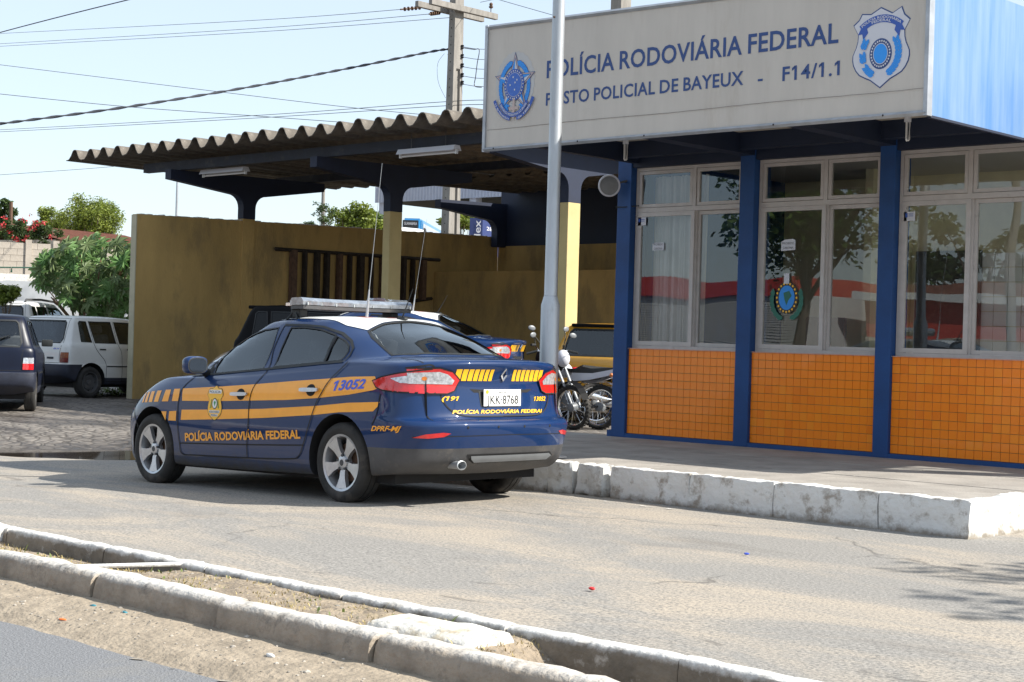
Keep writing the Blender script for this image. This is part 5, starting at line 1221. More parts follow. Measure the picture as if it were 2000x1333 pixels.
# star emblem
ex, ez = -10.855, 3.785
em = flat('star_emblem', [[(ex+.255*cos(t)*(1+.04*(k % 2)), ez+.03+.30*sin(t)*(1+.04*(k % 2))) for k, t in enumerate(np.linspace(0, 2*pi, 48, endpoint=False))]], YS-.002, mat('emblem_ground', (.46, .46, .46), .6), sign)
lv = []
for s_ in (1, -1):
    for k in range(15):
        a = -pi/2+s_*(.35+k*.165); 
        for rr in (.80, 1.0): lv.append(leafp(ex+.205*rr*cos(a), ez+.0+.255*rr*sin(a), .075, .018, a+s_*(pi/2-.35*(1 if rr < .9 else -1))))
flat('wreath_leaf', lv, YS-.004, 'midblue', em)
flat('wreath_leaf', [scale2(p, -.0045) for p in lv], YS-.0055, 'skyblue', em)
flat('star_edge', [star(ex, ez+.02, .285, .315)], YS-.007, 'signink', em); flat('star_body', [star(ex, ez+.02, .268, .297)], YS-.0085, 'pinkline', em); flat('star_edge', [star(ex, ez+.02, .235, .262)], YS-.0100, 'signink', em); flat('star_body', [star(ex, ez+.02, .222, .248)], YS-.0115, 'palewhite', em)
half = []
for k in range(5):
    a = pi/2+2*k*pi/5; half.append([(ex, ez+.02), (ex+.222*cos(a), ez+.02+.248*sin(a)), (ex+.222*.40*cos(a+pi/5), ez+.02+.248*.40*sin(a+pi/5))])
flat('star_facet', half, YS-.013, 'skyblue', em)
flat('emblem_ring', [ell(ex, ez+.01, .135, .155)], YS-.0145, 'midblue', em); flat('ring_star', [ell(ex+.118*cos(k*2*pi/26), ez+.01+.137*sin(k*2*pi/26), .0075, .008, 8) for k in range(26)], YS-.016, 'palewhite', em)
flat('emblem_disc', [ell(ex, ez+.01, .102, .120)], YS-.0160, 'palewhite', em); flat('emblem_disc', [ell(ex, ez+.01, .098, .116)], YS-.0175, mat('emblem_disc_blue', (.04, .13, .48), .5), em)
flat('disc_star', [ell(ex+a, ez+.01+b, .009, .010, 8) for a, b in ((-.012, .075), (.04, .045), (-.05, 0), (.012, -.05), (.015, .02))], YS-.019, 'palewhite', em)
flat('sword', [[(ex-.014, ez-.12), (ex+.014, ez-.12), (ex+.016, ez-.30), (ex, ez-.34), (ex-.016, ez-.30)], [(ex-.065, ez-.205), (ex+.065, ez-.205), (ex+.06, ez-.235), (ex-.06, ez-.235)]], YS-.0155, 'pinkline', em)
def arcband(cx, cz, a, b, w, t0, t1, n=16):
    o_ = [(cx+(a+w/2)*cos(t), cz+(b+w/2)*sin(t)) for t in np.linspace(t0, t1, n)]; i_ = [(cx+(a-w/2)*cos(t), cz+(b-w/2)*sin(t)) for t in np.linspace(t1, t0, n)]; return o_+i_
flat('ribbon', [arcband(ex, ez-.02, .21, .265, .042, pi*1.18, pi*1.82), arcband(ex, ez+.02, .285, .345, .036, pi*1.14, pi*1.45), arcband(ex, ez+.02, .285, .345, .036, pi*1.55, pi*1.86)], YS-.017, 'midblue', em)
def arctext(name, txt, cx, cz, a, b, h, t0, t1, Y, m, parent, bold=.02, up=False):
    vs, fs_ = text_geo(txt, bold); out = []
    for v in vs:
        t = t0+(t1-t0)*v.x; r = (v.y-.5)*h*(-1 if not up else 1); out.append(Vector((cx+(a+r)*cos(t), cz+(b+r)*sin(t))))
    return flat(name, [(out, fs_)], Y, m, parent)
arctext('ribbon_lettering', 'REPÚBLICA FEDERATIVA DO BRASIL', ex, ez-.02, .21, .265, .022, pi*1.20, pi*1.80, YS-.0185, 'palewhite', em)
arctext('ribbon_lettering', '15 de Novembro', ex, ez+.02, .285, .345, .020, pi*1.17, pi*1.44, YS-.0185, 'palewhite', em); arctext('ribbon_lettering', 'de 1889', ex, ez+.02, .285, .345, .020, pi*1.57, pi*1.78, YS-.0185, 'palewhite', em)
# white shield
sx, sz_ = -6.80, 3.745
def shp(s=1.):
    base = [(-.70, .86), (-.38, .83), (-.03, .97), (.38, .80), (.70, .93), (.80, .74), (1.0, .60), (.82, .35), (.88, .05), (1.0, -.15), (.97, -.40), (.75, -.65), (.35, -.80), (.0, -1.0), (-.35, -.80), (-.75, -.65), (-.97, -.40), (-1.0, -.15), (-.88, .05), (-.82, .35), (-1.0, .60), (-.80, .72)]
    corners = {0, 2, 4, 6, 13, 20}; out = []; N_ = len(base)
    for i in range(N_):
        p0, p1 = Vector(base[i]), Vector(base[(i+1) % N_]); out.append(p0)
        m_ = (p0+p1)/2; a_ = Vector(base[i-1]); d2 = Vector(base[(i+2) % N_])
        if i not in corners and (i+1) % N_ not in corners: m_ = m_+((p0-a_)-(d2-p1))*.0625*1
        out.append(m_)
    return [(sx+p.x*.262*s, sz_+p.y*.335*s) for p in out]
shd = flat('shield_emblem', [shp(1.)], YS-.002, 'signink', sign); flat('shield_face', [shp(.965)], YS-.004, 'palewhite', shd)
flat('ribbon', [arcband(sx, sz_-.10, .30, .33, .062, pi*.29, pi*.71), [(sx-.185, sz_+.17), (sx-.215, sz_+.115), (sx-.175, sz_+.12), (sx-.165, sz_+.07), (sx-.12, sz_+.125), (sx-.14, sz_+.19)], [(sx+.185, sz_+.17), (sx+.215, sz_+.115), (sx+.175, sz_+.12), (sx+.165, sz_+.07), (sx+.12, sz_+.125), (sx+.14, sz_+.19)]], YS-.006, 'midblue', shd)
arctext('ribbon_lettering', 'POLÍCIA RODOVIÁRIA', sx, sz_-.10, .312, .342, .020, pi*.695, pi*.305, YS-.0075, 'palewhite', shd, up=True); arctext('ribbon_lettering', 'FEDERAL', sx, sz_-.10, .287, .317, .020, pi*.60, pi*.40, YS-.0075, 'palewhite', shd, up=True)
flat('emblem_ring', [ell(sx, sz_-.055, .102, .125)], YS-.006, 'signink', shd); flat('ring_dot', [ell(sx+.084*cos(k*2*pi/26), sz_-.055+.104*sin(k*2*pi/26), .0075, .0085, 8) for k in range(26)], YS-.0075, 'palewhite', shd)
flat('emblem_disc', [ell(sx, sz_-.055, .068, .086)], YS-.0085, 'palewhite', shd); flat('emblem_disc', [ell(sx, sz_-.055, .062, .080)], YS-.010, mat('disc_bright_blue', (.02, .28, .80), .5), shd)
lv = []
for s_ in (1, -1):
    for k in range(9):
        a = -pi/2+s_*(.35+k*.20)
        if s_ < 0 and k in (3, 6): continue
        for dr, da in ((0, .3), (.012, -.3), (-.01, 0)): lv.append(leafp(sx+(.155+dr)*cos(a), sz_-.045+(.18+dr)*sin(a), .062, .017, a+s_*(pi/2+da)))
flat('wreath_leaf', lv, YS-.006, 'skyblue', shd)

# ================================================================== carport
M['beampaint'] = mat('dark_blue_beam_paint', (.010, .014, .026), .7, 0, .3, 4, dirt=((.06, .055, .05), 5, .55, .6))
M['yellowwall'] = mat('yellow_wall_paint', (.42, .280, .100), .85, 0, .16, .9, bump=.35, bscale=22, dirt=((.20, .145, .07), 1.0, .50, .6), stretch=(1.6, 1.6, .6))
M['cream2'] = mat('pale_end_face', (.42, .39, .28), .85, 0, .1, 3, dirt=((.24, .21, .14), 2, .55, .6))
M['cream'] = mat('cream_column_paint', (.50, .40, .19), .8, 0, .08, 3, dirt=((.3, .24, .12), 5, .63, .6))
M['asbestos'] = mat('weathered_fibre_cement', (.12, .105, .088), .95, 0, .35, 6, bump=.5, bscale=35, dirt=((.30, .28, .25), 10, .60, .7))
M['wood'] = mat('old_dark_timber', (.035, .025, .018), .9, 0, .4, 10, bump=.4, bscale=40)
TX = [-24.32, -20.28, -16.28]; TY = 18.55; TZ = 4.18
cport = empty('carport', (-20.3, TY, .1)); tag(cport, 'open carport with T-shaped concrete frames and a deeply corrugated grey roof', 'carport')
bpy.context.view_layer.update()
def tframe(X, Y, z0, ya, yb, zb, up='navywall', w=.085):
    hw = .14; prof = [(-hw, z0), (-hw, 3.62)]
    for k in range(7): a = k/6*pi/2; prof.append((-hw-.24*(1-cos(a)), 3.62+.24*sin(a)))
    prof += [(ya-Y, TZ-.17), (ya-Y, TZ), (yb-Y, TZ+.06), (yb-Y, TZ-.10)]
    for k in range(7): a = pi/2-k/6*pi/2; prof.append((hw+.24*(1-cos(a)), 3.62+.24*sin(a)))
    prof += [(hw, 3.62), (hw, z0)]
    b = BM(); prism(b, [(y, z) for y, z in prof if True], lambda y, z: (X-w, Y+y, max(z, zb)), lambda y, z: (X+w, Y+y, max(z, zb)))
    return reparent(obj('concrete_frame', b, M[up], None), cport)
for X in TX:
    tframe(X, TY, 3.42, 16.78, 20.35, 3.42)
    b = BM(); box(b, (X-.085, TY-.14, -.1), (X+.085, TY+.14, 3.418), .008); reparent(obj('column', b, M['cream'] if X > -24 else M['yellowwall'], None), cport)
tframe(-24.1, 25.15, 3.3, 23.3, 25.4, 3.3)
for a, b_ in (((-25.35, 16.95, TZ+.005), (-15.6, 17.07, TZ+.17)), ((-25.35, 20.02, TZ+.06), (-15.6, 20.14, TZ+.20))):
    q = BM(); box(q, a, b_); reparent(obj('roof_beam', q, M['beampaint'], None), cport)
per = .47; ns = 24; x0 = -26.98
sb = BM(); rows = []
wave = [(-.012, .004), (0, 0), (.08, .012), (.155, .08), (.205, .158), (.25, .182), (.30, .182), (.345, .158), (.39, .08), (.44, .012), (.482, -.004)]
for (y, zo) in ((0, 0), (1.9, .0), (3.8, .0), (6.25, .0)):
    rows.append([sb.verts.new((x, y, z+zo)) for x, z in wave]+[sb.verts.new((x+(.006 if .05 < x < .3 else -.006 if x > .3 else 0), y, z-.014)) for x, z in wave[::-1]])
for r0, r1 in zip(rows[:-1], rows[1:]):
    for k in range(22): sb.faces.new((r0[k], r0[(k+1) % 22], r1[(k+1) % 22], r1[k]))
for r in (rows[0][::-1], rows[-1]):
    for k in range(10):
        try: sb.faces.new((r[k], r[k+1], r[20-k], r[21-k]))
        except ValueError: pass
bmesh.ops.recalc_face_normals(sb, faces=sb.faces[:])
sme = bpy.data.meshes.new('roof_sheet'); sb.to_mesh(sme); sb.free(); sme.materials.append(M['asbestos'])
for k in range(ns):
    o = bpy.data.objects.new('roof_sheet', sme); COL.objects.link(o); o.parent = cport
    o.location = Vector((x0+k*per, 16.36+rnd.uniform(-.03, .03), 4.44+rnd.uniform(-.006, .006)))-cport.location; o.rotation_euler = (rnd.uniform(-.002, .002), 0, rnd.uniform(-.003, .003))
# second bay of roof towards the annex
q = BM(); 
for k in range(17):
    xx = -23.7+k*.47
    pts = [(xx+x, z) for x, z in wave]
    for i in range(10): q.faces.new([q.verts.new((pts[i][0], 22.0, 4.38+pts[i][1])), q.verts.new((pts[i+1][0], 22.0, 4.38+pts[i+1][1])), q.verts.new((pts[i+1][0], 25.3, 4.45+pts[i+1][1])), q.verts.new((pts[i][0], 25.3, 4.45+pts[i][1]))])
o = reparent(obj('rear_roof', q, M['asbestos'], None), cport)
def fluor(xa, xb, Y, z, label):
    e = empty('fluorescent_light', ((xa+xb)/2, Y, z), label=label, cat='light fitting', group='fluorescent battens under the carport roof')
    q = BM(); 
    prism(q, [(-.09, -.05), (-.05, .03), (.05, .03), (.09, -.05), (.0, -.02)], lambda y, zz: (xa, Y+y, z+zz), lambda y, zz: (xb, Y+y, z+zz)); reparent(obj('reflector', q, M['palewhite'], None), e)
    q = BM(); tube(q, [(xa+.04, Y, z-.075), (xb-.04, Y, z-.075)], .016, 8); box(q, (xa, Y-.02, z-.1), (xa+.03, Y+.02, z-.03)); box(q, (xb-.03, Y-.02, z-.1), (xb, Y+.02, z-.03)); reparent(obj('tube', q, M['curtain'], None), e)
    for x in (xa+.25, xb-.25):
        q = BM(); tube(q, [(x, Y, z+.03), (x, Y, 4.44)], .006, 5); reparent(obj('hanger', q, M['dkplastic'], None), e)
fluor(-23.85, -22.60, 17.2, 4.15, 'white fluorescent batten under the left end of the carport roof')
fluor(-18.35, -17.10, 16.9, 4.15, 'white fluorescent batten under the carport roof beside the roof sign')
# walls
yw = empty('yard_wall', (-24.35, 20, 0)); tag(yw, 'long stained yellow wall running back under the carport', 'wall')
q = BM(); 
A_ = [(-24.40, 16.12, -.2), (-24.26, 16.12, -.2), (-24.26, 25.3, -.2), (-24.40, 25.3, -.2), (-24.40, 16.12, 3.33), (-24.26, 16.12, 3.33), (-24.26, 25.3, 3.53), (-24.40, 25.3, 3.53)]
v = [q.verts.new(p) for p in A_]
for f in ((0, 1, 5, 4), (1, 2, 6, 5), (2, 3, 7, 6), (3, 0, 4, 7), (4, 5, 6, 7)): q.faces.new([v[i] for i in f])
reparent(obj('wall_panel', q, M['yellowwall'], None), yw)
q = BM(); box(q, (-24.405, 16.10, -.2), (-24.255, 16.118, 3.32)); reparent(obj('end_face', q, M['cream2'], None), yw)  # thin paler plate over the end face of the wall
q = BM(); rw = random.Random(3)
for k in range(60):
    y = 16.2+k*.15; z = 3.33+(y-16.12)*.0218; box(q, (-24.405, y, z), (-24.255, y+rw.uniform(.05, .15), z+rw.uniform(.004, .022)))
cc = reparent(obj('crumbling_coping', q, M['kerbgrey'], None), yw); cc['kind'] = 'stuff'
q = BM(); box(q, (-24.255, 23.4, -.2), (-18.35, 23.55, 2.68)); tag(obj('low_wall', q, M['yellowwall'], None), 'lower yellow wall standing across the end of the ladder wall', 'wall')
annex = empty('annex', (-18, 25.4, 0)); tag(annex, 'annex building painted dark blue above and yellow below behind the carport', 'building')
for nm, a, b_, m in (('lower_wall', (-24.25, 25.3, -.2), (-9.0, 25.5, 3.33), 'yellowwall'), ('upper_wall', (-24.2, 25.303, 3.33), (-9.0, 25.5, 4.9), 'navywall')):
    q = BM(); box(q, a, b_); reparent(obj(nm, q, M[m], None), annex)
q = BM(); box(q, (-22.10, 25.27, 2.33), (-21.68, 25.30, 2.78)); wf = reparent(obj('window_frame', q, M['alu'], None), annex)
q = BM(); box(q, (-22.06, 25.262, 2.37), (-21.72, 25.268, 2.74)); reparent(obj('window_pane', q, M['greyplastic'], None), annex)
# the ladder / timber rack on the wall
lad = empty('wooden_ladder', (-24.15, 21.3, 2.4)); tag(lad, 'wide old timber ladder hung sideways on the yellow wall', 'ladder')
def lq(a, b_, nm, w=.07):
    q = BM(); tube(q, [a, b_], w/2, 4); reparent(obj(nm, q, M['wood'], None), lad)
lq((-24.2, 19.15, 2.90), (-24.2, 23.5, 2.93), 'rail'); lq((-24.2, 19.5, 1.62), (-24.2, 23.3, 2.12), 'rail')
for k in range(13):
    y = 19.58+k*.285; zb = 1.62+(y-19.5)*.1316
    q = BM(); box(q, (-24.24, y-.02 if k % 3 else y-.05, zb), (-24.12, y+(.02 if k % 2 else .06), 2.90)); reparent(obj('rung', q, M['wood'] if k % 4 else M['rust'], None), lad)

# ================================================================== motorcycles
M['chromey'] = M['chrome']
def moto_tyre(bm, c, R=.30, w=.05):
    for i in range(40):
        pass
def make_moto(name, rear, yaw, label, lean=-7, cowl='palewhite', side='palewhite', plate='NQK', steer=18, light=True):
    Mx = Matrix.Translation(rear) @ Matrix.Rotation(yaw, 4, 'Z') @ Matrix.Rotation(radians(lean), 4, 'X')
    e = empty(name, mw=Mx, label=label, cat='motorcycle', group='motorcycles parked beside the police post')
    def P(nm, b, m, par=e, sm=40): return obj(nm, b, M[m] if isinstance(m, str) else m, par, smooth=sm)
    # x forward, rear axle above the origin
    def wheel(x, st, R=.305):
        T = Matrix.Translation((x, 0, R)) @ Matrix.Rotation(st, 4, 'Z')
        wq = bpy.data.objects.new('wheel', None); COL.objects.link(wq); wq.parent = e; wq.matrix_local = T; Mw = Matrix.Rotation(-pi/2, 4, 'X')
        b = BM(); lathe(b, [(.245, -.02), (.262, -.042), (.285, -.047), (.302, -.026), (.305, 0), (.302, .026), (.285, .047), (.262, .042), (.245, .02)], Mw, 44)
        for k in range(36):
            a = 2*pi*k/36
            for s_ in (-1, 1): box(b, (.295, -.009, -.036 if s_ < 0 else .006), (.311, .009, -.006 if s_ < 0 else .036), 0, Mw @ Matrix.Rotation(a+(.09 if s_ > 0 else 0), 4, 'Z'))
        P('tyre', b, 'tyre', wq)
        b = BM(); lathe(b, [(.247, -.022), (.238, -.02), (.234, 0), (.238, .02), (.247, .022), (.25, .016), (.25, -.016), (.247, -.022)], Mw, 40); bmesh.ops.recalc_face_normals(b, faces=b.faces[:]); P('rim', b, 'chrome', wq)
        b = BM()
        for k in range(18):
            a = 2*pi*k/18; a2 = a+.35*(1 if k % 2 else -1); zz = .03*(1 if k % 2 else -1); tube(b, [Mw @ Vector((.045*cos(a2), .045*sin(a2), zz)), Mw @ Vector((.236*cos(a), .236*sin(a), 0))], .0022, 4, False)
        P('spokes', b, 'chrome', wq)['kind'] = 'stuff'
        b = BM(); lathe(b, [(0, -.06), (.03, -.06), (.06, -.045), (.065, .0), (.062, .05), (.03, .06), (0, .06)], Mw, 24); P('hub', b, 'greyplastic', wq)
    wheel(0, 0); wheel(1.28, radians(steer))
    b = BM(); tube(b, [(0, .07, .305), (.25, .09, .33), (.5, .08, .36)], [.018, .02, .022], 8); tube(b, [(0, -.07, .305), (.25, -.09, .33), (.5, -.08, .36)], [.018, .02, .022], 8); P('swingarm', b, 'dkplastic')
    b = BM(); tube(b, [(.45, 0, .36), (.50, 0, .62), (.62, 0, .74), (1.02, 0, .92)], .022, 8); tube(b, [(1.02, 0, .88), (.88, 0, .50), (.68, 0, .26), (.45, 0, .28)], .02, 8); tube(b, [(.1, .06, .72), (.5, .05, .66)], .016, 8); tube(b, [(.1, -.06, .72), (.5, -.05, .66)], .016, 8); P('frame', b, 'black')
    b = BM(); box(b, (.50, -.12, .24), (.82, .12, .46), .05); box(b, (.62, -.07, .44), (.80, .07, .64), .03)
    for k in range(5): box(b, (.60, -.09, .47+k*.033), (.82, .09, .480+k*.033))
    P('engine', b, 'greyplastic')
    b = BM(); bmesh.ops.create_uvsphere(b, u_segments=20, v_segments=12, radius=1)
    for v in b.verts: v.co = Vector((.80+v.co.x*.27, v.co.y*.14*(1+.25*v.co.x), .83+v.co.z*.13+v.co.x*.05))
    P('fuel_tank', b, side, sm='all')
    b = BM(); 
    prism(b, [(-.22, .80), (.1, .765), (.45, .76), (.62, .79), (.60, .82), (.40, .815), (.1, .83), (-.20, .86)], lambda x, z: (x, -.11+.04*(x < 0), z), lambda x, z: (x, .11-.04*(x < 0), z)); P('seat', b, 'black')
    for s_ in (1, -1):
        b = BM(); prism(b, [(-.34, .80), (-.10, .735), (.15, .665), (.40, .64), (.48, .68), (.44, .755), (.1, .76), (-.25, .84)], lambda x, z: (x, s_*(.115-.05*(x < -.05)), z), lambda x, z: (x, s_*(.135-.05*(x < -.05)), z)); P('side_panel', b, side)
    b = BM(); sec = [(-.02+.34*cos(t), .305+.36*sin(t)) for t in np.linspace(radians(75), radians(168), 9)]
    for (x, z), (x2, z2) in zip(sec[:-1], sec[1:]): box(b, (0, 0, 0), (0, 0, 0)) if False else b.faces.new([b.verts.new(p) for p in ((x, -.06, z), (x, .06, z), (x2, .06, z2), (x2, -.06, z2))])
    fnd = P('rear_mudguard', b, side); 
    b = BM(); sec = [(1.28+.35*cos(t), .305+.36*sin(t)) for t in np.linspace(radians(20), radians(150), 10)]
    for (x, z), (x2, z2) in zip(sec[:-1], sec[1:]): b.faces.new([b.verts.new(p) for p in ((x, -.055, z), (x, .055, z), (x2, .055, z2), (x2, -.055, z2))])
    P('front_mudguard', b, side)
    b = BM(); box(b, (-.36, -.06, .73), (-.25, .06, .83), .02); P('tail_lamp', b, 'redlens')
    T = Matrix.Translation((-.40, 0, .60)) @ Matrix.Rotation(radians(22), 4, 'Y')
    b = BM(); box(b, (-.006, -.10, -.085), (.004, .10, .085), .004, T); pl = P('number_plate', b, 'plategrey')
    for tx, z0 in ((plate, .008), ('1018', -.062)):
        vs, fs_ = text_geo(tx, 0); b3 = BM(); vv = [b3.verts.new(T @ Vector((-.0075, .08-.16*v.x, z0+.055*v.y))) for v in vs]
        for f in fs_: b3.faces.new([vv[i] for i in f])
        P('plate_lettering', b3, 'ink', pl, False)
    b = BM(); box(b, (.006, -.09, -.12), (.02, .09, .16), .005, T); P('plate_bracket', b, 'dkplastic')
    b = BM(); tube(b, [(.75, -.13, .35), (.45, -.16, .27), (.2, -.17, .33), (-.02, -.175, .38)], [.018, .02, .036, .038], 14); tube(b, [(-.02, -.175, .38), (-.25, -.18, .43)], [.052, .052], 18); P('exhaust_pipe', b, 'chrome')
    b = BM(); lathe(b, [(0, .002), (.03, .002), (.034, 0)], Matrix.Translation((-.251, -.18, .43)) @ Matrix.Rotation(radians(-80), 4, 'Y'), 14); P('exhaust_mouth', b, 'gap')
    # fork, bars, lamp, mirrors (turned with the steering)
    S_ = Matrix.Translation((1.02, 0, .92)) @ Matrix.Rotation(radians(steer), 4, 'Z')
    b = BM()
    for s_ in (1, -1): tube(b, [S_ @ Vector((.26, s_*.075, -.61)), S_ @ Vector((-.02, s_*.075, .10))], .019, 8)
    P('fork', b, 'steel')
    b = BM(); tube(b, [S_ @ Vector(p) for p in ((-.20, .38, .17), (-.10, .27, .19), (-.0, .12, .12), (0, -.12, .12), (-.10, -.27, .19), (-.20, -.38, .17))], .011, 8); P('handlebar', b, 'chrome')
    for s_ in (1, -1):
        b = BM(); tube(b, [S_ @ Vector((-.11, s_*.28, .19)), S_ @ Vector((-.21, s_*.395, .168))], .018, 10); P('grip', b, 'black')
        b = BM(); tube(b, [S_ @ Vector((-.08, s_*.24, .19)), S_ @ Vector((-.06, s_*.27, .30)), S_ @ Vector((-.10, s_*.32, .40))], .006, 6); mr_ = P('mirror_stalk', b, 'black')
        b = BM(); bmesh.ops.create_uvsphere(b, u_segments=16, v_segments=8, radius=1)
        for v in b.verts: v.co = S_ @ Vector((-.10+v.co.x*.014, s_*.35+v.co.y*.062, .42+v.co.z*.038))
        P('mirror', b, 'greyplastic', mr_, 'all')
    if light:
        b = BM(); bmesh.ops.create_uvsphere(b, u_segments=20, v_segments=12, radius=1)
        for v in b.verts: v.co = S_ @ Vector((.10+v.co.x*.09, v.co.y*.10, .05+v.co.z*.12))
        P('headlamp_cowl', b, cowl, sm='all')
    b = BM(); box(b, (-.05, -.08, .10), (.03, .08, .16), .015, S_); P('instrument_panel', b, 'black')
    b = BM(); tube(b, [(.45, .12, .28), (.35, .25, .0)], .012, 6); P('side_stand', b, 'steel')
    for s_ in (1, -1):
        b = BM(); tube(b, [(-.2, s_*.06, .74), (-.24, s_*.15, .74)], .007, 6); bmesh.ops.create_uvsphere(b, u_segments=10, v_segments=6, radius=.03, matrix=Matrix.Translation((-.24, s_*.17, .74))); P('turn_signal', b, 'amberlens')
    return e
g1 = PG(1168, 839); m1 = make_moto('motorcycle', g1, radians(186), 'white and black trail motorcycle with grey number plate nearest the blue column', 8, cowl='blackcar', plate='NQK', steer=-22)
g2 = PG(1122, 840)-Matrix.Rotation(radians(-14), 3, 'Z') @ Vector((1.28, 0, 0)); g2.z = .10; make_moto('motorcycle', g2, radians(-14), 'silver and black motorcycle standing half behind the police saloon', 8, 'palewhite', 'blackcar', 'MOP', steer=15)
g3 = PG(1163, 830); make_moto('motorcycle', g3, radians(62), 'black motorcycle with red tail lamp mostly behind the blue column', -8, 'black', 'blackcar', 'MNS', steer=0)

# ================================================================== cars behind
M['darkglass'] = mat('shaded_dark_glass', (.008, .009, .010), .25, spec=.25)
def place(px, py, rz, lx, ly, dz=0):
    g = PG(px, py); R_ = Matrix.Rotation(rz, 3, 'Z'); o_ = g-R_ @ Vector((lx, ly, 0)); return o_+Vector((0, 0, dz)), g
loc, g_ = place(176, 778, pi/2+radians(11), .62, -.765)
e = empty('parked_car', loc, pi/2+radians(11), 'old white five-door hatchback with dark bumper and rusty wheel parked behind the wall end', 'car', 'cars parked in the yard'); make_hatch(e, 'whitecar', 3.65, 'brown', 'clearglass', badge='ELX', wheels='rust')
rz = pi/2+radians(57)
loc, g_ = place(66, 803, rz, .62, -.74)
e = empty('parked_car', loc, rz, 'midnight blue hatchback seen from behind at the left edge with its wiper raised', 'car', 'cars parked in the yard'); make_hatch(e, 'darkcar', 3.70, 'split', 'clearglass', 'MNC·3704', True, wheels='steel')
e = empty('parked_car', (0, 0, 0), pi/2+radians(40), 'white estate car with roof rails standing behind the old white hatchback', 'car', 'cars parked in the yard')
p_ = PD(54, 700, 32.5)+Matrix.Rotation(pi/2+radians(40), 3, 'Z') @ Vector((0, .80, 0)); e.location = (p_.x, p_.y, ground(p_.x, p_.y)+.02); e.scale = (1.12, 1.1, 1.20); make_hatch(e, 'whitecar', 4.05, 'red', 'clearglass', rails=True, wheels='steel')
p_ = PD(972, 676, 21.5)
e = empty('police_car', label='second navy police saloon parked in the shade under the carport behind the first', cat='police car', group='police saloons')
R2 = Matrix.Rotation(pi+radians(31), 4, 'Z'); off = R2 @ Vector((.25, .78, 0)); e.matrix_world = Matrix.Translation((p_.x-off.x, p_.y-off.y, .18)) @ R2
# share the meshes of the first saloon
def clone_parts(src, dst, skip=()):
    for ch in list(src.children):
        if ch.name.split('.')[0] in skip: continue
        copy_tree(ch, dst)
clone_parts(root, e, skip=('fleet_number', 'number_plate'))
_, bv = saloon_body()
for s in ('y+', 'y-', 'x-'):
    q = {'y+': [(1.085, .876), (.700, .899), (.695, .966), (1.087, .948)], 'y-': [(.700, .899), (1.085, .876), (1.087, .948), (.695, .966)], 'x-': [(-.375, .806), (-.53, .806), (-.53, .838), (-.375, .838)]}[s]
    vs, fs_ = text_geo('13008', .022, .2); mp = quadmap(q); decal('fleet_number', [([mp(v.x, v.y) for v in vs], fs_)], s, bv, M['ink'] if s != 'x-' else M['yellow_film'], e, off=.0022, res=.09, smooth=False)
p_ = PD(1158, 720, 24.0)
e = empty('police_car', (p_.x+.3, p_.y-.2, .12), pi/2+radians(22), 'amber and black police hatchback with roof spoiler behind the motorcycles', 'police car', None); e.scale = (1.08, 1.1, 1.02)
make_hatch(e, 'ambercar', 3.8, 'yellowpolice', 'carglass', spoiler=True, wheels='paintbumper')
p_ = PD(482, 640, 26.0)
e = empty('parked_car', (p_.x, p_.y, .12), radians(28), 'black hatchback with roof spoiler parked under the carport behind the first saloon', 'car', None); e.scale = (1.05, 1.05, 1.13)
make_hatch(e, 'blackcar', 3.9, 'red', 'darkglass', spoiler=True, wheels='paintbumper')

# ================================================================== steel mast in front of the sign
mb_ = PY(1072, 700, 10.62); mt = PY(1092, 0, 10.62); mx_ = mb_.x; 
mast = empty('steel_mast', (mx_, 10.62, PZT), label='tall galvanised steel mast standing on the pavement edge in front of the sign', cat='mast')
def vpole(nm, prof, mm, par, T):
    b = BM(); lathe(b, prof, T, 28); bmesh.ops.recalc_face_normals(b, faces=b.faces[:]); reparent(obj(nm, b, M[mm], None, smooth=50), par)
zj = PY(1072, 590, 10.62).z
lean = Matrix.Translation((mx_, 10.62, 0)) @ Matrix.Rotation(0.0, 4, 'Y')
vpole('lower_shaft', [(0, PZT), (.083, PZT), (.083, zj-.03), (.060, zj+.05)], 'steel', mast, lean)
vpole('upper_shaft', [(.060, zj+.052), (.058, zj+.06), (.054, 5.2), (.052, 7.5), (0, 7.5)], 'steel', mast, lean)
b = BM()
for z in (4.55, 4.40, 4.15): lathe(b, [(0, .012), (.008, .010), (.010, 0)], Matrix.Translation((mx_+.0, 10.62-.056, z)) @ Matrix.Rotation(pi/2, 4, 'X'), 8)
reparent(obj('bolt', b, M['rust'], None), mast)
b = BM(); box(b, (mx_-.13, 10.49, PZT+.003), (mx_+.13, 10.75, PZT+.02), .003); reparent(obj('base_plate', b, M['steel'], None), mast)

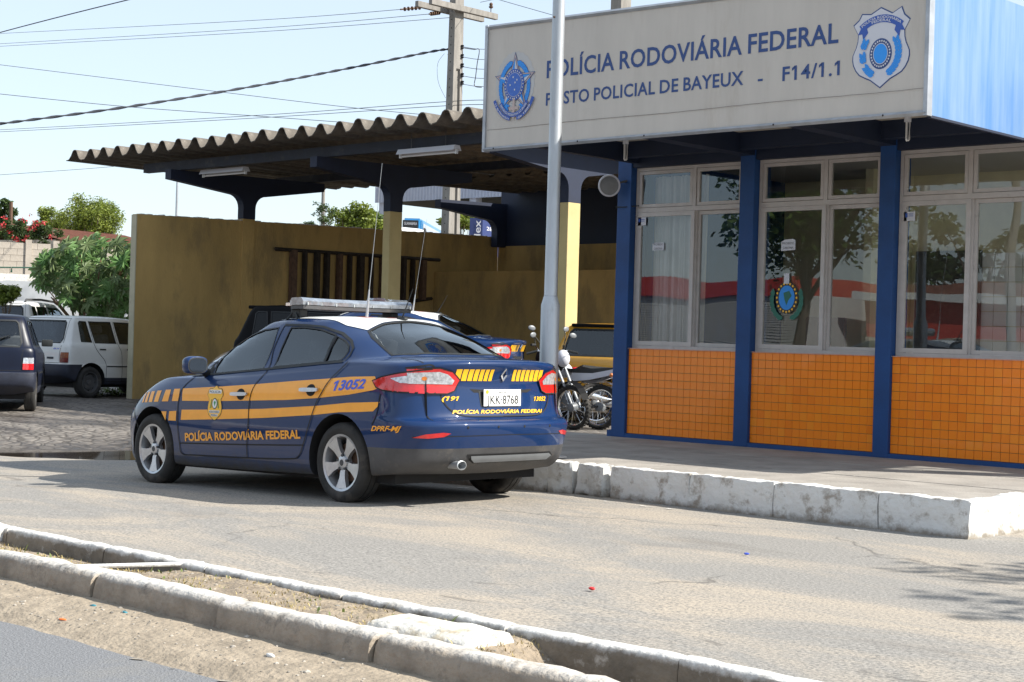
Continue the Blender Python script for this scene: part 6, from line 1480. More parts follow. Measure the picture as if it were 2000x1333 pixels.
# ================================================================== vegetation
M['leaf'] = mat('tree_leaf', (.050, .095, .018), .55, 0, 0, 1.6, col2=(.13, .19, .035), island=.45)
M['leafy'] = mat('yellow_green_leaf', (.12, .17, .025), .55, 0, 0, 1.6, col2=(.24, .28, .04), island=.4)
M['leafd'] = mat('dark_leaf', (.025, .055, .015), .5, 0, 0, 1.6, col2=(.07, .11, .025), island=.45)
M['castor'] = mat('castor_leaf', (.12, .22, .07), .5, 0, 0, 3, col2=(.22, .33, .13), island=0)
M['bark'] = mat('bark', (.13, .10, .075), .9, 0, .3, 8, bump=.5, bscale=20)
M['redflower'] = mat('red_flower', (.42, .03, .035), .6, 0, .1, 8, island=.3)
for q in ('leaf', 'leafy', 'leafd', 'castor'):
    nt = M[q].node_tree; b = nt.nodes['Principled BSDF']; out = nt.nodes['Material Output']; tl = nt.nodes.new('ShaderNodeBsdfTranslucent'); mx = nt.nodes.new('ShaderNodeMixShader'); mx.inputs[0].default_value = .35
    src = b.inputs['Base Color'].links[0].from_socket; nt.links.new(src, tl.inputs[0]); nt.links.new(b.outputs[0], mx.inputs[1]); nt.links.new(tl.outputs[0], mx.inputs[2]); nt.links.new(mx.outputs[0], out.inputs[0])
def leaves(name, clumps, n, size, m, parent, seed=0, narrow=.5):
    """clumps = [(centre, radius)]"""
    r = random.Random(seed); V = []; Fc = []; tot = sum(c[1]**2 for c in clumps)
    for c, rad in clumps:
        for k in range(int(n*rad*rad/tot)):
            d = Vector((r.gauss(0, 1), r.gauss(0, 1), r.gauss(0, .8))).normalized()*rad*(r.random()**.45); p = c+d
            a = Vector((r.gauss(0, 1), r.gauss(0, 1), r.gauss(0, .5)-.3)).normalized(); b_ = a.cross(Vector((r.gauss(0, 1), r.gauss(0, 1), r.gauss(0, 1)))).normalized(); s = size*r.uniform(.6, 1.3); i = len(V)
            V += [p, p+a*s*.5+b_*s*narrow*.5, p+a*s, p+a*s*.5-b_*s*narrow*.5]; Fc.append((i, i+1, i+2, i+3))
    me = bpy.data.meshes.new(name); me.from_pydata([tuple(v) for v in V], [], Fc); o = mobj(name, me, M[m]); return reparent(o, parent)
def tree(base, crown, radii, label, m='leaf', n=5000, size=.12, ncl=26, seed=1, group=None, cat='tree', name='leafy_tree', trunk=.12, narrow=.5):
    r = random.Random(seed); base = Vector(base); crown = Vector(crown); e = empty(name, base, label=label, cat=cat, group=group); bpy.context.view_layer.update(); cl = []
    for k in range(ncl):
        d = Vector((r.gauss(0, 1), r.gauss(0, 1), r.gauss(0, 1))).normalized()*(r.uniform(.35, 1.)); c = crown+Vector((d.x*radii[0], d.y*radii[0], d.z*radii[1])); cl.append((c, min(radii)*r.uniform(.20, .42)))
    b = BM(); mid = base.lerp(crown, .55); tube(b, [base, base.lerp(mid, .5)+Vector((r.uniform(-.1, .1), r.uniform(-.1, .1), 0)), mid, crown], [trunk, trunk*.8, trunk*.6, trunk*.25], 8)
    for c, _ in cl[::2]: tube(b, [base.lerp(crown, r.uniform(.45, .8)), (mid+c)/2+Vector((0, 0, .1)), c], [trunk*.35, trunk*.2, trunk*.08], 5)
    reparent(obj('trunk', b, M['bark'], None, smooth=True), e); leaves('crown', cl, n, size, m, e, seed, narrow); return e
def tr(px, py, D, wpx, hpx, label, **k):
    c = PD(px, py, D); s = D/FPX; return tree((c.x, c.y, ground(c.x, c.y) if D < 50 else -.4), c, (wpx*s/2, hpx*s/2), label, **k)
tr(178, 425, 95, 118, 92, 'tall light-green tree above the tiled roof at the left', m='leafy', n=16000, size=.17, ncl=95, seed=2, trunk=.22, narrow=.4)
tr(105, 432, 100, 76, 64, 'smaller yellow-green tree left of the tall tree', m='leafy', n=6000, size=.17, ncl=30, seed=3, trunk=.18, narrow=.4)
tr(8, 420, 90, 46, 80, 'dark tree at the far left edge behind the flowers', m='leafd', n=4000, size=.18, ncl=22, seed=4)
tr(690, 432, 52, 92, 78, 'bushy green tree above the yellow wall between the carport columns', m='leafy', n=7000, size=.10, ncl=34, seed=5, narrow=.6)
tr(742, 440, 54, 60, 64, 'green tree next to the grey warehouse fascia', m='leaf', n=3500, size=.11, ncl=20, seed=6, narrow=.6)
tr(633, 415, 48, 46, 64, 'thin straggly tree growing against the far pole', m='leafd', n=900, size=.07, ncl=26, seed=7, trunk=.05)
tr(605, 440, 47, 24, 30, 'small dark sapling above the yellow wall', m='leafd', n=500, size=.07, ncl=10, seed=8, trunk=.04)
tr(12, 572, 30.5, 62, 52, 'small green bush beside the white estate car', m='leafy', n=3000, size=.06, ncl=24, seed=9, cat='bush', name='bush', trunk=.03, narrow=.6)
# flowering shrub
c = PD(55, 455, 58); s = 58/FPX
fb = tree((c.x, c.y, 1), c, (62*s, 26*s), 'shrub with clusters of red flowers growing over the block wall', m='leafd', n=6000, size=.10, ncl=40, seed=12, cat='shrub', name='flowering_shrub', trunk=.06)
r_ = random.Random(5); cl = [(PD(x, y, 57.2), r_.uniform(.05, .12)) for x, y in ((10, 425), (45, 430), (70, 435), (62, 445), (20, 455), (48, 468), (52, 462), (98, 462), (30, 466), (85, 436), (5, 440), (60, 420))]; leaves('flowers', cl, 260, .085, 'redflower', fb, 3, .8)
tr(900, 428, 100, 90, 40, 'low green trees seen under the warehouse roof', m='leafy', n=3000, size=.2, ncl=26, seed=15)
# castor bean plant with large palmate leaves
cb_ = PD(178, 600, 34.5); castor = empty('castor_bean_plant', (cb_.x, cb_.y, ground(cb_.x, cb_.y)), label='big castor bean plant with large star-shaped leaves behind the white hatchback', cat='plant'); bpy.context.view_layer.update()
def palm_leaf(seed):
    r = random.Random(seed); b = BM(); c0 = b.verts.new((0, 0, 0)); pts = []
    for k in range(8):
        a = radians(-150+k*300/7); L_ = (.24-.10*abs(k-3.5)/3.5)*r.uniform(.9, 1.1); 
        pts.append(Vector((cos(a-.21)*L_*.50, sin(a-.21)*L_*.50, .012))); pts.append(Vector((cos(a-.15)*L_*.76, sin(a-.15)*L_*.76, -.0))); pts.append(Vector((cos(a)*L_, sin(a)*L_, -.05))); pts.append(Vector((cos(a+.15)*L_*.76, sin(a+.15)*L_*.76, -.0)))
    vs = [b.verts.new(p) for p in pts]
    for i in range(len(vs)-1): b.faces.new((c0, vs[i], vs[i+1]))
    for k in range(8):
        pass
    me = bpy.data.meshes.new('leaf'); b.to_mesh(me); b.free()
    me.materials.append(M['castor']); return me
lms = [palm_leaf(k) for k in range(4)]
for k, cc in enumerate(((.8, 1.0), (1.15, 1.0), (.9, .8), (1.05, 1.15))):
    mm = M['castor'].copy(); 
    for n_ in mm.node_tree.nodes:
        if n_.type == 'VALTORGB':
            for el in n_.color_ramp.elements: el.color = (el.color[0]*cc[0], el.color[1]*cc[1]*.95, el.color[2]*cc[0], 1)
    lms[k].materials[0] = mm
S34 = 34.5/FPX; b = BM(); stems = []
for k in range(20):
    px, py = 178+r_.uniform(-85, 95), 0
    top = 470+35*((px-200)/110)**2*1.2 if px < 200 else 466; py = r_.uniform(top+5, 585); D = 34.5+r_.uniform(-1.0, .8); c = PD(px, py, D); stems.append((c, D))
    tube(b, [(cb_.x+r_.uniform(-.2, .2), cb_.y+r_.uniform(-.2, .2), ground(cb_.x, cb_.y)), (Vector((cb_.x, cb_.y, 1))+c)/2, c], [.03, .022, .012], 6)
st_ = reparent(obj('stem', b, mat('castor_stem', (.20, .12, .07), .6), None, smooth=True), castor); cnt = 0; right = CAM_R @ Vector((1, 0, 0))
while cnt < 290:
    px = r_.uniform(72, 285); top = 464+55*max(0, (165-px)/95)**1.5+(3 if px > 160 else 0)+6*sin(px*.13); py = r_.uniform(top, 628); lowlim = 560+max(0, (px-90))*.62
    if py > lowlim and px < 200: continue
    D = 34.5+r_.uniform(-1.3, 1.3)*(.4+.6*sin(pi*min(1, max(0, (px-70)/215)))); p = PD(px, py, D)
    o = bpy.data.objects.new('leaf', lms[r_.randrange(4)]); COL.objects.link(o); o.parent = castor; s = r_.uniform(1.0, 1.5)*(1.0 if cnt % 3 else .75)
    nrm = Vector((r_.gauss(.45, .45), r_.gauss(-.75, .4), r_.uniform(.15, .8))).normalized(); qm = nrm.to_track_quat('Z', 'Y').to_matrix().to_4x4() @ Matrix.Rotation(r_.uniform(0, 6.28), 4, 'Z')
    o.matrix_local = Matrix.Translation(p-castor.location) @ qm @ Matrix.Scale(s, 4); cnt += 1
# weeds at the yard edge
wl = []
for k in range(26): p = PG(r_.uniform(90, 262), r_.uniform(764, 775)); wl.append((p+Vector((0, .6, .04)), r_.uniform(.05, .12)))
e = empty('weed_patch', wl[0][0], label='patch of low weeds under the old white hatchback', cat='weeds'); bpy.context.view_layer.update(); leaves('foliage', wl, 1600, .05, 'leaf', e, 5)

# ================================================================== beyond the yard
M['blockwall'] = mat('cement_block_wall', (.42, .37, .31), .9, 0, .16, 2, bump=.3, bscale=20, dirt=((.24, .21, .18), 2, .6, .5))
M['clay'] = mat('clay_roof_tile', (.21, .085, .055), .85, 0, .35, 6)
def seg_box(bm_, a, b_, th, z0, z1):
    a = Vector((a[0], a[1], 0)); b_ = Vector((b_[0], b_[1], 0)); t = (b_-a).normalized(); n = Vector((-t.y, t.x, 0))*th/2
    lo = [a-n, b_-n, b_+n, a+n]; v = [bm_.verts.new((p.x, p.y, z0)) for p in lo]+[bm_.verts.new((p.x, p.y, z1)) for p in lo]
    for q in ((3, 2, 1, 0), (4, 5, 6, 7), (0, 1, 5, 4), (1, 2, 6, 5), (2, 3, 7, 6), (3, 0, 4, 7)): bm_.faces.new([v[i] for i in q])
def bandwall(name, pa, pb, D0, D1, z0, zt_px, label, m, th=.15, cat='wall'):
    a = PD(pa, zt_px[0], D0); b_ = PD(pb, zt_px[1], D1); e = empty(name, (a+b_)/2, label=label, cat=cat); e.location.z = z0; bpy.context.view_layer.update(); return e, a, b_
e, a, b_ = bandwall('block_wall', -60, 300, 48, 50, 0, (470, 474), 'pale cement block wall with posts beyond the parked cars', 'blockwall')
nrow = 10; zt = a.z
d = (b_-a); d.z = 0; L_ = d.length; t = d.normalized(); bl = []
me_b = bpy.data.meshes.new('block'); q = BM(); box(q, (0.004, -.07, .004), (.386, .07, .186), .004); q.to_mesh(me_b); q.free(); me_b.materials.append(M['blockwall'])
ncol = int(L_/.39); q = BM(); cntb = 0
for j in range(int(zt/.19)+1):
    for i in range(ncol):
        z = zt-.19*(j+1); s0 = i*.39+(.195 if j % 2 else 0); 
        if z < 0: continue
        if cntb < 170 and s0 < 2.8 and j < 7 or (s0 < 3.4 and j < 6):
            o = bpy.data.objects.new('block', me_b); COL.objects.link(o); o.parent = e; o.matrix_local = Matrix.Translation(Vector((a.x, a.y, 0))+t*s0+Vector((0, 0, z))-e.location) @ Matrix.Rotation(atan2(t.y, t.x), 4, 'Z'); cntb += 1
        else:
            p = Vector((a.x, a.y, 0))+t*s0; seg_box(q, p+t*.004, p+t*.386, .14, z+.004, z+.186)
o = reparent(obj('block_field', q, M['blockwall'], None), e); o['kind'] = 'stuff'
q = BM(); seg_box(q, a, b_, .125, 0, zt); reparent(obj('mortar', q, mat('mortar', (.22, .19, .16), .95), None), e)
for px in (53, 106, 160, 210):
    f_ = (px+60)/360; p = a.lerp(b_, f_); q = BM(); seg_box(q, p-t*.09, p+t*.09, .22, 0, zt+.10); reparent(obj('post', q, M['blockwall'], None), e)
a = PD(-60, 532, 42); b_ = PD(300, 534, 44); e = empty('low_retaining_wall', (a+b_)/2, label='low grey wall below the green railing', cat='wall'); bpy.context.view_layer.update()
q = BM(); seg_box(q, a, b_, .2, -.3, a.z); reparent(obj('wall_panel', q, M['kerbgrey'], None), e)
e = empty('metal_railing', (a+b_)/2, label='dark green metal railing on top of the low grey wall', cat='railing'); bpy.context.view_layer.update(); mg = mat('green_railing_paint', (.02, .07, .045), .5)
d = (b_-a); n_ = 9
for k in range(n_):
    p = a+d*(k/n_); p2 = a+d*((k+.96)/n_); q = BM(); w_ = .02
    tube(q, [p+Vector((0, 0, .0)), p+Vector((0, 0, .13)), p2+Vector((0, 0, .13)), p2], w_, 4); reparent(obj('rail_panel', q, mg, None), e)
# white tarpaulin / lorry cover
c = PD(60, 575, 40); q = BM(); prism(q, [(-2.4, -1.4), (-2.4, -.1), (-1.8, .18), (-.6, .33), (.8, .30), (2.0, .10), (2.4, -.1), (2.4, -1.4)], lambda u, z: c+Vector((u*.70, u*.70, z)), lambda u, z: c+Vector((u*.70-1.6, u*.70+1.6, z)))
lor = empty('van', (c.x, c.y, 0), label='white rounded van roof showing behind the estate car', cat='van'); bpy.context.view_layer.update(); reparent(obj('body', q, M['white_film'], None, smooth=35), lor)
for s_ in (-1.4, 1.4):
    for o2 in (0, 1.4): q = BM(); lathe(q, [(0, -.1), (.33, -.1), (.33, .1), (0, .1)], Matrix.Translation((c.x+s_*.7-o2, c.y+s_*.7+o2, .33)) @ Matrix.Rotation(pi/2, 4, 'X') @ Matrix.Rotation(radians(45), 4, 'Y'), 20); bmesh.ops.recalc_face_normals(q, faces=q.faces[:]); reparent(obj('wheel', q, M['tyre'], None), lor)
# tiled-roof house
a = PD(112, 466, 66); b_ = PD(330, 466, 72); hs = empty('tiled_house', (a+b_)/2, label='low house with a red clay tile roof behind the block wall', cat='house'); hs.location.z = 0; bpy.context.view_layer.update()
d = (b_-a); d.z = 0; t = d.normalized(); n2 = Vector((-t.y, t.x, 0)); zr = PD(200, 460, 70).z
q = BM(); seg_box(q, a+n2*2.6, b_+n2*2.6, 5.0, -.4, a.z-.05); reparent(obj('wall', q, M['blockwall'], None), hs)
q = BM(); nn = 70
for k in range(nn):
    p0 = a+t*(d.length*k/nn); p1 = a+t*(d.length*(k+1)/nn); pm = (p0+p1)/2
    for (y0, z0, y1, z1) in ((-.3, a.z-.08, 2.6, zr+.15), (5.5, a.z-.08, 2.6, zr+.15)):
        v = [Vector((p0.x, p0.y, 0)), Vector((pm.x, pm.y, 0)), Vector((p1.x, p1.y, 0))]; lo = [w+n2*y0+Vector((0, 0, z0+(.07 if i == 1 else 0))) for i, w in enumerate(v)]; hi = [w+n2*y1+Vector((0, 0, z1+(.07 if i == 1 else 0))) for i, w in enumerate(v)]
        for i in (0, 1): q.faces.new([q.verts.new(lo[i]), q.verts.new(lo[i+1]), q.verts.new(hi[i+1]), q.verts.new(hi[i])])
reparent(obj('roof', q, M['clay'], None), hs)
# raised ground with depot
hb = BM(); ring = [PD(x, 600, D) for x, D in ((480, 86), (1300, 78), (1500, 240), (300, 260))]; lo = [hb.verts.new((p.x, p.y, -.4)) for p in ring]; cen = sum(ring, Vector())/4; hi = [hb.verts.new(((p.x-cen.x)*.97+cen.x, (p.y-cen.y)*.97+cen.y, 5.6)) for p in ring]; hb.faces.new(hi)
for i in range(4): hb.faces.new((lo[i], lo[(i+1) % 4], hi[(i+1) % 4], hi[i]))
bmesh.ops.recalc_face_normals(hb, faces=hb.faces[:]); tag(obj('embankment', hb, M['earth'], None), 'raised ground behind the yard carrying the depot', kind='structure')
M['fascia'] = mat('lilac_grey_cladding', (.40, .42, .50), .6, 0, .05, 3); M['depotdark'] = mat('dark_depot_wall', (.06, .065, .07), .8, 0, .3, 1)
a = PD(733, 366, 118); b_ = PD(1330, 372, 100); wh = empty('warehouse', (a+b_)/2, label='open-sided warehouse with a pale corrugated fascia behind the carport', cat='warehouse'); wh.location.z = 5.6; bpy.context.view_layer.update()
d = (b_-a); d.z = 0; t = d.normalized(); n2 = Vector((-t.y, t.x, 0)); n2 = n2 if n2.dot(ray(900, 600)) > 0 else -n2; zb = PD(733, 397, 118).z
q = BM(); nn = 90
for k in range(nn):
    p0 = a+t*(d.length*k/nn); v = []
    for i, (s_, o_) in enumerate(((0, 0), (.35, -.09), (.65, -.09), (1, 0))): p = a+t*(d.length*(k+s_)/nn)+n2*o_; v.append((p.x, p.y))
    for i in range(3): q.faces.new([q.verts.new((*v[i], zb)), q.verts.new((*v[i+1], zb)), q.verts.new((*v[i+1], a.z)), q.verts.new((*v[i], a.z))])
reparent(obj('fascia', q, M['fascia'], None), wh)
q = BM(); seg_box(q, a+n2*14, b_+n2*14, 27, zb+.1, a.z-.1); reparent(obj('roof', q, M['depotdark'], None), wh)
q = BM(); seg_box(q, a+n2*27, b_+n2*27, .3, 5.6, zb+.1); reparent(obj('rear_wall', q, M['depotdark'], None), wh)
for f_ in (.02, .35, .70): p = a+d*f_+n2*.5; q = BM(); seg_box(q, p-t*.3, p+t*.3, .6, 5.6, zb+.1); reparent(obj('column', q, M['fascia'], None), wh)
# coach
c = PD(786, 426, 100); zt = c.z; bw = 2.2; ax = (ray(920, 438)*128-ray(828, 427)*101); ax.z = 0; ax.normalize(); w2 = PD(823, 426, 100)-c; w2.z = 0
bus = empty('coach', (c.x, c.y, 5.6), label='blue and white coach with lettering on its dark rear window, seen over the yellow wall', cat='bus'); bpy.context.view_layer.update()
M['busblue'] = mat('coach_blue_paint', (.02, .22, .50), .3, coat=.6); M['buswhite'] = mat('coach_pale_paint', (.42, .47, .58), .35, coat=.5)
z0 = 5.95
def quadb(pts, m, nm, par): q = BM(); q.faces.new([q.verts.new(p) for p in pts]); return reparent(obj(nm, q, M[m] if isinstance(m, str) else m, None), par)
A0 = Vector((c.x, c.y, 0)); B0 = A0+w2; C0 = B0+ax*11; D0 = A0+ax*11
up = lambda p, z: Vector((p.x, p.y, z))
q = BM(); v = [q.verts.new(up(p, z)) for z in (z0, zt) for p in (A0, B0, C0, D0)]
for f in ((0, 1, 5, 4), (1, 2, 6, 5), (2, 3, 7, 6), (3, 0, 4, 7), (4, 5, 6, 7), (3, 2, 1, 0)): q.faces.new([v[i] for i in f])
bmesh.ops.bevel(q, geom=q.edges[:], offset=.12, segments=3, affect='EDGES'); bmesh.ops.recalc_face_normals(q, faces=q.faces[:]); reparent(obj('body', q, M['busblue'], None, smooth=40), bus)
nr = (ray(800, 430)*-1); nr.z = 0; nr.normalize(); of = -ax*.02
quadb([up(A0+of+w2*.03, zt-1.3), up(A0+of+w2*.84, zt-1.3), up(A0+of+w2*.84, zt-.12), up(A0+of+w2*.03, zt-.12)], 'ink', 'rear_window', bus)
sd = Vector((ax.y, -ax.x, 0)); sd = sd if sd.dot(w2) > 0 else -sd; so2 = sd*.02
quadb([up(B0+so2+ax*.8, zt-1.4), up(B0+so2+ax*10.8, zt-1.4), up(B0+so2+ax*10.8, zt-.25), up(B0+so2+ax*.8, zt-.25)], 'buswhite', 'side_panel', bus)
quadb([up(B0+so2*2+ax*1.0, zt-1.25), up(B0+so2*2+ax*3.0, zt-1.25), up(B0+so2*2+ax*2.0, zt-.5), up(B0+so2*2+ax*1.0, zt-.5)], 'ink', 'side_window', bus)
def btext(txt, u0, u1, z0_, z1_, m, par, O=None, U=None, off=None, rot=False, nm='lettering'):
    vs, fs_ = text_geo(txt, .01); q = BM(); vv = []
    for v in vs:
        uu, zz = (v.x, v.y) if not rot else (1-v.y, v.x)
        vv.append(q.verts.new(up(O+off+U*(u0+(u1-u0)*uu), z0_+(z1_-z0_)*zz)))
    for f in fs_: q.faces.new([vv[i] for i in f])
    return reparent(obj(nm, q, M[m], None), par)
btext('GUANABARA', .10, .78, zt-.42, zt-.25, 'palewhite', bus, A0, w2, of*2); btext('www.viagem.com', .1, .76, zt-.58, zt-.50, 'palewhite', bus, A0, w2, of*2) if False else None
btext('071 900', .42, .80, zt-1.15, zt-.98, 'palewhite', bus, A0, w2, of*2)
# container
c = PD(918, 426, 88); zt = c.z; e1 = PD(943, 426, 88)-c; e1.z = 0; e2 = PD(975, 428, 90)-PD(943, 426, 88); e2.z = 0
cont = empty('shipping_container', (c.x, c.y, 5.6), label='dark blue shipping container with sideways red and white lettering', cat='container'); bpy.context.view_layer.update()
A0 = Vector((c.x, c.y, 0)); q = BM(); P4 = [A0, A0+e1, A0+e1+e2*3, A0+e2*3]; v = [q.verts.new(up(p, z)) for z in (5.6, zt) for p in P4]
for f in ((0, 1, 5, 4), (1, 2, 6, 5), (2, 3, 7, 6), (3, 0, 4, 7), (4, 5, 6, 7)): q.faces.new([v[i] for i in f])
bmesh.ops.recalc_face_normals(q, faces=q.faces[:]); reparent(obj('body', q, mat('container_blue', (.02, .035, .13), .5), None), cont)
tow = -ray(930, 440)*.03; tow.z = 0
btext('lex', .35, .85, zt-.95, zt-.12, 'palewhite', cont, A0, e1, tow, True); btext('ab', .38, .85, zt-1.5, zt-1.02, 'redlens', cont, A0, e1, tow, True); btext('280', .25, .75, zt-.62, zt-.42, 'palewhite', cont, A0+e1, e2, tow)
# white roof between the trees
c = PD(745, 452, 60); q = BM(); box(q, (c.x-1.3, c.y-1, c.z-1.5), (c.x+1.3, c.y+1, c.z+.12), .15); tag(obj('minibus', q, M['white_film'], None, smooth=True), 'white vehicle roof just showing over the yellow wall', 'van')

# ================================================================== poles and wires
M['concrete'] = mat('pole_concrete', (.235, .22, .20), .9, 0, .2, 3, bump=.3, bscale=20, dirt=((.17, .155, .14), 2.2, .55, .6), stretch=(3, 3, .6))
M['wire'] = mat('wire', (.06, .065, .08), .6)
up_c = PD(880, 440, 38); ub = Vector((up_c.x, up_c.y, -.3)); pole = empty('utility_pole', ub, label='concrete utility pole with crossarms and insulators rising behind the carport', cat='pole'); bpy.context.view_layer.update()
q = BM(); rows = []
for z in (-.3, 2, 4, 5.35, 5.4, 6.2, 7.6, 7.65, 9, 11):
    k = 1-.42*(z/11); w = .215*k; dpt = .15*k; rec = .05 if (z < 5.38 or 5.39 < z < 7.62) and z < 7.62 else 0.0
    rows.append([q.verts.new(ub+Vector((x, y, z+.3))) for x, y in ((-dpt, -w), (dpt, -w), (dpt, -w*.45), (dpt-rec, -w*.40), (dpt-rec, w*.40), (dpt, w*.45), (dpt, w), (-dpt, w))])
for r0, r1 in zip(rows[:-1], rows[1:]):
    for k in range(8): q.faces.new((r0[k], r0[(k+1) % 8], r1[(k+1) % 8], r1[k]))
q.faces.new(rows[-1]); bmesh.ops.recalc_face_normals(q, faces=q.faces[:]); reparent(obj('shaft', q, M['concrete'], None), pole)
q = BM()
for k in range(44):
    z = 2.2+k*.2; w = .215*(1-.42*z/11); lathe(q, [(0, .004), (.014, .004), (.016, 0)], Matrix.Translation(ub+Vector((-.01, -w-.001, z+.3))) @ Matrix.Rotation(pi/2, 4, 'X'), 6)
o = reparent(obj('bolt_holes', q, M['gap'], None), pole); o['kind'] = 'stuff'
zc = PD(893, 20, 38).z
for s_ in (-.26, .20):
    q = BM(); box(q, (ub.x+s_-.055, ub.y-1.05, zc-.07), (ub.x+s_+.055, ub.y+1.15, zc+.07), .01); reparent(obj('crossarm', q, M['concrete'], None), pole)
for s_, y, z, dn in ((.20, -.85, .07, 0), (.20, .95, .07, 0)):
    q = BM(); T = Matrix.Translation((ub.x+s_, ub.y+y, zc+z)); lathe(q, [(.01, 0), (.012, .10), (.05, .12), (.055, .15), (.03, .16), (.045, .19), (.04, .22), (.02, .24), (0, .25)], T, 12); reparent(obj('insulator', q, M['rust'], None, smooth=True), pole)
def insul_string(a, b_):
    q = BM(); tube(q, [a, b_], .02, 6); n = 5
    for k in range(n): p = a.lerp(b_, (k+.8)/(n+1)); lathe(q, [(0, -.015), (.05, -.01), (.05, .01), (0, .015)], Matrix.Translation(p) @ (b_-a).to_track_quat('Z', 'Y').to_matrix().to_4x4(), 10)
    reparent(obj('insulator_string', q, M['rust'], None, smooth=True), pole)
insul_string(PD(825, 15, 38), PD(782, 19, 37.6)); insul_string(PD(860, 25, 38), PD(838, 28, 37.7))
for y_ in (92, 110, 128, 147, 162):
    p = PD(903, y_, 38); q = BM(); T = Matrix.Translation(p); lathe(q, [(0, -.05), (.03, -.045), (.045, -.03), (.025, 0), (.045, .03), (.03, .045), (0, .05)], T, 10); reparent(obj('insulator', q, M['gap'], None, smooth=True), pole)
def wire(label, pts, r=.009, group='overhead wires', nm='overhead_wire', twist=False):
    P = [PD(x, y, D) for x, y, D in pts]; out = []
    for i in range(len(P)-1):
        a, b_, c_, d_ = P[max(i-1, 0)], P[i], P[i+1], P[min(i+2, len(P)-1)]
        for k in range(10):
            t_ = k/10; out.append(.5*((2*b_)+(c_-a)*t_+(2*a-5*b_+4*c_-d_)*t_*t_+(3*b_-a-3*c_+d_)*t_**3))
    out.append(P[-1]); q = BM(); tube(q, out, r, 5)
    if twist:
        Vv = []
        n = 160
        for s_ in (0, pi):
            tw_ = []
            for k in range(n+1):
                f_ = k/n*(len(out)-1); i = min(int(f_), len(out)-2); p = out[i].lerp(out[i+1], f_-i); a = k*.9+s_; tw_.append(p+Vector((0, cos(a)*r*1.3, sin(a)*r*1.3)))
            tube(q, tw_, r*.8, 4)
    return tag(obj(nm, q, M['wire'], None), label, 'wire', group)
wire('dark wire crossing the top left corner of the sky', [(-60, 82, 30), (0, 64, 30), (130, 30, 28), (300, -12, 26)], .010)
wire('highest of the three thin wires reaching the crossarm', [(-80, 71, 60), (0, 66, 58), (500, 40, 45), (782, 19, 37.6)], .007)
wire('middle of the three thin wires reaching the crossarm', [(-80, 91, 60), (0, 86, 58), (500, 56, 45), (838, 28, 37.7)], .007)
wire('lowest of the three thin wires reaching the crossarm', [(-80, 97, 60), (0, 91, 58), (500, 63, 45), (878, 35, 38)], .007)
wire('thick twisted cable climbing to the middle of the pole', [(-80, 250, 34), (0, 242, 34), (250, 209, 35), (500, 168, 36.5), (700, 130, 37.5), (868, 97, 38), (876, 108, 38), (880, 109, 38)], .016, twist=True)
wire('thin wire sloping down behind the twisted cable, upper one', [(-80, 118, 50), (0, 127, 50), (430, 180, 46), (700, 212, 44), (960, 236, 42)], .008)
wire('thin wire sloping down behind the twisted cable, lower one', [(-80, 174, 48), (0, 184, 48), (250, 209, 47), (500, 227, 46), (680, 240, 45)], .009)
wire('upper of two close wires just above the carport roof', [(-80, 257, 56), (0, 254, 55), (500, 226, 44), (872, 199, 38), (960, 197, 37)], .008)
wire('lower of two close wires just above the carport roof', [(-80, 261, 56), (0, 258, 55), (500, 231, 44), (872, 207, 38), (960, 206, 37)], .008)
wire('faint wire left of the carport roof', [(-80, 347, 60), (0, 342, 60), (240, 324, 56), (420, 300, 54)], .008)
for i, y_ in enumerate((92, 112, 131, 149, 165)): wire(['first', 'second', 'third', 'fourth', 'fifth'][i]+' short wire down the right side of the pole', [(905, y_, 38), (930, y_+4, 38), (960, y_+5, 38)], .007)
wire('bent loop of black cable hanging right of the pole', [(905, 94, 38), (925, 97, 38), (936, 98, 38), (932, 125, 38), (929, 150, 38), (927, 168, 38), (941, 171, 38)], .011)
wire('thin stray wire looping left of the pole', [(868, 105, 38), (855, 125, 38), (856, 160, 38), (870, 192, 38)], .004)
wire('thin wire above the left end of the roof sign', [(940, -10, 34), (1080, 30, 33), (1120, 40, 32)], .006)
wire('thin wire rising from the crossarm to the right', [(938, 5, 38), (1000, -8, 37)], .006)
def tall_pole(px, pt, D, r, label, m='concrete', taper=.75, nm='slim_pole'):
    p = PD(px, pt, D); q = BM(); lathe(q, [(0, -.4), (r, -.4), (r*taper, p.z), (0, p.z)], Matrix.Translation((p.x, p.y, 0)), 10); bmesh.ops.recalc_face_normals(q, faces=q.faces[:]); return tag(obj(nm, q, M[m], None, smooth=50), label, 'pole')
tall_pole(347, 346, 45, .05, 'slim grey pole above the left end of the yellow wall', 'steel'); tall_pole(632, 368, 49, .075, 'slim concrete pole behind the straggly tree'); tall_pole(22, 395, 70, .10, 'short dark post among the flowers at the far left', 'rust')
p = PD(1213, 5, 38.5); q = BM(); box(q, (p.x-.16, p.y-.19, -.3), (p.x+.16, p.y+.19, 11.5), .01); tag(obj('utility_pole', q, M['concrete'], None), 'second concrete pole whose top shows above the roof sign', 'pole')

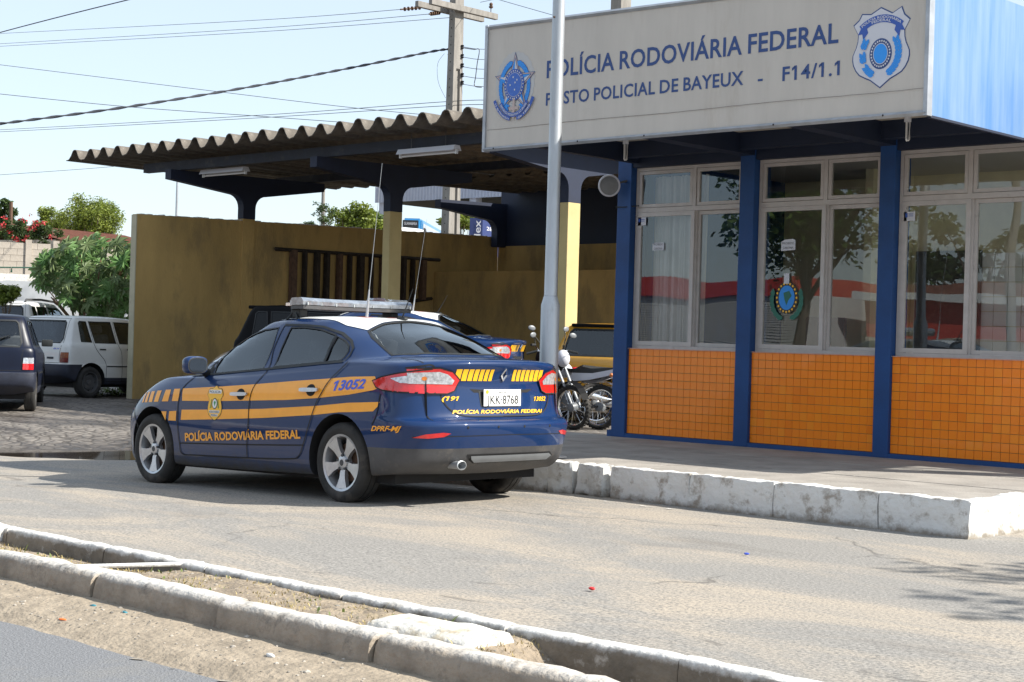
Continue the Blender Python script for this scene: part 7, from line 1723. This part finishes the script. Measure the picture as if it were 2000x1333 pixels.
# ================================================================== across the road (seen in the windows)
M['redwall'] = mat('red_shop_wall', (.50, .055, .035), .7, 0, .08, 2); M['shutter'] = mat('white_roller_shutter', (.58, .57, .54), .6, 0, .05, 3)
shop = empty('shop_building', (-36, -16, 0), label='long white shop with ribbed shutters and a red fascia, mirrored in the windows', cat='building'); bpy.context.view_layer.update()
def rb(nm, a, b_, m, par, bev=0): q = BM(); box(q, a, b_, bev); return reparent(obj(nm, q, M[m], None), par)
rb('wall', (-60, -22, -.4), (-28.6, -16.1, 2.98), 'shutter', shop); rb('fascia', (-60, -22, 2.98), (-28.6, -15.9, 3.55), 'redwall', shop)
q = BM()
for k in range(36): box(q, (-59.9, -16.10, .0+k*.082), (-28.7, -16.04, .05+k*.082))
reparent(obj('shutter_ribs', q, M['shutter'], None), shop)['kind'] = 'stuff'
shop2 = empty('red_building', (-16, -18, 0), label='low red building with a white eave across the road, mirrored in the right-hand windows', cat='building'); bpy.context.view_layer.update()
rb('wall', (-27.5, -24, -.4), (14, -18.1, 2.9), 'redwall', shop2); rb('eave', (-27.7, -24.2, 2.9), (14.2, -17.6, 3.15), 'white_film', shop2); rb('lower_wall', (-27.52, -24, -.4), (14, -18.02, 1.7), 'blockwall', shop2)
rb('roof', (-27.2, -24, 3.15), (13.8, -18.5, 3.5), 'clay', shop2)
tree((-22.5, -6.5, -.05), (-21.8, -6.3, 5.2), (3.4, 2.2), 'broad mango tree across the road, mirrored in the windows', m='leaf', n=7000, size=.22, ncl=46, seed=21, trunk=.22)
tree((-27.5, -26, -.4), (-27, -26, 4.6), (3.6, 1.6), 'tree behind the shops across the road', m='leafd', n=4000, size=.3, ncl=30, seed=22, trunk=.2); tree((-12, -30, -.4), (-12, -30, 5.0), (6, 2.2), 'wide tree behind the red building across the road', m='leafd', n=6000, size=.35, ncl=40, seed=23, trunk=.3)
q = BM(); lathe(q, [(0, -.1), (.11, -.1), (.07, 9), (0, 9)], Matrix.Translation((-16.3, -5.5, 0)), 12); bmesh.ops.recalc_face_normals(q, faces=q.faces[:]); tag(obj('street_pole', q, M['concrete'], None, smooth=50), 'grey pole across the road, mirrored in the right-hand window', 'pole')
# tree standing right of the picture, whose thin shade falls on the forecourt
tree((2.4, 13.1, 0), (2.0, 12.7, 5.3), (1.7, .8), 'sparse tree at the right end of the pavement casting dappled shade', m='leaf', n=600, size=.16, ncl=20, seed=30, trunk=.10)
